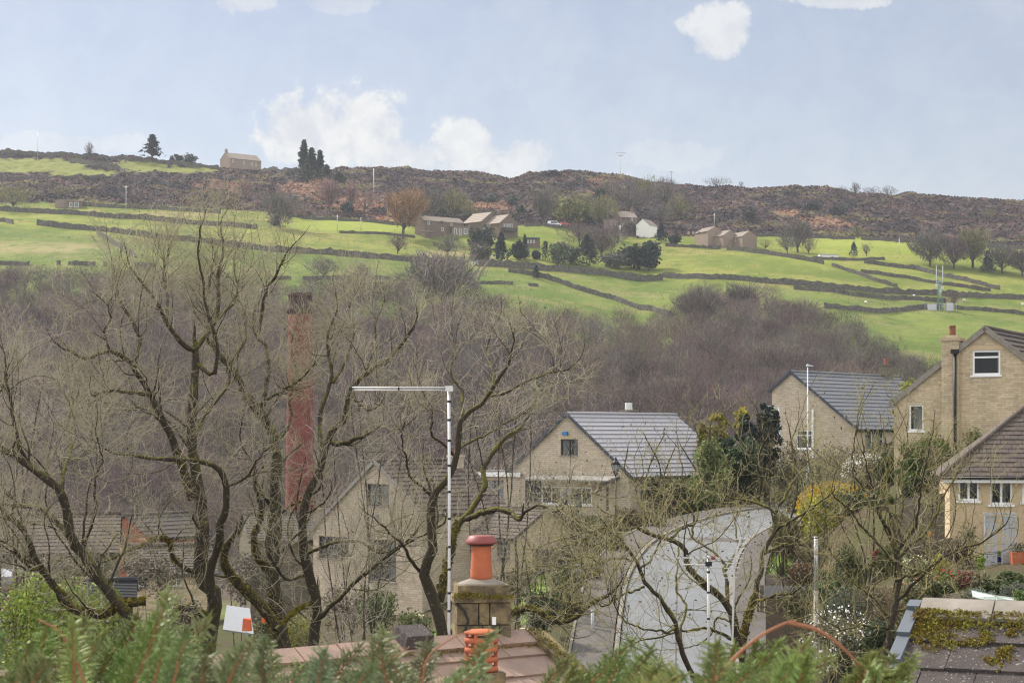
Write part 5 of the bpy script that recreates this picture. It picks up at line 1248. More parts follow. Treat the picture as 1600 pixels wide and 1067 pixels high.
# ---- buildings on the far hillside
def fhouse(name, label, cat, u, v, vg, phi, ridge, X, nh, pitch, wall, roofm='far_roof', wins=(), chim=(), fh=None, courses=5, group='stone buildings on the far hillside', Y=0):
    p = hit(u, vg); y = p[1]; h = House(name, label, cat, u, v, y, phi, ridge, X if ridge == 'x' else 0, Y or (X if ridge == 'y' else 0), nh, pitch, p[2] - .2, wall, group, far_half=fh or nh)
    h.base = -4
    for (f, u0, v0, u1, v1) in wins: win(h, f, u0, v0, u1, v1, pane='far_glass', frame='grey_white', sill=False, fw=.16, depth=.14)
    h.walls(); h.roof(roofm, courses, trim=None, gutter=None, step=.06, thick=.12, verge=.1, over=.25, ridge_m=roofm)
    for (a, t) in chim: h.chimney(a, t, 'near', 1.0, .9, 1.3, wall, 1, 'terra_old', .6, .2)
    return h
fhouse('farmhouse', 'long stone farmhouse alone on the left skyline with a chimney on its gable', 'house', 359, 247, 264, 38, 'x', 16, 4.3, 33, 'far_pale', wins=[('R', 363, 249, 365.6, 254), ('R', 380, 252, 382.6, 257), ('R', 393, 254, 395.4, 259), ('R', 399, 255, 401.4, 260)], chim=[(.6, .1)])
fa = fhouse('farmhouse', 'long dark stone farmhouse at the left of the hillside group, beside the orange tinted tree', 'house', 663, 344, 370, 35, 'x', 16.5, 3.1, 30, 'far_stone', wins=[('R', 668, 345, 672, 351), ('R', 688, 345, 692, 351), ('R', 704, 349, 707, 353), ('R', 690, 356, 694, 361)], chim=[(.4, .1)])
fhouse('sunroom', 'pale flat topped sunroom in front of the long dark farmhouse', 'building', 707, 354, 369, 12, 'x', 6, 1.8, 6, 'far_pale', wins=[('R', 710, 357, 714, 366), ('R', 718, 357, 721, 368), ('R', 725, 357, 730, 366)])
fhouse('outhouse', 'small lean-to outhouse against the left end of the long dark farmhouse', 'shed', 664, 362, 372, 30, 'x', 3.4, 1.6, 12, 'far_stone', wins=[('R', 671, 362, 675, 366)])
fhouse('house', 'brown stone house with dark gable behind the balcony house', 'house', 752, 346, 370, 44, 'y', 9.5, 5.0, 36, 'far_stone', wins=[('L', 732, 352, 735, 356)])
fb = fhouse('house', 'brown stone house with a row of bright gable windows over a balcony', 'house', 781, 348, 374, 42, 'y', 10.5, 4.2, 37, 'far_stone', wins=[('R', 786, 350, 789.3, 357), ('R', 790, 350, 793.3, 357), ('R', 794, 350, 797.3, 357), ('R', 798, 350, 801.3, 357), ('L', 761, 351, 766, 354)])
b = MB(); a0, a1 = a_of(fb, 784, 'R'), a_of(fb, 804, 'R'); zq = z_of(fb, 794, 361, 'R'); b.box((a0, -1.5, zq - .2), (a1, 0, zq)); b.box((a0, -1.5, zq), (a1, -1.4, zq + 1)); b.box((a0, -1.4, zq), (a0 + .1, 0, zq + 1)); b.box((a1 - .1, -1.4, zq), (a1, 0, zq + 1)); b.build('balcony', M['brown_frame'], fb.root)
fhouse('cabin', 'small dark garden cabin with three white windows below the balcony house', 'shed', 821, 373, 387, 10, 'x', 5.0, 2, 14, 'far_stone', 'slate_trim', wins=[('R', 824, 375, 826.4, 380), ('R', 828.5, 375, 831, 380), ('R', 833, 375, 835.4, 380)])
fhouse('cottage', 'tall grey stone cottage with five windows right of the parked cars', 'house', 969, 339, 360, 20, 'x', 6.8, 3.4, 36, 'far_stone', wins=[('R', 972, 339, 975.5, 345), ('R', 979, 339, 982.5, 345), ('R', 986, 340, 989, 345), ('R', 972, 349, 975.5, 354), ('R', 983, 349, 987, 354)], chim=[(6.2, .1), (.5, .1)])
fhouse('cottage_wing', 'lower stone wing joined to the left of the five window cottage', 'house', 944, 347, 360, 15, 'x', 5.5, 2.6, 24, 'far_pale', wins=[('R', 953, 348, 956, 352), ('R', 960, 348, 962.5, 352), ('R', 955, 354, 959, 358)])
fhouse('white_cottage', 'white walled cottage gable between the grey stone cottage and the small spruce', 'house', 1014, 351, 372, 60, 'x', 7, 2.6, 40, 'white_wall')
fhouse('barn', 'farthest left stone barn of the right hand farm row with a line of windows', 'barn', 1106, 361, 386, 24, 'y', 9.5, 3.0, 30, 'far_pale', wins=[('L', 1074, 362, 1077, 366), ('L', 1081, 362, 1084, 366), ('L', 1090, 362, 1093, 366), ('L', 1099, 362, 1102, 366)])
fhouse('barn', 'middle stone barn of the right hand farm row with a lean-to roof', 'barn', 1130, 368, 388, 30, 'y', 8, 3.2, 33, 'far_pale', wins=[('L', 1109, 372, 1113, 378)])
fhouse('barn', 'nearest stone barn of the right hand farm row with the palest roof', 'barn', 1160, 369, 389, 24, 'y', 10.5, 2.9, 34, 'far_pale', wins=[('L', 1138, 382, 1142, 386), ('L', 1148, 373, 1150, 377)])
sh = fhouse('farm_shed', 'long low farm shed with a pale pink roof at the left foot of the heather', 'shed', 86, 313, 325, 14, 'y', 9.5, 3.2, 9, 'far_pale', 'tile_pink')
fhouse('farm_shed', 'low blue grey farm shed with an open front right of the pink roofed shed', 'shed', 105, 314, 326, 12, 'x', 5.2, 2.2, 8, 'far_stone', 'far_roof', wins=[('R', 108, 316, 113, 324), ('R', 116, 316, 123, 324)])
fhouse('field_shed', 'long low pale blue shed in the bright field right of the barns', 'shed', 1281, 398, 404, 8, 'x', 6.5, 1.2, 8, 'white_wall', 'lead')

# ---- houses at the lower left, glimpsed through the trees
for k, (nm, lab, u, v, y, phi, rid, X, nh, pit, wall, roofm, wn) in enumerate([
    ('terrace_house', 'terraced stone house with a stone slate roof below the crook of the leftmost tree', 204, 894, 88, 14, 'x', 3.8, 1.9, 30, 'stone_gold', 'stone_slate', [('R', 215, 896, 231, 916), ('R', 268, 896, 284, 916)]),
    ('terrace_house', 'dark roofed stone house at the bottom left edge below the two red chimney pots', -60, 862, 96, 10, 'x', 7.6, 3.0, 30, 'stone_grey', 'tile_brown', [('R', 20, 872, 36, 892), ('R', 62, 872, 78, 892)]),
    ('stone_house', 'grey stone house with a wide slate roof behind the lower brick chimney', 392, 842, 120, 16, 'x', 4.2, 2.6, 30, 'stone_grey', 'stone_slate', [('R', 415, 850, 436, 880)]),
    ('outbuilding', 'low black roofed outbuilding at the bottom left behind the leafy bush', 132, 930, 62, 10, 'x', 1.5, 1.0, 20, 'stone_dark', 'black_felt', []),
]):
    h = House(nm, lab, 'house', u, v, y, phi, rid, X, 0, nh, pit, None, wall, 'houses glimpsed at the lower left', far_half=nh)
    for (f, u0, v0, u1, v1) in wn: win(h, f, u0, v0, u1, v1, mul=(.5,), frame='grey_white', pane='far_glass')
    h.walls(); h.roof(roofm, 11, trim=None, step=.03, thick=.03, over=.25)
    if k == 1:
        for (uu, vv) in ((22, 852), (72, 852)):
            q = P(uu, vv, y + 2.4); q = h.root.matrix_basis.inverted() @ q; m = MB(); m.box((q.x - .55, q.y - .4, h.he), (q.x + .55, q.y + .4, q.z)); m.box((q.x - .6, q.y - .45, q.z + .001), (q.x + .6, q.y + .45, q.z + .1)); c = m.build('chimney', M['stone_dark'], h.roof_o)
            m = MB()
            for dx in (-.2, .2): m.lathe([(.17, 0), (.16, .1), (.14, .5), (.17, .55), (.17, .62)], (q.x + dx, q.y, q.z + .1), 12)
            m.build('chimney_pot', M['red_brick' if uu > 50 else 'terracotta'], c)
    if k == 0:
        q = h.root.matrix_basis.inverted() @ P(222, 862, y + 2); m = MB(); m.box((q.x - .4, q.y - .3, h.he), (q.x + .4, q.y + .3, q.z)); c = m.build('chimney', M['stone_dark'], h.roof_o)
        m = MB(); m.lathe([(.16, 0), (.14, .5), (.17, .6)], (q.x, q.y, q.z), 12); m.build('chimney_pot', M['terracotta'], c)
hr_ = House('brick_building', 'red brick gable end seen between the leftmost and the biggest tree', 'house', 232, 838, 125, 60, 'x', 6, 0, 1.9, 35, None, 'red_brick', 'houses glimpsed at the lower left', far_half=1.9)
hr_.walls(); hr_.roof('stone_slate', 6, trim=None)

# ---- the brick mill chimney down in the valley
yb = 228; cpos = P(469, 800, yb); zg = H1(cpos.x, yb); root = empty('mill_chimney', (cpos.x, yb, zg), 0, 'tall round red brick mill chimney with a blackened top rising out of the wood', 'chimney')
zt = (HV - 458) / F * yb - zg; zc1 = (HV - 487) / F * yb - zg
b = MB(); r_top = px2m(18.5, yb); r_bot = px2m(26, yb); n = 30
prof = [(r_bot + (r_top - r_bot) * (i / n), -1 + (zc1 + 1) * i / n) for i in range(n + 1)]; b.lathe(prof, n=40); sh_ = b.build('shaft', M['mill_brick'], root)
# wrap brick courses round the shaft
def cyl_uv(o, rad):
    me = o.data; uv = me.uv_layers['UVMap'].data
    for p in me.polygons:
        aa = [math.atan2(me.vertices[v].co.y, me.vertices[v].co.x) for v in p.vertices]
        for li, v, a in zip(p.loop_indices, p.vertices, aa):
            if max(aa) - min(aa) > 3 and a < 0: a += 2 * math.pi
            uv[li].uv = (a * rad, me.vertices[v].co.z)
cyl_uv(sh_, 1.5)
b = MB(); b.lathe([(r_top * 1.02, zc1 - .3), (r_top * 1.16, zc1), (r_top * 1.16, zc1 + .35), (r_top * 1.05, zc1 + .5), (r_top * 1.0, zc1 + .9), (r_top * 1.0, zt - .5), (r_top * 1.05, zt - .35), (r_top * 1.05, zt), (r_top * .8, zt), (r_top * .8, zt - 1)], n=40)
cp_ = b.build('cap', M['soot'], root); cyl_uv(cp_, 1.5)
# ------------------------------------------------------------------ the roof and chimney stack just below the window
RIDGE_Z = -2.14; ra, rb_ = Vector((.15, 20.1, RIDGE_Z)), Vector((-6.6, 14.95, RIDGE_Z))
rd = (ra - rb_).normalized(); hd = Vector((rd.y, -rd.x, 0)); pt_ = R(25); sd = hd * math.cos(pt_) + Vector((0, 0, -math.sin(pt_))); nd = hd * math.sin(pt_) + Vector((0, 0, math.cos(pt_))); Lr = (ra - rb_).length
near = empty('near_house', (ra.x - 2, 18, H1(-2, 18)), 0, 'house just below with a faded pink brown tiled roof, seen behind the cypress sprays', 'house'); no = near.location
def rp_(a, t, n): return rb_ + rd * a + sd * t + nd * n - no
b = MB(); rr_ = np.random.default_rng(4); gw, gl = .40, .36; TS = 5.0
for i in range(int(TS / gl)):
    for j in range(-1, int(Lr / gw) + 1):
        a = j * gw + (gw / 2 if i % 2 else 0); a0, a1 = max(a, 0), min(a + gw - .006, Lr)
        if a1 - a0 < .05: continue
        t = i * gl; e = rr_.normal() * .004; e2 = rr_.normal() * .003
        b.hexa([rp_(a0, t + gl + .03, .02 + e), rp_(a1, t + gl + .03, .02 + e2), rp_(a1, t, .0), rp_(a0, t, .0), rp_(a0, t + gl + .03, .055 + e), rp_(a1, t + gl + .03, .055 + e2), rp_(a1, t, .03), rp_(a0, t, .03)])
bk = lambda a, t, n: rb_ + rd * a + (Vector((-sd.x, -sd.y, sd.z))) * t + Vector((-nd.x, -nd.y, nd.z)) * n - no
b.hexa([bk(0, 0, -.02), bk(Lr, 0, -.02), bk(Lr, 4.2, -.02), bk(0, 4.2, -.02), bk(0, 0, .03), bk(Lr, 0, .03), bk(Lr, 4.2, .03), bk(0, 4.2, .03)])
rf = b.build('roof', M['tile_pink'], near)
b = MB()                                                                 # house walls under it
w0 = [rb_ + hd * 4.2 * s + rd * a for s, a in ((-.86, .1), (.95, .1), (.95, Lr - .12), (-.86, Lr - .12))]
for i in range(4):
    p, q = w0[i] - no, w0[(i + 1) % 4] - no
    zt_ = -2.5 - no.z
    zz = [-4.25 - no.z, -4.25 - no.z]; b.face([(p.x, p.y, -1.5), (q.x, q.y, -1.5), (q.x, q.y, zz[1]), (p.x, p.y, zz[0])])
for a in (.1, Lr - .12):
    p, q, t = rb_ + hd * 4.2 * -.86 + rd * a - no, rb_ + hd * 4.2 * .95 + rd * a - no, rb_ + rd * a - no
    b.face([(p.x, p.y, -4.25 - no.z), (q.x, q.y, -4.25 - no.z), (t.x, t.y, t.z - .08)])
b.build('wall', M['stone_grey'], near)
b = MB(); n = int(Lr / .46)
for i in range(n):
    a0, a1 = Lr * i / n + .006, Lr * (i + 1) / n - .006; dz = rr_.normal() * .004
    for sgn in (1, -1):
        f = rp_ if sgn == 1 else bk
        c = [f(a0, .20, .05), f(a1, .20, .05), f(a1, -.02, .06), f(a0, -.02, .06), f(a0, .20, .085 + dz), f(a1, .20, .085 + dz), f(a1, -.03, .10 + dz), f(a0, -.03, .10 + dz)]
        b.hexa(c if sgn == 1 else [c[1], c[0], c[3], c[2], c[5], c[4], c[7], c[6]])
b.build('ridge_tiles', M['tile_pink'], rf)
b = MB(); n = 9
for i in range(n):                                                       # mossy stone verge down the right hand gable
    t0, t1 = TS * i / n + .01, TS * (i + 1) / n - .01
    b.hexa([rp_(Lr - .02, t1, -.06), rp_(Lr + .22, t1, -.06), rp_(Lr + .22, t0, -.06), rp_(Lr - .02, t0, -.06), rp_(Lr - .02, t1, .10), rp_(Lr + .22, t1, .08), rp_(Lr + .22, t0, .09), rp_(Lr - .02, t0, .11)])
b.build('verge_stones', M['chim_stone'], rf)
def moss_on(parent, off, pts, rad, n, seed, sz=(.012, .03)):
    r = np.random.default_rng(seed); P_ = np.array(pts); i = r.integers(0, len(P_), n); p = P_[i] + r.normal(size=(n, 3)) * rad
    np_mesh('moss', leafquads(p - np.array(off), r.uniform(*sz, n), r, 1.0), soup(4, n), M['moss'], parent)
moss_on(rf, (0, 0, 0), [rp_(Lr + .05, t, .1) for t in np.linspace(0, 3, 40)], (.05, .05, .015), 2600, 5)
moss_on(rf, (0, 0, 0), [rp_(a, .22 + .02 * math.sin(a * 9), .06) for a in np.linspace(0, Lr, 80)], (.03, .03, .012), 1500, 6)
b = MB(); a = (P(688, 993, 18.9) - rb_).dot(rd)
c = [rp_(a - .26, .17, .07), rp_(a + .1, .17, .07), rp_(a + .1, -.1, .08), rp_(a - .26, -.1, .08), rp_(a - .24, .13, .22), rp_(a + .08, .13, .22), rp_(a + .08, -.1, .22), rp_(a - .24, -.1, .22)]
b.hexa(c); b.build('ridge_vent', M['tile_mossy'], rf)
# chimney stack
ys = 20.0; s_ = ys / F; cxp = (752 - CU) * s_; base_z = -2.9
st = empty('chimney_stack', (cxp, ys, base_z), R(8), 'blackened sandstone chimney stack carrying the orange clay pot', 'chimney')
def Z(v): return (HV - v) * s_ - base_z
b = MB(); hw = 43 * s_; rr_ = np.random.default_rng(8)
zz = np.linspace(0, Z(938), 6)
for i in range(5):
    xs = [-hw, hw] if False else sorted([-hw, hw] + [(-hw + 2 * hw * k / 3 + rr_.uniform(-.05, .05) + (.09 if i % 2 else 0)) for k in (1, 2)])
    for k in range(3):
        e = rr_.uniform(0, .012); b.box((xs[k] + .007, -hw * .78 - e, zz[i] + .007), (xs[k + 1] - .007, hw * .78 + e, zz[i + 1] - .007))
b.box((-hw + .02, -hw * .78 + .02, 0), (hw - .02, hw * .78 - .02, Z(938)), 1)
sk = b.build('stack', [M['chim_stone'], M['dry_stone']], st)
b = MB(); b.box((-hw * 1.10, -hw * .9, Z(938) + .002), (hw * 1.10, hw * .9, Z(929))); b.box((-hw * .93, -hw * .74, Z(929) + .002), (hw * .93, hw * .74, Z(912)))
b.build('cornice', M['chim_stone'], st)
b = MB(); b.lathe([(hw * .92, Z(913)), (hw * .80, Z(909)), (17.5 * s_, Z(903)), (15 * s_, Z(901))], n=28, sy=.82); b.build('flaunching', M['coping'], st)
moss_on(st, (0, 0, 0), [(x, -hw * .86, Z(929)) for x in np.linspace(-hw, hw, 30)] + [(x, -hw * .74, Z(925)) for x in np.linspace(-hw, -hw * .1, 15)], (.02, .02, .012), 1300, 7, (.01, .022))
b = MB(); b.tube([(-hw * 1.02, -hw * .82, Z(938)), (-hw * .72, -hw * .9, Z(950)), (-hw * .58, -hw * .92, Z(966)), (-hw * .75, -hw * .92, Z(985)), (-hw * .95, -hw * .92, Z(1000))], .014, 6); b.build('cable', M['black'], st)
b = MB(); b.box((hw * .28, -hw * .78 - .04, Z(972)), (hw * .42, -hw * .78 - .014, Z(960))); b.build('junction_box', M['white'], st)
b = MB(); b.hexa([(-hw * .9, -hw * .78 - .06, Z(1004)), (hw * .3, -hw * .78 - .06, Z(1004)), (hw * .3, -hw * .78 - .016, Z(1004)), (-hw * .9, -hw * .78 - .016, Z(1004)), (-hw * .78, -hw * .78 - .03, Z(985)), (hw * .22, -hw * .78 - .03, Z(985)), (hw * .22, -hw * .78 - .016, Z(985)), (-hw * .78, -hw * .78 - .016, Z(985))]); b.build('flashing', M['lead'], st)
pot = empty('chimney_pot', (cxp, ys, base_z + Z(903)), 0, 'orange clay chimney pot with a maroon cowl on the sandstone stack', 'chimney pot')
zq = lambda v: (903 - v) * s_
b = MB(); b.lathe([(17.5 * s_, -.03), (17.4 * s_, zq(899)), (16.8 * s_, zq(890)), (15.8 * s_, zq(875)), (15.3 * s_, zq(860)), (15.6 * s_, zq(852)), (13 * s_, zq(852)), (12.5 * s_, zq(870))], n=40); b.build('pot', M['terracotta'], pot)
b = MB(); b.lathe([(12 * s_, zq(853)), (19.5 * s_, zq(851.5)), (19.5 * s_, zq(850)), (15 * s_, zq(849.5)), (15 * s_, zq(847)), (20 * s_, zq(846.5))], n=40)
for k in range(10):
    a = k * .628; b.bar((17 * s_ * math.cos(a), 17 * s_ * math.sin(a), zq(852)), (17 * s_ * math.cos(a), 17 * s_ * math.sin(a), zq(846)), .006)
b.build('mesh_band', M['brown_frame'], pot)
b = MB(); b.lathe([(24.2 * s_, zq(849)), (24.8 * s_, zq(847)), (23.6 * s_, zq(844)), (20 * s_, zq(837.5)), (18.5 * s_, zq(836.3)), (4 * s_, zq(835.6))], n=48); b.build('cowl', M['maroon'], pot)
# louvred clay terminal on the roof slope in front
yl = 18.35; sl = yl / F; lp = P(752, 1052, yl)
lv = empty('louvred_pot', (lp.x, yl, lp.z), R(10), 'orange louvred clay flue terminal standing on the tiles in front of the stack', 'chimney pot')
b = MB(); b.box((-.21, -.17, -.35), (.21, .17, .02)); b.build('plinth', M['chim_stone'], lv)
b = MB(); hw2 = 27 * sl
for i in range(4):
    z0 = .02 + i * .092
    b.lathe([(hw2 * .80, z0), (hw2, z0 + .008), (hw2 * .97, z0 + .052), (hw2 * .80, z0 + .056)], n=24, sy=.8)
    if i < 3: b.lathe([(hw2 * .55, z0 + .05), (hw2 * .55, z0 + .095)], n=12, sy=.8)
    for k in range(6):
        a = k * 1.047; b.bar((hw2 * .85 * math.cos(a), hw2 * .68 * math.sin(a), z0 + .04), (hw2 * .85 * math.cos(a), hw2 * .68 * math.sin(a), z0 + .1), .03)
b.lathe([(hw2 * .9, .385), (hw2 * 1.03, .39), (hw2 * .98, .405), (hw2 * .6, .425), (.02, .432)], n=28, sy=.8); b.build('clay_body', M['terracotta'], lv)
# aerial mast
ym = 19.7; sm_ = ym / F; mx_ = (701.5 - CU) * sm_
ma = empty('aerial_mast', (mx_, ym, (HV - 1000) * sm_), 0, 'tall thin pale mast with black bands and a long horizontal aerial at its top', 'aerial')
zm = lambda v: (1000 - v) * sm_
b = MB(); b.tube([(.012, 0, 0), (0, 0, zm(985)), (.004, 0, zm(800)), (0, 0, zm(606))], .0155, 10); b.build('pole', M['alu'], ma)
b = MB()
for v in (627, 656, 688, 727, 768, 810, 854, 889, 926, 954): b.tube([(.003, 0, zm(v + 1.8)), (.003, 0, zm(v - 1.8))], .0185, 10)
b.build('tape_band', M['black'], ma)
b = MB(); xl = (549 - 701.5) * sm_; xr = 4 * sm_
for dz in (.013, -.013): b.tube([(xl, -.03, zm(607.5) + dz), (xr, -.03, zm(607.5) + dz)], .008, 8)
b.build('boom', M['alu'], ma)
b = MB(); b.box((xl - .02, -.05, zm(611)), (xl + .01, -.01, zm(604.5))); b.box((xl * .52, -.05, zm(610)), (xl * .52 + .016, -.01, zm(605))); b.build('end_cap', M['black'], ma)
b = MB(); b.box((-.035, -.052, zm(611.5)), (.042, -.012, zm(603))); b.build('clamp', M['alu'], ma)

# ------------------------------------------------------------------ mossy dark tiled roof at the lower right
yr = 12.0; r0 = P(1433, 957, yr); dr = Vector((math.cos(R(-24)), math.sin(R(-24)), 0)); hd2 = Vector((dr.y, -dr.x, 0)); pt2 = R(27); s2 = hd2 * math.cos(pt2) + Vector((0, 0, -math.sin(pt2))); n2_ = hd2 * math.sin(pt2) + Vector((0, 0, math.cos(pt2)))
rh = empty('near_house', (r0.x + 1.5, yr, H1(r0.x + 1.5, yr)), 0, 'dark tiled roof with mossy ridge and pale blue verge at the bottom right corner', 'house'); ro_ = rh.location
q2 = lambda a, t, n: r0 + dr * a + s2 * t + n2_ * n - ro_
bk2 = lambda a, t, n: r0 + dr * a + Vector((-s2.x, -s2.y, s2.z)) * t + Vector((-n2_.x, -n2_.y, n2_.z)) * n - ro_
b = MB(); rr_ = np.random.default_rng(12); gw, gl = .325, .30
for i in range(9):
    for j in range(-1, 13):
        a = j * gw + (gw * .5 if i % 2 == 0 else gw * .92); a0, a1 = max(a, .0), a + gw - .006
        if a1 < .06: continue
        t = .06 + i * gl; e = rr_.normal() * .003
        b.hexa([q2(a0, t + gl + .02, .018 + e), q2(a1, t + gl + .02, .018 + e), q2(a1, t - .03, .0), q2(a0, t - .03, .0), q2(a0, t + gl + .02, .05 + e), q2(a1, t + gl + .02, .05 + e), q2(a1, t - .03, .03), q2(a0, t - .03, .03)])
b.hexa([bk2(4.2, 0, -.02), bk2(0, 0, -.02), bk2(0, 2.6, -.02), bk2(4.2, 2.6, -.02), bk2(4.2, 0, .03), bk2(0, 0, .03), bk2(0, 2.6, .03), bk2(4.2, 2.6, .03)])
rf2 = b.build('roof', M['tile_mossy'], rh)
b = MB()
cr = [r0 + dr * a + hd2 * o - ro_ for a, o in ((.08, -2.2), (.08, 2.35), (4.1, 2.35), (4.1, -2.2))]
for i in range(4):
    p, q = cr[i], cr[(i + 1) % 4]; b.face([(p.x, p.y, -1), (q.x, q.y, -1), (q.x, q.y, r0.z - ro_.z - 1.25), (p.x, p.y, r0.z - ro_.z - 1.25)])
pk = r0 + dr * .08 - ro_; b.face([(cr[0].x, cr[0].y, r0.z - ro_.z - 1.25), (cr[1].x, cr[1].y, r0.z - ro_.z - 1.25), (pk.x, pk.y, pk.z - .06)])
b.build('wall', M['render'], rh)
b = MB()
for i in range(9):
    a0, a1 = .04 + i * .45, .04 + (i + 1) * .45 - .008
    for f, fl in ((q2, 0), (bk2, 1)):
        c = [f(a0, .15, .05), f(a1, .15, .05), f(a1, -.02, .06), f(a0, -.02, .06), f(a0, .15, .075), f(a1, .15, .075), f(a1, -.03, .095), f(a0, -.03, .095)]
        b.hexa([c[1], c[0], c[3], c[2], c[5], c[4], c[7], c[6]] if fl else c)
b.build('ridge_tiles', M['coping'], rf2)
b = MB()
for i in range(-1, 8):
    t0, t1 = .06 + i * gl, .06 + (i + 1) * gl - .004
    if i < 0: t0 = -.06
    b.hexa([q2(-.05, t1, -.07), q2(.03, t1, -.07), q2(.03, t0, -.085), q2(-.05, t0, -.085), q2(-.05, t1, .085), q2(.03, t1, .085), q2(.03, t0, .06), q2(-.05, t0, .06)])
b.build('verge_caps', M['verge_blue'], rf2)
# tufts of moss along the ridge and in the tile joints
r = np.random.default_rng(21); pts = []
for a in np.arange(.03, 3.2, .012):
    k = sm(np.array([fbm(np.array([a * 2.2]), np.array([.3]), 61, 3)[0]]), -.38, .08)[0]
    for _ in range(int(5 * k + 1)): pts.append((a + r.normal() * .01, .06 + abs(r.normal()) * .06 + .03, .085))
    for _ in range(int(6 * k)): pts.append((a, .16 + abs(r.normal()) * .045 * (.4 + 1.6 * k), .055))
for a in np.arange(.04, .36, .006):
    for _ in range(int(6 * (1 - a / .4))): pts.append((a, .2 + r.random() * .2, .05))
for (a, t, sp) in [(.47, .30, .03), (.49, .36, .02), (.62, .27, .02), (.80, .24, .02), (.42, .385, .03), (.30, .385, .04), (.93, .35, .03), (1.0, .37, .03), (.98, .22, .015), (.62, .46, .02), (.60, .52, .03), (.57, .58, .03), (.20, .43, .05), (.85, .66, .02), (1.1, .5, .02), (1.3, .38, .03)]:
    for _ in range(26): pts.append((a + r.normal() * sp, t + r.normal() * sp, .052))
cl = []
for (a, t, n) in pts:
    p = np.array(q2(a, t, n)); k = 12; cl.append(p + ball(k, r, .4) * np.array([.022, .022, .016]))
cl = np.vstack(cl); np_mesh('moss', leafquads(cl, r.uniform(.007, .017, len(cl)), r, 1.0), soup(4, len(cl)), M['moss'], rf2)
# ------------------------------------------------------------------ posts, masts, lamps, vehicles, animals
def gpos(u, y): x = (u - CU) / F * y; return Vector((x, y, H1(x, y)))
def street_lamp(label, u, y, vtop, arm, group=None, w=6):
    p = gpos(u, y); o = empty('street_lamp', p, 0, label, 'street lamp', group); zt = (HV - vtop) / F * y - p.z
    b = MB(); b.tube([(0, 0, -.3), (0, 0, 1.2), (0, 0, 1.25), (0, 0, zt)], [.085, .085, .055, .045], 10); b.build('column', M['lamp_grey'], o)
    b = MB(); d = 1 if arm > 0 else -1
    b.tube([(0, 0, zt), (0, 0, zt + .1)], .04, 8)
    c = [(-.10 * d, -.13, zt + .08), (.42 * d, -.10, zt + .10), (.42 * d, .10, zt + .10), (-.10 * d, .13, zt + .08), (-.08 * d, -.1, zt + .2), (.34 * d, -.07, zt + .15), (.34 * d, .07, zt + .15), (-.08 * d, .1, zt + .2)]
    b.hexa(c if d > 0 else [c[1], c[0], c[3], c[2], c[5], c[4], c[7], c[6]]); h = b.build('lantern', M['lamp_grey'], o)
    b = MB(); b.tube([(.0, 0, zt + .2), (0, 0, zt + .27)], .05, 8); b.build('light_sensor', M['lamp_grey'], h)
    b = MB(); b.box((.02 if d > 0 else -.3, -.07, zt + .072), (.3 if d > 0 else -.02, .07, zt + .082)); b.build('lens', M['glass'], h)
    return o
street_lamp('tall pale street lamp before the gable of the dark roofed house', 1262, 138, 574, 1)
street_lamp('pale street lamp on the pavement beside the road, lower left of it', 926, 90, 990, -1)
p = gpos(1219, 135); o = empty('street_lamp', p, 0, 'short grey leaning post with a bracket left of the tall street lamp', 'street lamp'); zt = (HV - 636) / F * 135 - p.z
b = MB(); b.tube([(.25, 0, -.3), (.05, 0, zt * .5), (-.1, 0, zt)], [.10, .09, .07], 8); b.build('column', M['galv'], o)
b = MB(); b.bar((-.1, 0, zt), (-.85, 0, zt + .05), .05); b.box((-1.0, -.1, zt - .02), (-.6, .1, zt + .1)); b.build('lantern', M['lamp_grey'], o)
# old style lantern in front of the grey roofed house
y = 118; p = gpos(962, y); o = empty('lamp_post', p, 0, 'black old style lantern on a post at the corner of the grey roofed house', 'lamp post'); zt = (HV - 741) / F * y - p.z
b = MB(); b.tube([(0, 0, -.3), (0, 0, .8), (0, 0, .85), (0, 0, zt)], [.09, .09, .055, .045], 10); b.bar((-.3, 0, zt - .25), (.3, 0, zt - .25), .04); b.build('column', M['black'], o)
b = MB(); b.lathe([(.11, zt), (.26, zt + .62), (.24, zt + .62)], n=6); lt = b.build('lantern', glass_mat('lantern glass', (.3, .32, .33), .35), o)
b = MB(); b.lathe([(.30, zt + .621), (.16, zt + .82), (.09, zt + .86), (.09, zt + .95), (.02, zt + 1.1)], n=6); b.lathe([(.13, zt - .04), (.13, zt - .002)], n=6)
for k in range(6): a = k * 1.047; b.bar((.115 * math.cos(a), .115 * math.sin(a), zt), (.265 * math.cos(a), .265 * math.sin(a), zt + .62), .025)
b.build('lantern_frame', M['black'], lt)
# wooden pole with grey sleeve among the gardens
y = 66; p = gpos(1275, y); o = empty('pole', p, 0, 'half grey half brown pole standing among the twigs above the white blossom bush', 'pole'); zt = (HV - 838) / F * y - p.z; zm_ = (HV - 922) / F * y - p.z
b = MB(); b.tube([(0, 0, -.4), (0, 0, zm_)], .085, 10); b.build('lower_post', M['pole_wood'], o)
b = MB(); b.tube([(0, 0, zm_ + .002), (0, 0, zt)], .075, 10); b.build('upper_post', M['galv'], o)
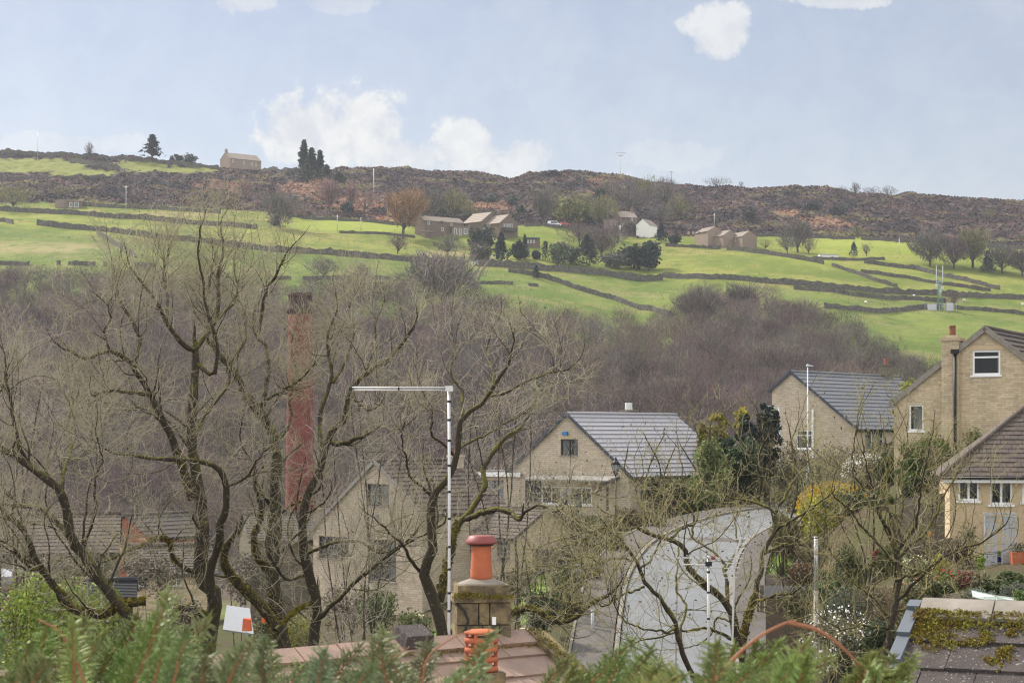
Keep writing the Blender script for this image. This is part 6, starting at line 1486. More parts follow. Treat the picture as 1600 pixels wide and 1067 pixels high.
# yagi aerials on a roof just out of frame below
def yagi(label, u, v0, v1, y, boom, els, vertical=False, pole=True):
    s = y / F; root = empty('yagi_aerial', ((u - CU) * s, y, (HV - v1) * s), 0, label, 'aerial', 'toothed aerials in front of the road'); z = lambda v: (v1 - v) * s; x = lambda uu: (uu - u) * s
    b = MB()
    if pole: b.tube([(0, 0, z(v1)), (0, 0, z(v0))], .0145, 8); b.build('pole', M['alu'], root)
    b = MB(); (a, c) = boom; ax = Vector((x(a[0]), -.02, z(a[1]))); cx_ = Vector((x(c[0]), -.02, z(c[1]))); b.bar(ax, cx_, .016); b.build('boom', M['alu'], root)
    b = MB(); d = (cx_ - ax)
    for k in range(els):
        q = ax + d * (k + .5) / els
        if vertical: b.bar(q + Vector((-.09, -.02, .0)), q + Vector((.09, .02, .005)), .009)
        else: b.bar(q + Vector((-.035, -.12, .035)), q + Vector((.035, .12, -.035)), .009)
    b.build('elements', M['alu'], root)
    return root, z, x
rt, z, x = yagi('long horizontal toothed aerial on a banded pole in front of the road', 1107, 868, 1090, 21, ((1020, 870), (1142, 872)), 12)
b = MB(); b.bar((x(1066), -.02, z(881)), (x(1104), -.02, z(881)), .012); b.build('lower_arm', M['grey_white'], rt)
b = MB()
for v in (893, 925, 966, 1004, 1038): b.tube([(0, 0, z(v + 1.5)), (0, 0, z(v - 1.5))], .019, 8)
b.box((x(1102), -.035, z(884)), (x(1112), .03, z(877))); b.build('tape_band', M['black'], rt)
b = MB(); b.box((x(1111), -.05, z(874)), (x(1117), .0, z(868))); b.build('dipole_box', M['maroon'], rt)
b = MB(); s21 = 21 / F; b.lathe([(.10, z(1092)), (.10, z(1064)), (.085, z(1062)), (.085, z(1092))], (0, .0, 0), 16); b.build('clay_pot', M['terracotta'], rt)
rt2, z, x = yagi('upright toothed aerial right of the banded pole in front of the road', 1140, 836, 905, 21.5, ((1158, 838), (1138, 906)), 9, True, False)
b = MB(); b.bar((x(1148), .0, z(872)), (x(1142), .0, z(1090)), .02); b.build('pole', M['alu'], rt2)
# masts and poles on the far hillside
p, s = far(1468, 484); o = empty('phone_mast', p, 0, 'green lattice phone mast with white antennas standing in the right hand field', 'mast'); hh = 46 * s
b = MB()
for k in range(3):
    a = k * 2.094; b.tube([(1.0 * math.cos(a), 1.0 * math.sin(a), -.5), (.45 * math.cos(a), .45 * math.sin(a), hh)], .13, 6)
for i in range(12):
    z0, z1 = hh * i / 12, hh * (i + 1) / 12
    for k in range(3):
        a, c = k * 2.094, (k + 1) * 2.094; r0_, r1_ = 1 - .55 * i / 12, 1 - .55 * (i + 1) / 12
        b.bar((r0_ * math.cos(a), r0_ * math.sin(a), z0), (r1_ * math.cos(c), r1_ * math.sin(c), z1), .07)
b.build('lattice', mat('green painted steel', (.10, .17, .13), .6, .2), o)
b = MB()
for dx in (-.95, .95): b.box((dx - .13, -.13, hh + .2), (dx + .13, .13, 69 * s)); b.bar((dx, 0, hh - 1), (dx, 0, hh + .3), .12)
for dz in (.4, 2.6): b.bar((-1.1, 0, hh - dz), (1.1, 0, hh - dz), .16)
for dx, dz in ((-.9, 1.5), (.8, 2.2), (.2, 3.2)): b.box((dx - .35, -.35, hh - dz - .5), (dx + .35, .2, hh - dz + .4))
b.build('antennas', M['galv'], o)
b = MB(); b.box((-4, -2.2, -.5), (-1.5, .2, 1.5)); b.box((1.6, -2.2, -.5), (3.6, 0, 1.9))
for i in range(12): b.bar((-5 + i * .85, -3, -.5), (-5 + i * .85, -3, 1.7), .08)
b.bar((-5, -3, 1.6), (4.4, -3, 1.6), .06); b.bar((-5, -3, .8), (4.4, -3, .8), .06); b.build('compound', M['galv'], o)
def skypole(name, label, u, vb_, vt, w, head=None, m='galv', group='poles and masts on the hill'):
    p, s = far(u, vb_); o = empty(name, p, 0, label, 'pole', group); h = (vb_ - vt) * s; b = MB(); b.tube([(0, 0, -1), (0, 0, h)], [w, w * .7], 6); b.build('post', M[m], o)
    if head == 'cross':
        b = MB(); b.bar((-2.0, 0, h * .97), (2.6, 0, h * .97), .22, .3); b.bar((-1.0, 0, h * .86), (1.4, 0, h * .86), .3, .5); b.bar((1.2, 0, h * .97), (1.2, 0, h * 1.0), .3); b.build('crossarm', M[m], o)
    if head == 'tee':
        b = MB(); b.bar((-.9, 0, h * .95), (.9, 0, h * .95), .14); b.build('crossarm', M[m], o)
    return o
skypole('radio_mast', 'tall thin mast with a crossbar standing up on the moor skyline', 969, 279, 238, .16, 'cross')
skypole('utility_pole', 'tallest thin pole on the skyline at far left', 59, 250, 206, .13)
skypole('utility_pole', 'pale pole on the dark moor right of the ridge cypresses', 584, 302, 263, .22, None, 'lamp_grey')
skypole('utility_pole', 'pole in the bright narrow field left of the orange tinted tree', 527, 362, 336, .14)
skypole('utility_pole', 'pole behind the biggest tree under the heather slope', 197, 332, 290, .14, 'tee')
skypole('utility_pole', 'pole with a crosspiece below the five window cottage', 969, 385, 352, .15, 'tee')
skypole('utility_pole', 'thin post in the bright field right of the barns', 1405, 398, 372, .13)
skypole('utility_pole', 'pole above the middle barn against the moor', 1116, 354, 334, .14)
skypole('utility_pole', 'post by the small grey tree in the bright narrow field', 564, 362, 340, .12)
skypole('weather_pole', 'short dark pole on the skyline right of the tall mast', 1049, 291, 268, .1, 'tee', 'black')
def car(label, u, v, mtl, van=False):
    p, s = far(u, v); o = empty('parked_car', p, R(6), label, 'van' if van else 'car', 'vehicles parked by the hillside road'); L, Wd = (4.8, 1.9) if van else (4.2, 1.75)
    prof = [(-L / 2, .35), (L / 2, .35), (L / 2, .85), (L * .33, 1.0), (L * .16, 1.55 if not van else 1.95), (-L * .36 if not van else -L * .48, 1.55 if not van else 1.95), (-L / 2, 1.0)]
    b = MB(); f = [(x, -Wd / 2, z) for x, z in prof]; g = [(x, Wd / 2, z) for x, z in prof]; b.face(f); b.face(g[::-1])
    for i in range(len(prof)): j = (i + 1) % len(prof); b.face([f[j], f[i], g[i], g[j]])
    b.build('body', M[mtl], o)
    b = MB(); zz = 1.45 if not van else 1.85
    b.face([(-L * .30, -Wd / 2 - .01, 1.0), (L * .28, -Wd / 2 - .01, 1.0), (L * .15, -Wd / 2 - .01, zz), (-L * .28, -Wd / 2 - .01, zz)]); b.build('side_window', M['far_glass'], o)
    for x in (-L * .3, L * .3):
        for yy2 in (-Wd / 2, Wd / 2): b = MB(); b.tube([(x, yy2 - .09, .33), (x, yy2 + .09, .33)], .33, 12); b.build('wheel', M['rubber'], o)
car('small white van parked by the hillside road left of the red car', 866, 354, 'car_white', True); car('red car parked by the hillside road right of the white van', 882, 354, 'car_red')
def sheep(label, u, v):
    p, s = far(u, v); o = empty('sheep', p, random.uniform(0, 6), label, 'sheep', 'sheep grazing in the fields'); b = MB()
    prof = [(.05, -.55), (.26, -.45), (.34, -.1), (.34, .25), (.26, .5), (.05, .58)]
    n = 10; rings = []
    for (r_, x) in prof:
        k = len(b.V); b.V += [(x, r_ * math.cos(2 * math.pi * i / n), .62 + r_ * math.sin(2 * math.pi * i / n)) for i in range(n)]; rings.append(k)
    for a, c in zip(rings, rings[1:]):
        for i in range(n): j = (i + 1) % n; b.Fc.append((a + i, a + j, c + j, c + i)); b.m.append(0); b.sm.append(True)
    b.tube([(.5, 0, .72), (.68, 0, .66), (.86, 0, .38)], [.13, .12, .07], 8)
    for x in (-.35, .35):
        for yy2 in (-.14, .14): b.tube([(x, yy2, .5), (x, yy2, 0)], [.07, .04], 6)
    b.build('body', M['fleece'], o)
for lab, u, v in [('white sheep grazing alone left of the curved wall', 1353, 475), ('white sheep below the long dark wall', 1428, 465), ('white sheep at the right picture edge', 1598, 478), ('white sheep right of the mast compound', 1506, 472)]: sheep(lab, u, v)
# garden gate and post on the far terrace
p, s = far(738, 415); o = empty('field_gate', p, R(-8), 'pale field gate in the gap at the end of the longest field wall', 'gate'); b = MB()
for z in (.4, .7, 1.0, 1.3): b.bar((-1.8, 0, z), (1.8, 0, z), .09)
for x in (-1.8, 0, 1.8): b.bar((x, 0, 0), (x, 0, 1.45), .12)
b.build('bars', M['grey_white'], o)
p, s = far(769, 412); o = empty('gate_post', p, 0, 'pale blue topped post beside the garden wall gap', 'post'); b = MB(); b.tube([(0, 0, 0), (0, 0, 2.2)], .18, 8); b.lathe([(.3, 2.2), (.3, 2.5), (.1, 2.7)], n=8); b.build('post', M['lamp_grey'], o)

# ------------------------------------------------------------------ hedges, shrubs and gardens round the houses
GG = 'shrubs and hedges of the near gardens'
def gb(label, u, vtop, y, wpx, hpx, c, seed, n=2200, leaf=.13, cat='shrub', name='garden_shrub', ncl=34, cr=.42, flowers=None, depth=None, cvar=.25, m='leaf'):
    s = y / F; g = gpos(u, y); ztop = max((HV - vtop) * s, g.z + hpx * s * .65); rz = hpx * s / 2; z = min(g.z - .2, ztop - .5)
    pos = Vector((g.x, y, z)); tot = ztop - z; rz = min(tot / 2, hpx * s * .75)
    return leafy(name, label, cat, GG, pos, (wpx * s / 2, depth or wpx * s / 2, rz), c, seed, n, leaf, ncl, cr, flowers=flowers, cvar=cvar, m=m, zoff=tot - rz)
def gcon(label, u, vtop, y, wpx, c, seed, n=2600, power=.8, tiers=0, leaf=None):
    g = gpos(u, y); s = y / F; h = (HV - vtop) * s - g.z; return conifer('garden_conifer', label, GG, g, h, wpx * s * 1.35, c, seed, int(n * 1.4), power * .8, leaf or .35, .03, 'tree', tiers)
gb('rounded pale green bush against the right end of the grey tiled roof', 1110, 681, 124, 78, 90, (.19, .22, .08), 700, 4200, .16, ncl=50)
for k, (lab, u, vt, y, wp, hp, c, n, ncl) in enumerate([
    ('dark green conifer left of the dark roofed house, tallest of the group', 1198, 606, 131, 48, 110, (.024, .038, .026), 4200, 46),
    ('dark blue green conifer in the middle of the conifer group', 1168, 632, 130, 46, 90, (.03, .048, .034), 3600, 44),
    ('golden tipped conifer at the top of the conifer group', 1158, 620, 133, 24, 50, (.34, .29, .045), 1400, 22),
    ('golden conifer left of the conifer group', 1124, 636, 133, 34, 48, (.30, .25, .04), 1700, 26),
    ('smallest golden conifer at the left edge of the conifer group', 1100, 652, 134, 28, 40, (.26, .22, .04), 1300, 22),
    ('dark green bushy conifer below the golden conifers', 1132, 664, 128, 44, 60, (.04, .06, .032), 2600, 34)]): gb(lab, u, vt, y, wp, hp, c, 702 + k, n, .17, 'tree', 'garden_conifer', ncl, .36, cvar=.3)
gb('dark green laurel below the conifers', 1160, 676, 126, 70, 70, (.035, .06, .025), 706, 3200, .18)
gb('clipped brown green hedge along the top of the road', 1150, 728, 132, 150, 70, (.085, .08, .035), 707, 5200, .12, 'hedge', 'hedge', 60, .5, depth=1.6)
gb('green ivy hedge beside the right corner of the grey roofed house', 1062, 744, 126, 110, 70, (.075, .085, .03), 708, 4200, .13, 'hedge', 'hedge', 50, .5, depth=1.5)
gb('wide brown twiggy hedge below the dark roofed house', 1270, 688, 130, 160, 90, (.12, .105, .062), 709, 5200, .11, 'hedge', 'hedge', 70, .45, depth=1.6)
gb('second stretch of brown hedge under the golden gable', 1372, 690, 118, 110, 80, (.105, .09, .05), 710, 3600, .11, 'hedge', 'hedge', 50, .45, depth=1.5)
gb('forsythia bush of yellow green and orange yellow flower right of the road', 1302, 752, 108, 118, 112, (.33, .29, .03), 711, 8000, .11, ncl=70, flowers=((.55, .30, .01), 1800, .13), depth=1.8)
gb('bright yellow green bush left of the forsythia top', 1275, 770, 105, 70, 70, (.33, .33, .04), 712, 2600, .11)
gb('tall green privet hedge left of the bungalow', 1450, 698, 92, 92, 105, (.075, .105, .022), 713, 5200, .11, 'hedge', 'hedge', 60, .42, depth=1.3)
gb('yellow green shrub in front of the tall golden gable', 1458, 670, 93.5, 62, 50, (.16, .155, .05), 714, 2600, .10)
gb('pale green shrub beside the black downpipe of the golden gable', 1522, 656, 91, 48, 60, (.14, .14, .05), 715, 2200, .10)
gb('lime green young tree between the dark roofed house and the golden gable', 1424, 575, 128, 60, 110, (.24, .27, .04), 716, 1500, .16, 'tree', ncl=40, cr=.3)
gb('dark evergreen shrub behind the rightmost bare tree', 1395, 770, 98, 70, 80, (.05, .075, .025), 717, 3000, .13)
gb('dark green hedge below the forsythia', 1340, 838, 100, 130, 50, (.04, .065, .025), 718, 3400, .12, 'hedge', 'hedge', depth=1.2)
gb('small white flowered bush behind the brown hedge', 1352, 708, 122, 76, 40, (.16, .13, .11), 719, 900, .10, flowers=((.8, .8, .82), 700, .13), depth=1)
gb('white flowered bush under the window of the dark roofed house', 1388, 712, 121, 34, 44, (.16, .13, .12), 720, 500, .10, flowers=((.78, .78, .82), 420, .14), depth=.8)
gb('magnolia bush covered in white blossom at the lower right', 1308, 942, 58, 124, 84, (.10, .085, .06), 721, 1500, .055, flowers=((.85, .80, .80), 420, .075), ncl=24, cr=.3, depth=.9)
gb('dark rounded shrub below the magnolia', 1345, 975, 55, 90, 80, (.05, .055, .025), 722, 3600, .06)
gb('grey green rosemary like shrub above the magnolia', 1322, 912, 66, 70, 44, (.10, .115, .075), 723, 2200, .06)
gb('brown tinged shrub right of the magnolia', 1390, 920, 62, 70, 60, (.12, .09, .055), 724, 1800, .06)
gb('cream leaved variegated shrub in the bungalow garden', 1432, 862, 68, 66, 60, (.20, .20, .10), 725, 2600, .07, flowers=((.6, .58, .38), 260, .07))
gb('yellow variegated shrub beside the red tulips', 1470, 864, 67, 28, 24, (.36, .32, .04), 726, 900, .06)
gb('salmon flowered shrub below the variegated shrub', 1428, 902, 64, 90, 50, (.13, .13, .06), 727, 2400, .06, flowers=((.62, .22, .12), 220, .055))
gb('green tulip leaves clump with red flowers on the terrace edge', 1478, 888, 66, 36, 26, (.07, .16, .05), 728, 900, .08, 'flowers', 'tulips', flowers=((.75, .03, .02), 160, .06))
gb('dark red leaved clump right of the red tulips', 1506, 888, 66, 40, 24, (.16, .05, .04), 729, 900, .06)
gb('lime green tuft beside the metal screens', 1532, 860, 69, 18, 22, (.22, .32, .04), 730, 420, .06)
gb('grey lavender mound at the right edge of the terrace', 1585, 906, 60, 60, 26, (.13, .14, .10), 731, 2400, .045)
gb('long low lavender edging in front of the terrace', 1530, 918, 60, 70, 16, (.16, .18, .14), 732, 1800, .04)
gb('box hedge end at the right picture edge', 1596, 916, 58, 30, 24, (.12, .18, .04), 733, 700, .05)
gb('russet garden shrub in front of the pale sail cloth', 1545, 930, 56, 80, 50, (.14, .11, .05), 734, 2400, .055, flowers=((.5, .2, .12), 120, .05))
gb('climber with bare stems on the bungalow wall', 1512, 806, 75, 40, 70, (.13, .12, .06), 735, 800, .07)
gb('green shrub beside the boundary of the chimney garden', 880, 878, 96, 60, 60, (.08, .095, .03), 736, 3000, .09, flowers=((.6, .58, .5), 160, .06))
gb('olive bush behind the orange chimney pot', 812, 872, 100, 60, 50, (.13, .125, .045), 737, 2200, .10)
gb('dark rhododendron in front of the garden wall', 842, 905, 88, 70, 60, (.05, .065, .03), 738, 3000, .10)
gb('brown beech bush under the porch of the grey roofed house', 880, 790, 119, 76, 60, (.13, .085, .05), 739, 3200, .11)
gb('green shrub at the foot of the black lamp post', 928, 806, 118, 50, 44, (.07, .09, .03), 740, 2000, .1)
gb('brown scrub bank between the lamp post and the pavement', 985, 790, 117, 110, 56, (.11, .09, .05), 741, 3600, .1, depth=1.3)
gb('ivy clad bank left of the pavement', 925, 862, 108, 80, 60, (.10, .085, .05), 742, 3000, .1)
gb('green bank plants right of the road', 1225, 878, 100, 50, 30, (.10, .18, .04), 743, 1400, .09, flowers=((.8, .8, .75), 30, .07))
gb('dark green conifer shrub at the right kerb', 1222, 838, 106, 44, 70, (.035, .055, .025), 744, 2400, .10)
gb('brown shrub bank along the right kerb below the hedge', 1226, 792, 104, 60, 80, (.12, .10, .045), 745, 3200, .10, depth=1.4)
gb('brown scrub at the lower right of the road', 1225, 985, 80, 90, 70, (.12, .085, .06), 746, 2800, .09)
gb('green bush under the left stone house', 590, 905, 96, 80, 60, (.09, .12, .035), 747, 3000, .1)
gb('pale green shrub left of the sandstone stack', 645, 950, 70, 90, 60, (.10, .12, .045), 748, 2600, .08)
gb('yellow leaved shrub at the bottom behind the mossy trunks', 465, 955, 56, 80, 60, (.20, .20, .05), 749, 2200, .06)
gb('leafy hawthorn in fresh yellow green leaf at the lower left', 60, 882, 44, 230, 150, (.19, .24, .045), 750, 6500, .07, 'tree', 'hawthorn', 90, .3, cvar=.3)
gb('smaller hawthorn in fresh leaf right of the first one', 160, 905, 48, 100, 90, (.17, .21, .05), 751, 2200, .06, 'tree', 'hawthorn', 50, .3)
gb('dark hedge filling the gap between the brown hedge and the bungalow', 1450, 770, 88, 90, 90, (.045, .06, .022), 760, 5200, .11, 'hedge', 'hedge', 70, .4, depth=.8)
for k, (lab, u, vt, y, wp, hp, c, fl) in enumerate([
    ('dark green shrub on the slope below the forsythia', 1335, 800, 96, 60, 50, (.055, .08, .03), None),
    ('bright green shrub on the slope right of the forsythia', 1378, 800, 92, 54, 44, (.10, .14, .04), None),
    ('brown dead shrub on the slope under the dark hedge', 1412, 822, 86, 70, 50, (.13, .095, .055), None),
    ('olive shrub on the slope before the metal railing', 1385, 848, 80, 60, 44, (.11, .115, .045), None),
    ('dull green shrub on the slope left of the metal railing', 1325, 850, 84, 56, 44, (.08, .10, .04), None),
    ('pale twiggy shrub on the slope above the timber fence', 1270, 832, 96, 60, 40, (.15, .13, .08), None),
    ('tangled brown thicket before the slate roof at the lower left', 240, 842, 70, 130, 60, (.125, .105, .075), None),
    ('tangled olive thicket before the stone house at the lower left', 130, 850, 66, 120, 60, (.12, .11, .06), None),
    ('tangled grey thicket behind the leaning mossy limb', 385, 860, 66, 110, 60, (.13, .115, .09), None),
    ('yellow green verge shrub at the lower end of the left pavement edge', 890, 918, 93, 60, 46, (.15, .15, .055), None),
    ('brown verge shrub along the middle of the left pavement edge', 918, 872, 100, 60, 44, (.13, .11, .06), None),
    ('olive verge shrub where the left pavement begins to curve', 955, 832, 107, 60, 40, (.13, .13, .055), None),
    ('brown verge shrub at the far end of the curving pavement', 1015, 800, 114, 80, 34, (.12, .10, .055), None),
    ('olive shrub by the right kerb near the far end of the road', 1224, 790, 102, 50, 50, (.13, .125, .05), None),
    ('russet heap of dead stems before the timber fence', 1255, 872, 88, 60, 34, (.13, .085, .05), None),
    ('olive tangle left of the grey and brown pole', 1240, 905, 74, 70, 50, (.12, .11, .05), None),
    ('dull green tangle right of the grey and brown pole', 1300, 880, 78, 70, 40, (.085, .10, .04), None),
    ('brown stems below the metal railing', 1362, 905, 70, 80, 40, (.13, .10, .06), None),
    ('dark laurel mound under the rightmost bare tree', 1372, 960, 54, 80, 60, (.045, .06, .025), None),
    ('olive mound right of the dark laurel mound', 1425, 945, 56, 70, 50, (.12, .11, .045), None),
    ('brown bramble bank below the curved terrace wall', 1470, 930, 58, 90, 50, (.12, .09, .055), ((.45, .12, .06), 60, .05)),
    ('grey green bank above the mossy roof ridge', 1520, 945, 55, 90, 40, (.10, .105, .06), None),
    ('brown border plants at the foot of the bungalow wall', 1500, 842, 74, 50, 26, (.13, .09, .06), None),
    ('olive border plants under the tulips', 1470, 905, 63, 60, 22, (.10, .12, .045), None),
    ('pale olive border plants right of the dark red clump', 1535, 896, 64, 50, 24, (.14, .13, .07), None),
    ('green border plants under the clay planter', 1580, 892, 66, 60, 18, (.08, .11, .04), None),
    ('dark green border plants above the lavender mound', 1560, 905, 62, 60, 18, (.07, .09, .035), None),
    ('green clump by the wall under the timber fence', 1290, 905, 72, 50, 30, (.09, .13, .04), None),
    ('brown scrub between the hedges below the golden gable', 1400, 760, 104, 90, 60, (.115, .095, .05), None),
    ('brown scrub below the dark roofed house', 1320, 735, 122, 90, 60, (.12, .10, .06), None),
    ('olive scrub above the forsythia', 1240, 745, 118, 80, 60, (.125, .115, .05), None),
    ('dark scrub under the low cottage window', 760, 885, 106, 60, 40, (.08, .085, .035), None),
    ('brown scrub before the left stone house', 540, 905, 100, 100, 60, (.11, .09, .055), None),
    ('olive scrub between the mossy trunks', 430, 935, 64, 90, 60, (.12, .115, .05), None),
    ('brown scrub under the biggest tree', 280, 930, 60, 110, 60, (.11, .095, .055), None),
    ('brown scrub before the roofs at the left edge', 60, 850, 84, 110, 50, (.115, .095, .06), None),
    ('dull green scrub right of the forked tree', 745, 940, 74, 60, 50, (.085, .095, .04), None),
]): gb(lab, u, vt, y, wp, hp, c, 770 + k, 2000, .075 if y < 80 else .1, ncl=30, cr=.4, flowers=fl, cvar=.35)
# garden walls near the houses
def near_wall(label, pts, h, y_, m='stone_grey', wd=.3, name='garden_wall', cat='wall', cap=None):
    p3 = np.array([tuple(gpos(u, yy2)) for (u, yy2) in pts]); path = resample(p3, .6, smooth=False); b = MB(); d = np.gradient(path[:, :2], axis=0); d /= np.linalg.norm(d, axis=1)[:, None]; n = np.stack([d[:, 1], -d[:, 0]], 1)
    r_ = np.random.default_rng(len(label))
    for i in range(len(path) - 1):
        e0, e1 = (h if cap else h * (1 + .06 * r_.normal())), (h if cap else h * (1 + .06 * r_.normal()))
        g = lambda j, o_, z: (path[j, 0] + n[j, 0] * o_, path[j, 1] + n[j, 1] * o_, path[j, 2] + z)
        b.hexa([g(i, -wd / 2, -1), g(i, wd / 2, -1), g(i + 1, wd / 2, -1), g(i + 1, -wd / 2, -1), g(i, -wd / 2, e0), g(i, wd / 2, e0), g(i + 1, wd / 2, e1), g(i + 1, -wd / 2, e1)])
    o = b.build(name, M[m]); tag(o, label, cat, 'garden walls round the houses'); return o
near_wall('tumbled dark garden wall below the lawn of the grey roofed house', [(798, 114), (830, 113), (870, 113), (915, 114)], 1.5, 0, 'stone_dark')
near_wall('stone terrace wall behind the garden left of the bungalow', [(1408, 84), (1440, 83), (1484, 82)], 2.2, 0, 'stone_dark')
near_wall('curved stone terrace wall below the red tulips', [(1446, 64), (1470, 63), (1490, 62.5), (1512, 62)], 1.1, 0, 'stone_grey')
near_wall('low wall under the lawn right of the road', [(1200, 97), (1225, 96), (1250, 95)], 1.0, 0, 'stone_dark')
near_wall('rubble wall in the bottom garden beside the driveway', [(768, 88), (800, 90), (835, 93)], .7, 0, 'stone_grey')
for lab_, u_, y_, zt__ in (('stone plinth under the magenta flower pot', 1368, 80, 879), ('stone plinth under the orange flower pot', 1452, 78, 848)):
    g_ = gpos(u_, y_); near_wall(lab_, [(u_ - 34, y_ + .1), (u_ + 34, y_)], max(.2, (HV - zt__) / F * y_ - g_.z), 0, 'stone_dark', .5, 'plinth', 'wall', True)
# timber fence
o = empty('timber_fence', gpos(1250, 92), R(-8), 'brown upright board fence behind the grey and brown pole', 'fence'); b = MB()
for i in range(16): x = -1.9 + i * .24; b.box((x, -.02, -.2), (x + .17, .02, 1.35 + .04 * (i % 3)))
b.build('boards', M['timber'], o); b = MB()
for z in (.3, 1.05): b.bar((-2, .05, z), (2, .05, z), .07)
for x in (-2, 0, 2): b.bar((x, .08, -.3), (x, .08, 1.4), .1)
b.build('rails', M['timber'], o)
o = empty('metal_railing', gpos(1360, 76), R(-6), 'grey metal railing along the terrace edge behind the rightmost bare tree', 'railing'); b = MB()
for i in range(15): b.bar((-1.2 + i * .17, 0, -.2), (-1.2 + i * .17, 0, .95), .02)
b.bar((-1.25, 0, .95), (1.25, 0, .95), .04); b.bar((-1.25, 0, .1), (1.25, 0, .1), .03); b.build('bars', M['galv'], o)
b = MB(); b.tube([(-.9, -.1, -.2), (-.9, -.1, 1.15)], .05, 8); b.build('lamp_bollard', M['black'], o)
def potted(label, u, y, vtop, wpx, mtl, plant, seed, box=False):
    s = y / F; ztop = (HV - vtop) * s; h = wpx * s * .9; o = empty('plant_pot', ((u - CU) * s, y, ztop - h), 0, label, 'plant pot'); b = MB(); r_ = wpx * s / 2
    if box: b.hexa([(-r_, -.2, 0), (r_, -.2, 0), (r_, .2, 0), (-r_, .2, 0), (-r_ * 1.08, -.22, h), (r_ * 1.08, -.22, h), (r_ * 1.08, .22, h), (-r_ * 1.08, .22, h)])
    else: b.lathe([(r_ * .7, 0), (r_ * .95, h * .85), (r_ * 1.05, h * .86), (r_ * 1.05, h), (r_ * .9, h), (r_ * .85, h * .8)], n=20)
    b.build('pot', M[mtl], o); r2 = np.random.default_rng(seed); p = ball(260, r2) * np.array([r_ * 1.1, r_ * 1.1, r_ * .9]) + np.array([0, 0, h + r_ * .5]); np_mesh('plant', leafquads(p, r2.uniform(.03, .07, 260), r2), soup(4, 260), M['leaf'], o, col=rep(jitcol(plant, 260, r2), 4)); return o
potted('blue glazed pot with a green plant between the two metal screens', 1561, 73.3, 868, 11, 'blue_glaze', (.08, .2, .03), 1)
potted('large square orange clay planter at the right picture edge', 1592, 72.5, 862, 24, 'terracotta', (.05, .06, .04), 2, True)
potted('small clay pot of magenta flowers on the terrace wall', 1368, 80, 868, 12, 'terra_old', (.55, .02, .12), 3)
potted('clay pot of orange flowers on the terrace under the bungalow', 1452, 78, 838, 11, 'terra_old', (.5, .2, .02), 4)
# pierced metal screens before the bungalow
def screen(label, u0, u1, v0, v1, y, seed):
    s = y / F; o = empty('metal_screen', ((u0 - CU) * s, y, (HV - v1) * s), 0, label, 'screen', 'pierced metal screens on the bungalow terrace'); Wd = (u1 - u0) * s; h = (v1 - v0) * s; b = MB(); t = .05
    b.box((0, -.03, 0), (t, .03, h)); b.box((Wd - t, -.03, 0), (Wd, .03, h)); b.box((t, -.03, h - t), (Wd - t, .03, h)); b.box((t, -.03, .1), (Wd - t, .03, .1 + t)); b.build('frame', M['screen_metal'], o)
    r_ = np.random.default_rng(seed); b = MB(); nx, nz = 9, 48; cw, chh = (Wd - 2 * t) / nx, (h - 2 * t - .1) / nz
    for i in range(nx):
        for j in range(nz):
            top = j > nz * .72
            if r_.random() < (.05 if top else .33): continue
            x0, z0 = t + i * cw, .1 + t + j * chh; j2 = .25; q = [(x0 - r_.random() * cw * j2, z0 - r_.random() * chh * j2), (x0 + cw * (1 + r_.random() * j2), z0), (x0 + cw, z0 + chh * (1 + r_.random() * j2)), (x0, z0 + chh)]
            b.face([(q[k][0], .004 * ((i + j) % 3), q[k][1]) for k in range(4)])
    b.build('pierced_panel', M['screen_metal'], o)
screen('left pierced pale metal screen in front of the bungalow', 1538, 1558, 805, 890, 73.2, 1); screen('right pierced pale metal screen in front of the bungalow', 1565, 1588, 805, 892, 73.0, 2)
o = empty('pergola_beam', P(1538, 803, 73.1), 0, 'pale metal beam joining the tops of the two pierced screens', 'beam'); b = MB(); b.box((-.02, -.05, 0), (1.24, .05, .06)); b.build('beam', M['screen_metal'], o)
# terrace steps
o = empty('terrace_steps', gpos(1560, 72), R(-4), 'dark stone terrace and steps under the pierced metal screens', 'steps'); g = o.location.z; zt = (HV - 893) / F * 72 - g
b = MB()
for k in range(4): b.box((-.9 - k * .1, -.35 * (k + 1), -1.5), (1.3, -.35 * k - .002, zt - .16 * (k + 1)))
b.box((-1.2, 0, -1.5), (2.6, 2.6, zt - .03)); b.build('stone', M['stone_dark'], o)
# pale sheet, trampoline cover and other garden oddments
def sheet(name, label, cat, pts, y, m, th=.03, dy=0):
    q = [P(u, v, y + k) for (u, v, k) in pts]; c = sum(q, Vector()) / len(q); b = MB(); q = [p - c for p in q]; n = (q[1] - q[0]).cross(q[2] - q[0]).normalized() * th; b.face(q); b.face([p + n for p in q][::-1])
    for i in range(len(q)): j = (i + 1) % len(q); b.face([q[j], q[i], q[i] + n, q[j] + n])
    o = b.build(name, M[m], None, c); tag(o, label, cat); return o
sheet('shade_sail', 'pale green grey sail cloth sloping across the lower terrace', 'shade sail', [(1518, 923, .6), (1556, 931, .2), (1610, 938, 0), (1610, 946, -.3), (1572, 945, 0), (1520, 933, .2)], 58, 'sail')
sheet('greenhouse_cover', 'white sheeted lean-to roof glimpsed between the mossy trunks', 'greenhouse', [(348, 985, -.5), (396, 992, -.5), (390, 952, 1.2), (354, 947, 1.2)], 60, 'white_sheet', .05)
sheet('car_roof', 'pale roof of a vehicle at the left picture edge above the hawthorn', 'car', [(-20, 910, 0), (18, 912, 0), (20, 900, 1), (-20, 896, 1)], 66, 'white_sheet', .25)
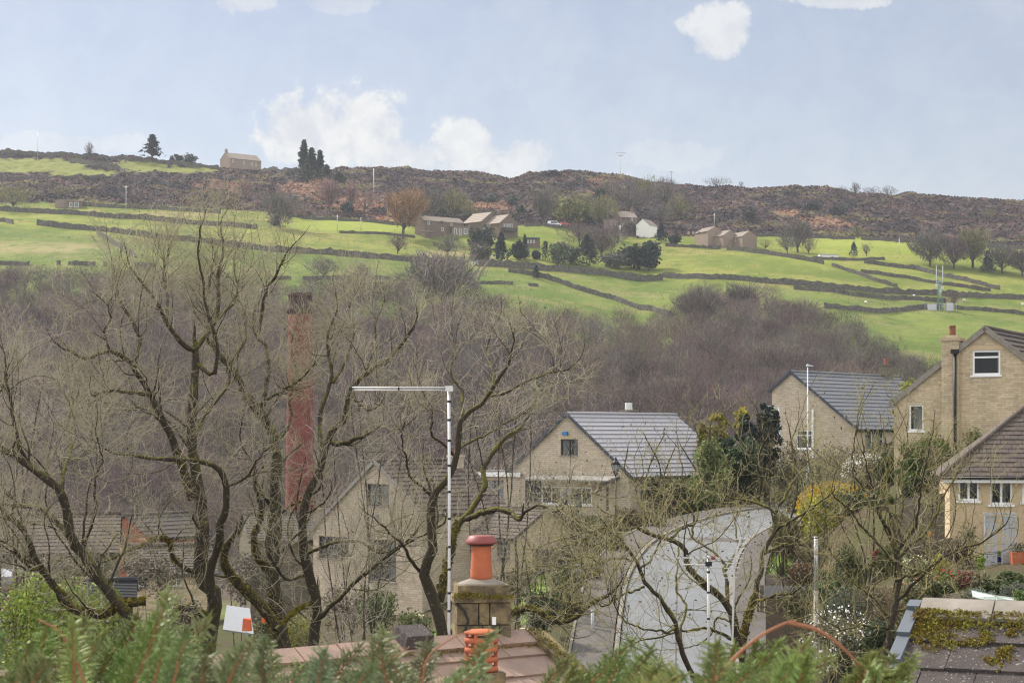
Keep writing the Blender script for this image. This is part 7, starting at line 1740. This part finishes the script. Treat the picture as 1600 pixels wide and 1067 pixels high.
def lumpbox(name, label, cat, u, v, y, w, h, m):
    s = y / F; b = MB(); W2 = w * s / 2; Hh = h * s; b.hexa([(-W2, -W2, 0), (W2, -W2, 0), (W2, W2, 0), (-W2, W2, 0), (-W2 * .8, -W2 * .8, Hh), (W2 * .85, -W2 * .8, Hh * .9), (W2 * .8, W2 * .8, Hh), (-W2 * .8, W2 * .8, Hh * .95)]); o = b.build(name, M[m], None, P(u, v, y)); tag(o, label, cat); return o
lumpbox('plastic_slide', 'orange plastic toy behind the mossy trunks, left piece', 'toy', 386, 985, 58, 14, 20, 'orange_toy'); lumpbox('plastic_slide', 'orange plastic toy behind the mossy trunks, right piece', 'toy', 415, 972, 58, 12, 14, 'orange_toy')
lumpbox('stone_block', 'ochre stone block on the grass beside the driveway', 'stone', 818, 1003, 86, 22, 22, 'stone_gold'); lumpbox('stone_block', 'flat ochre stone by the shrub left of the sandstone stack', 'stone', 652, 972, 80, 24, 12, 'stone_gold'); lumpbox('plant_tub', 'rust coloured tub in the garden left of the pavement', 'tub', 845, 945, 90, 22, 14, 'terra_old')
lumpbox('wheelie_bin', 'dark blue bin under the porch of the grey roofed house', 'bin', 905, 808, 118, 10, 22, 'slate_trim')
o = lumpbox('water_butt', 'white wrapped garden seat at the edge of the bank left of the pavement', 'seat', 903, 902, 98, 14, 22, 'white_sheet')
# low black retaining edge beside the pole
o = empty('shed', gpos(1232, 78), R(-10), 'low black felt roofed shed left of the grey and brown pole', 'shed'); b = MB(); z0 = (HV - 948) / F * 78 - o.location.z; b.box((-.9, -.5, -1), (.9, .7, z0 + .4)); b.build('wall', M['timber'], o); b = MB(); b.hexa([(-1, -.6, z0 + .402), (1, -.6, z0 + .402), (1, .8, z0 + .75), (-1, .8, z0 + .75), (-1, -.6, z0 + .46), (1, -.6, z0 + .46), (1, .8, z0 + .81), (-1, .8, z0 + .81)]); b.build('roof', M['black_felt'], o)

# ------------------------------------------------------------------ cypress sprays in front of the window
r = np.random.default_rng(77)
def frond(base, tip, wd, r, droop=.06, dens=1.0, face=None):
    """one flat fern like spray; returns leaf path arrays and stem path"""
    base = np.array(base); tip = np.array(tip); ax = tip - base; L = np.linalg.norm(ax); ax /= L
    nrm = unit(np.array(face if face is not None else [r.normal() * .35, -1, r.normal() * .45])); lat = unit(np.cross(ax, nrm)); nrm = np.cross(lat, ax)
    t = np.linspace(0, 1, 12)[:, None]; stem = base + (tip - base) * t + np.array([0, 0, -1]) * droop * L * (t ** 2) + np.array([0, 0, 1]) * droop * L * t + nrm * .05 * L * np.sin(t * 3)
    leaves = []; n = int(27 * dens * max(1, L / .38))
    for k in range(n):
        s = .06 + .94 * k / n; side = 1 if k % 2 else -1; f = s * 11; i = min(int(f), 10); p = stem[i] + (stem[i + 1] - stem[i]) * (f - i)
        prof = (1 - s) ** .75 * min(1, s * 4 + .35); bl = wd * (prof + .06) * r.uniform(.75, 1.2)
        d = unit(ax * r.uniform(.75, 1.05) + lat * side * r.uniform(.65, .95) + nrm * r.normal() * .16)
        q = np.linspace(0, 1, 6)[:, None]; br = p + d * bl * q + ax * bl * .22 * q ** 2 + np.array([0, 0, -1]) * bl * .12 * q ** 2; leaves.append((br, .0024, 0))
        m = max(4, int(bl / .0072))
        for j in range(m):
            u2 = .12 + .88 * j / m; sd2 = 1 if j % 2 else -1; g = u2 * 5; ii = min(int(g), 4); pp = br[ii] + (br[ii + 1] - br[ii]) * (g - ii); bd = unit(br[min(ii + 1, 5)] - br[ii]); l2 = unit(np.cross(bd, nrm)) * sd2
            sl = (.023 * (1 - u2) ** .6 + .008) * r.uniform(.7, 1.25); dd = unit(bd * .9 + l2 * .75 + nrm * r.normal() * .25); leaves.append((pp + dd * sl * np.linspace(0, 1, 6)[:, None] + bd * sl * .2 * np.linspace(0, 1, 6)[:, None] ** 2, .0019, 1))
    return stem, leaves
def spray_plant(label, specs, colr, seed, extra_stems=()):
    r = np.random.default_rng(seed); st, lf, lr, lc = [], [], [], []
    for (bu, bv, tu, tv_, y, wpx) in specs:
        dy = r.uniform(-.35, .35); b_, t_ = P(bu, bv, y + dy), P(tu, tv_, y - .15 + dy); s, L = frond(b_, t_, px2m(wpx, y), r, droop=r.uniform(.02, .12)); st.append(s); tint = np.array(colr) * r.uniform(.72, 1.3) * (1 + r.normal(size=3) * .08)
        for (pth, rad, k) in L: lf.append(pth); lr.append(rad * np.array([1, 1.15, 1.1, 1, .8, .35]) * r.uniform(.85, 1.2)); lc.append(tint * r.uniform(.75, 1.25) * (1.0 if k else .8))
    c = np.array([P(*specs[0][:2], specs[0][4])])[0]; root = empty('cypress_bush', (c[0], c[1], H1(c[0], c[1])), 0, label, 'bush', 'cypress sprays in the foreground'); off = np.array(root.location)
    v, f = tubes(np.array(lf), np.array(lr), 3); np_mesh('foliage', v - off, f, M['cypress'], root, col=rep(np.array(lc), 18))
    sp = [spline(s, 26) for s in st]; rd_ = [np.linspace(.0042, .0012, 26)] * len(sp)
    for (pts, y, w) in extra_stems: sp.append(spline([P(u, v2, y) for u, v2 in pts], 26)); rd_.append(np.linspace(px2m(w, y) / 2, px2m(w * .5, y) / 2, 26))
    # carried down to the ground by a common stem
    g = np.array([c[0], c[1] + .3, H1(c[0], c[1])]); sp.append(np.array([g + (c - g) * t for t in np.linspace(0, 1, 26)])); rd_.append(np.linspace(.04, .012, 26))
    v, f = tubes(np.array(sp), np.array(rd_), 6); np_mesh('stem', v - off, f, M['cypress_stem'], root, smooth=True)
    return root
R2 = np.random.default_rng(5)
left = [(190, 1110, 262, 925, 4.4, 70), (150, 1120, 215, 960, 4.6, 60), (215, 1120, 330, 965, 4.3, 55), (230, 1100, 246, 985, 4.8, 60)]
for k in range(34): u = R2.uniform(-60, 300); left.append((u + R2.uniform(-40, 10), R2.uniform(1090, 1140), u + R2.uniform(-10, 60), R2.uniform(962, 1045) + (20 if u > 240 else 0), R2.uniform(3.6, 6.0), R2.uniform(34, 62)))
spray_plant('mass of deep green cypress sprays at the bottom left', left, (.175, .225, .062), 801, [([(140, 1090), (118, 1030), (92, 985), (75, 975), (60, 968)], 4.2, 5)])
mid = [(655, 1120, 598, 982, 4.4, 50), (620, 1110, 590, 1000, 4.6, 55), (670, 1120, 770, 985, 4.2, 45)]
for k in range(19): u = R2.uniform(290, 800); mid.append((u + R2.uniform(-70, 20), R2.uniform(1085, 1130), u + R2.uniform(0, 70), R2.uniform(996, 1050) + (0 if u < 660 else 12), R2.uniform(3.8, 5.6), R2.uniform(28, 50)))
spray_plant('grey green cypress sprays across the tiled roof at bottom centre', mid, (.20, .235, .10), 802, [([(655, 1100), (668, 1030), (700, 1000), (735, 985)], 4.4, 4), ([(560, 1090), (585, 1050), (640, 1010)], 4.5, 4)])
rgt = [(880, 1110, 990, 1000, 4.8, 45), (940, 1120, 1020, 1012, 4.9, 42), (1120, 1110, 1220, 1000, 4.4, 50)]
for k in range(13): u = R2.uniform(840, 1040); rgt.append((u - R2.uniform(20, 70), R2.uniform(1095, 1130), u + R2.uniform(0, 60), R2.uniform(1015, 1060), R2.uniform(4.2, 5.6), R2.uniform(26, 40)))
for k in range(24): u = R2.uniform(1110, 1420); rgt.append((u - R2.uniform(0, 60), R2.uniform(1090, 1120), u + R2.uniform(-20, 60), R2.uniform(1000, 1060) + (18 if u > 1300 else 0), R2.uniform(4.0, 5.4), R2.uniform(30, 52)))
spray_plant('yellow green cypress sprays with an arching red stem at the bottom right', rgt, (.20, .24, .06), 803, [([(1100, 1085), (1145, 1030), (1185, 995), (1225, 974), (1245, 970)], 4.3, 8), ([(1232, 972), (1280, 985), (1320, 1015), (1350, 1050), (1365, 1090)], 4.3, 7), ([(1235, 1090), (1230, 1050), (1228, 1035)], 4.2, 7)])
# bright young shoots at the bottom left corner
o = empty('laurel_shoot', (P(30, 1067, 4.6).x, 4.6, H1(P(30, 1067, 4.6).x, 4.6)), 0, 'lime green leafy shoots at the bottom left corner', 'shrub'); off = np.array(o.location); r = np.random.default_rng(31); lv_, st = [], []
for (u, v0, v1) in ((20, 1120, 1012), (34, 1120, 1002), (48, 1120, 1030), (10, 1120, 1040)):
    a, c = np.array(P(u, v0, 4.6)), np.array(P(u + 6, v1, 4.55)); st.append(np.linspace(a, c, 26))
    for k in range(26):
        p = a + (c - a) * k / 25; ang = k * 2.4; d = unit(np.array([math.cos(ang), math.sin(ang) * .8, .55])); s2_ = unit(np.cross(d, [0.1, .2, 1])); l = .03 * (1.2 - .6 * k / 25); lv_ += [p, p + d * l * .5 + s2_ * l * .28, p + d * l, p + d * l * .5 - s2_ * l * .28]
np_mesh('foliage', np.array(lv_) - off, soup(4, len(lv_) // 4), M['leaf'], o, col=rep(jitcol((.22, .33, .02), len(lv_) // 4, r), 4))
g = np.array([off[0], 4.6, off[2]]); st.append(np.array([g + (np.array(P(30, 1120, 4.6)) - g) * t for t in np.linspace(0, 1, 26)])); v, f = tubes(np.array(st), np.full((len(st), 26), .004), 5); np_mesh('stem', v - off, f, M['bark_dark'], o)

# ------------------------------------------------------------------ the air between here and the moor
hz = MB(); hz.box((-700, -30, -60), (700, 1700, 175)); vm = bpy.data.materials.new('valley haze'); vm.use_nodes = True; g = NT(vm.node_tree); g.n.clear(); pv = g.node('ShaderNodeVolumePrincipled'); pv.inputs['Density'].default_value = .00011; pv.inputs['Color'].default_value = (.80, .86, .96, 1); pv.inputs['Anisotropy'].default_value = .3
ou = g.node('ShaderNodeOutputMaterial'); g.link(pv.outputs[0], ou.inputs['Volume']); tag(hz.build('haze', vm), kind='stuff')
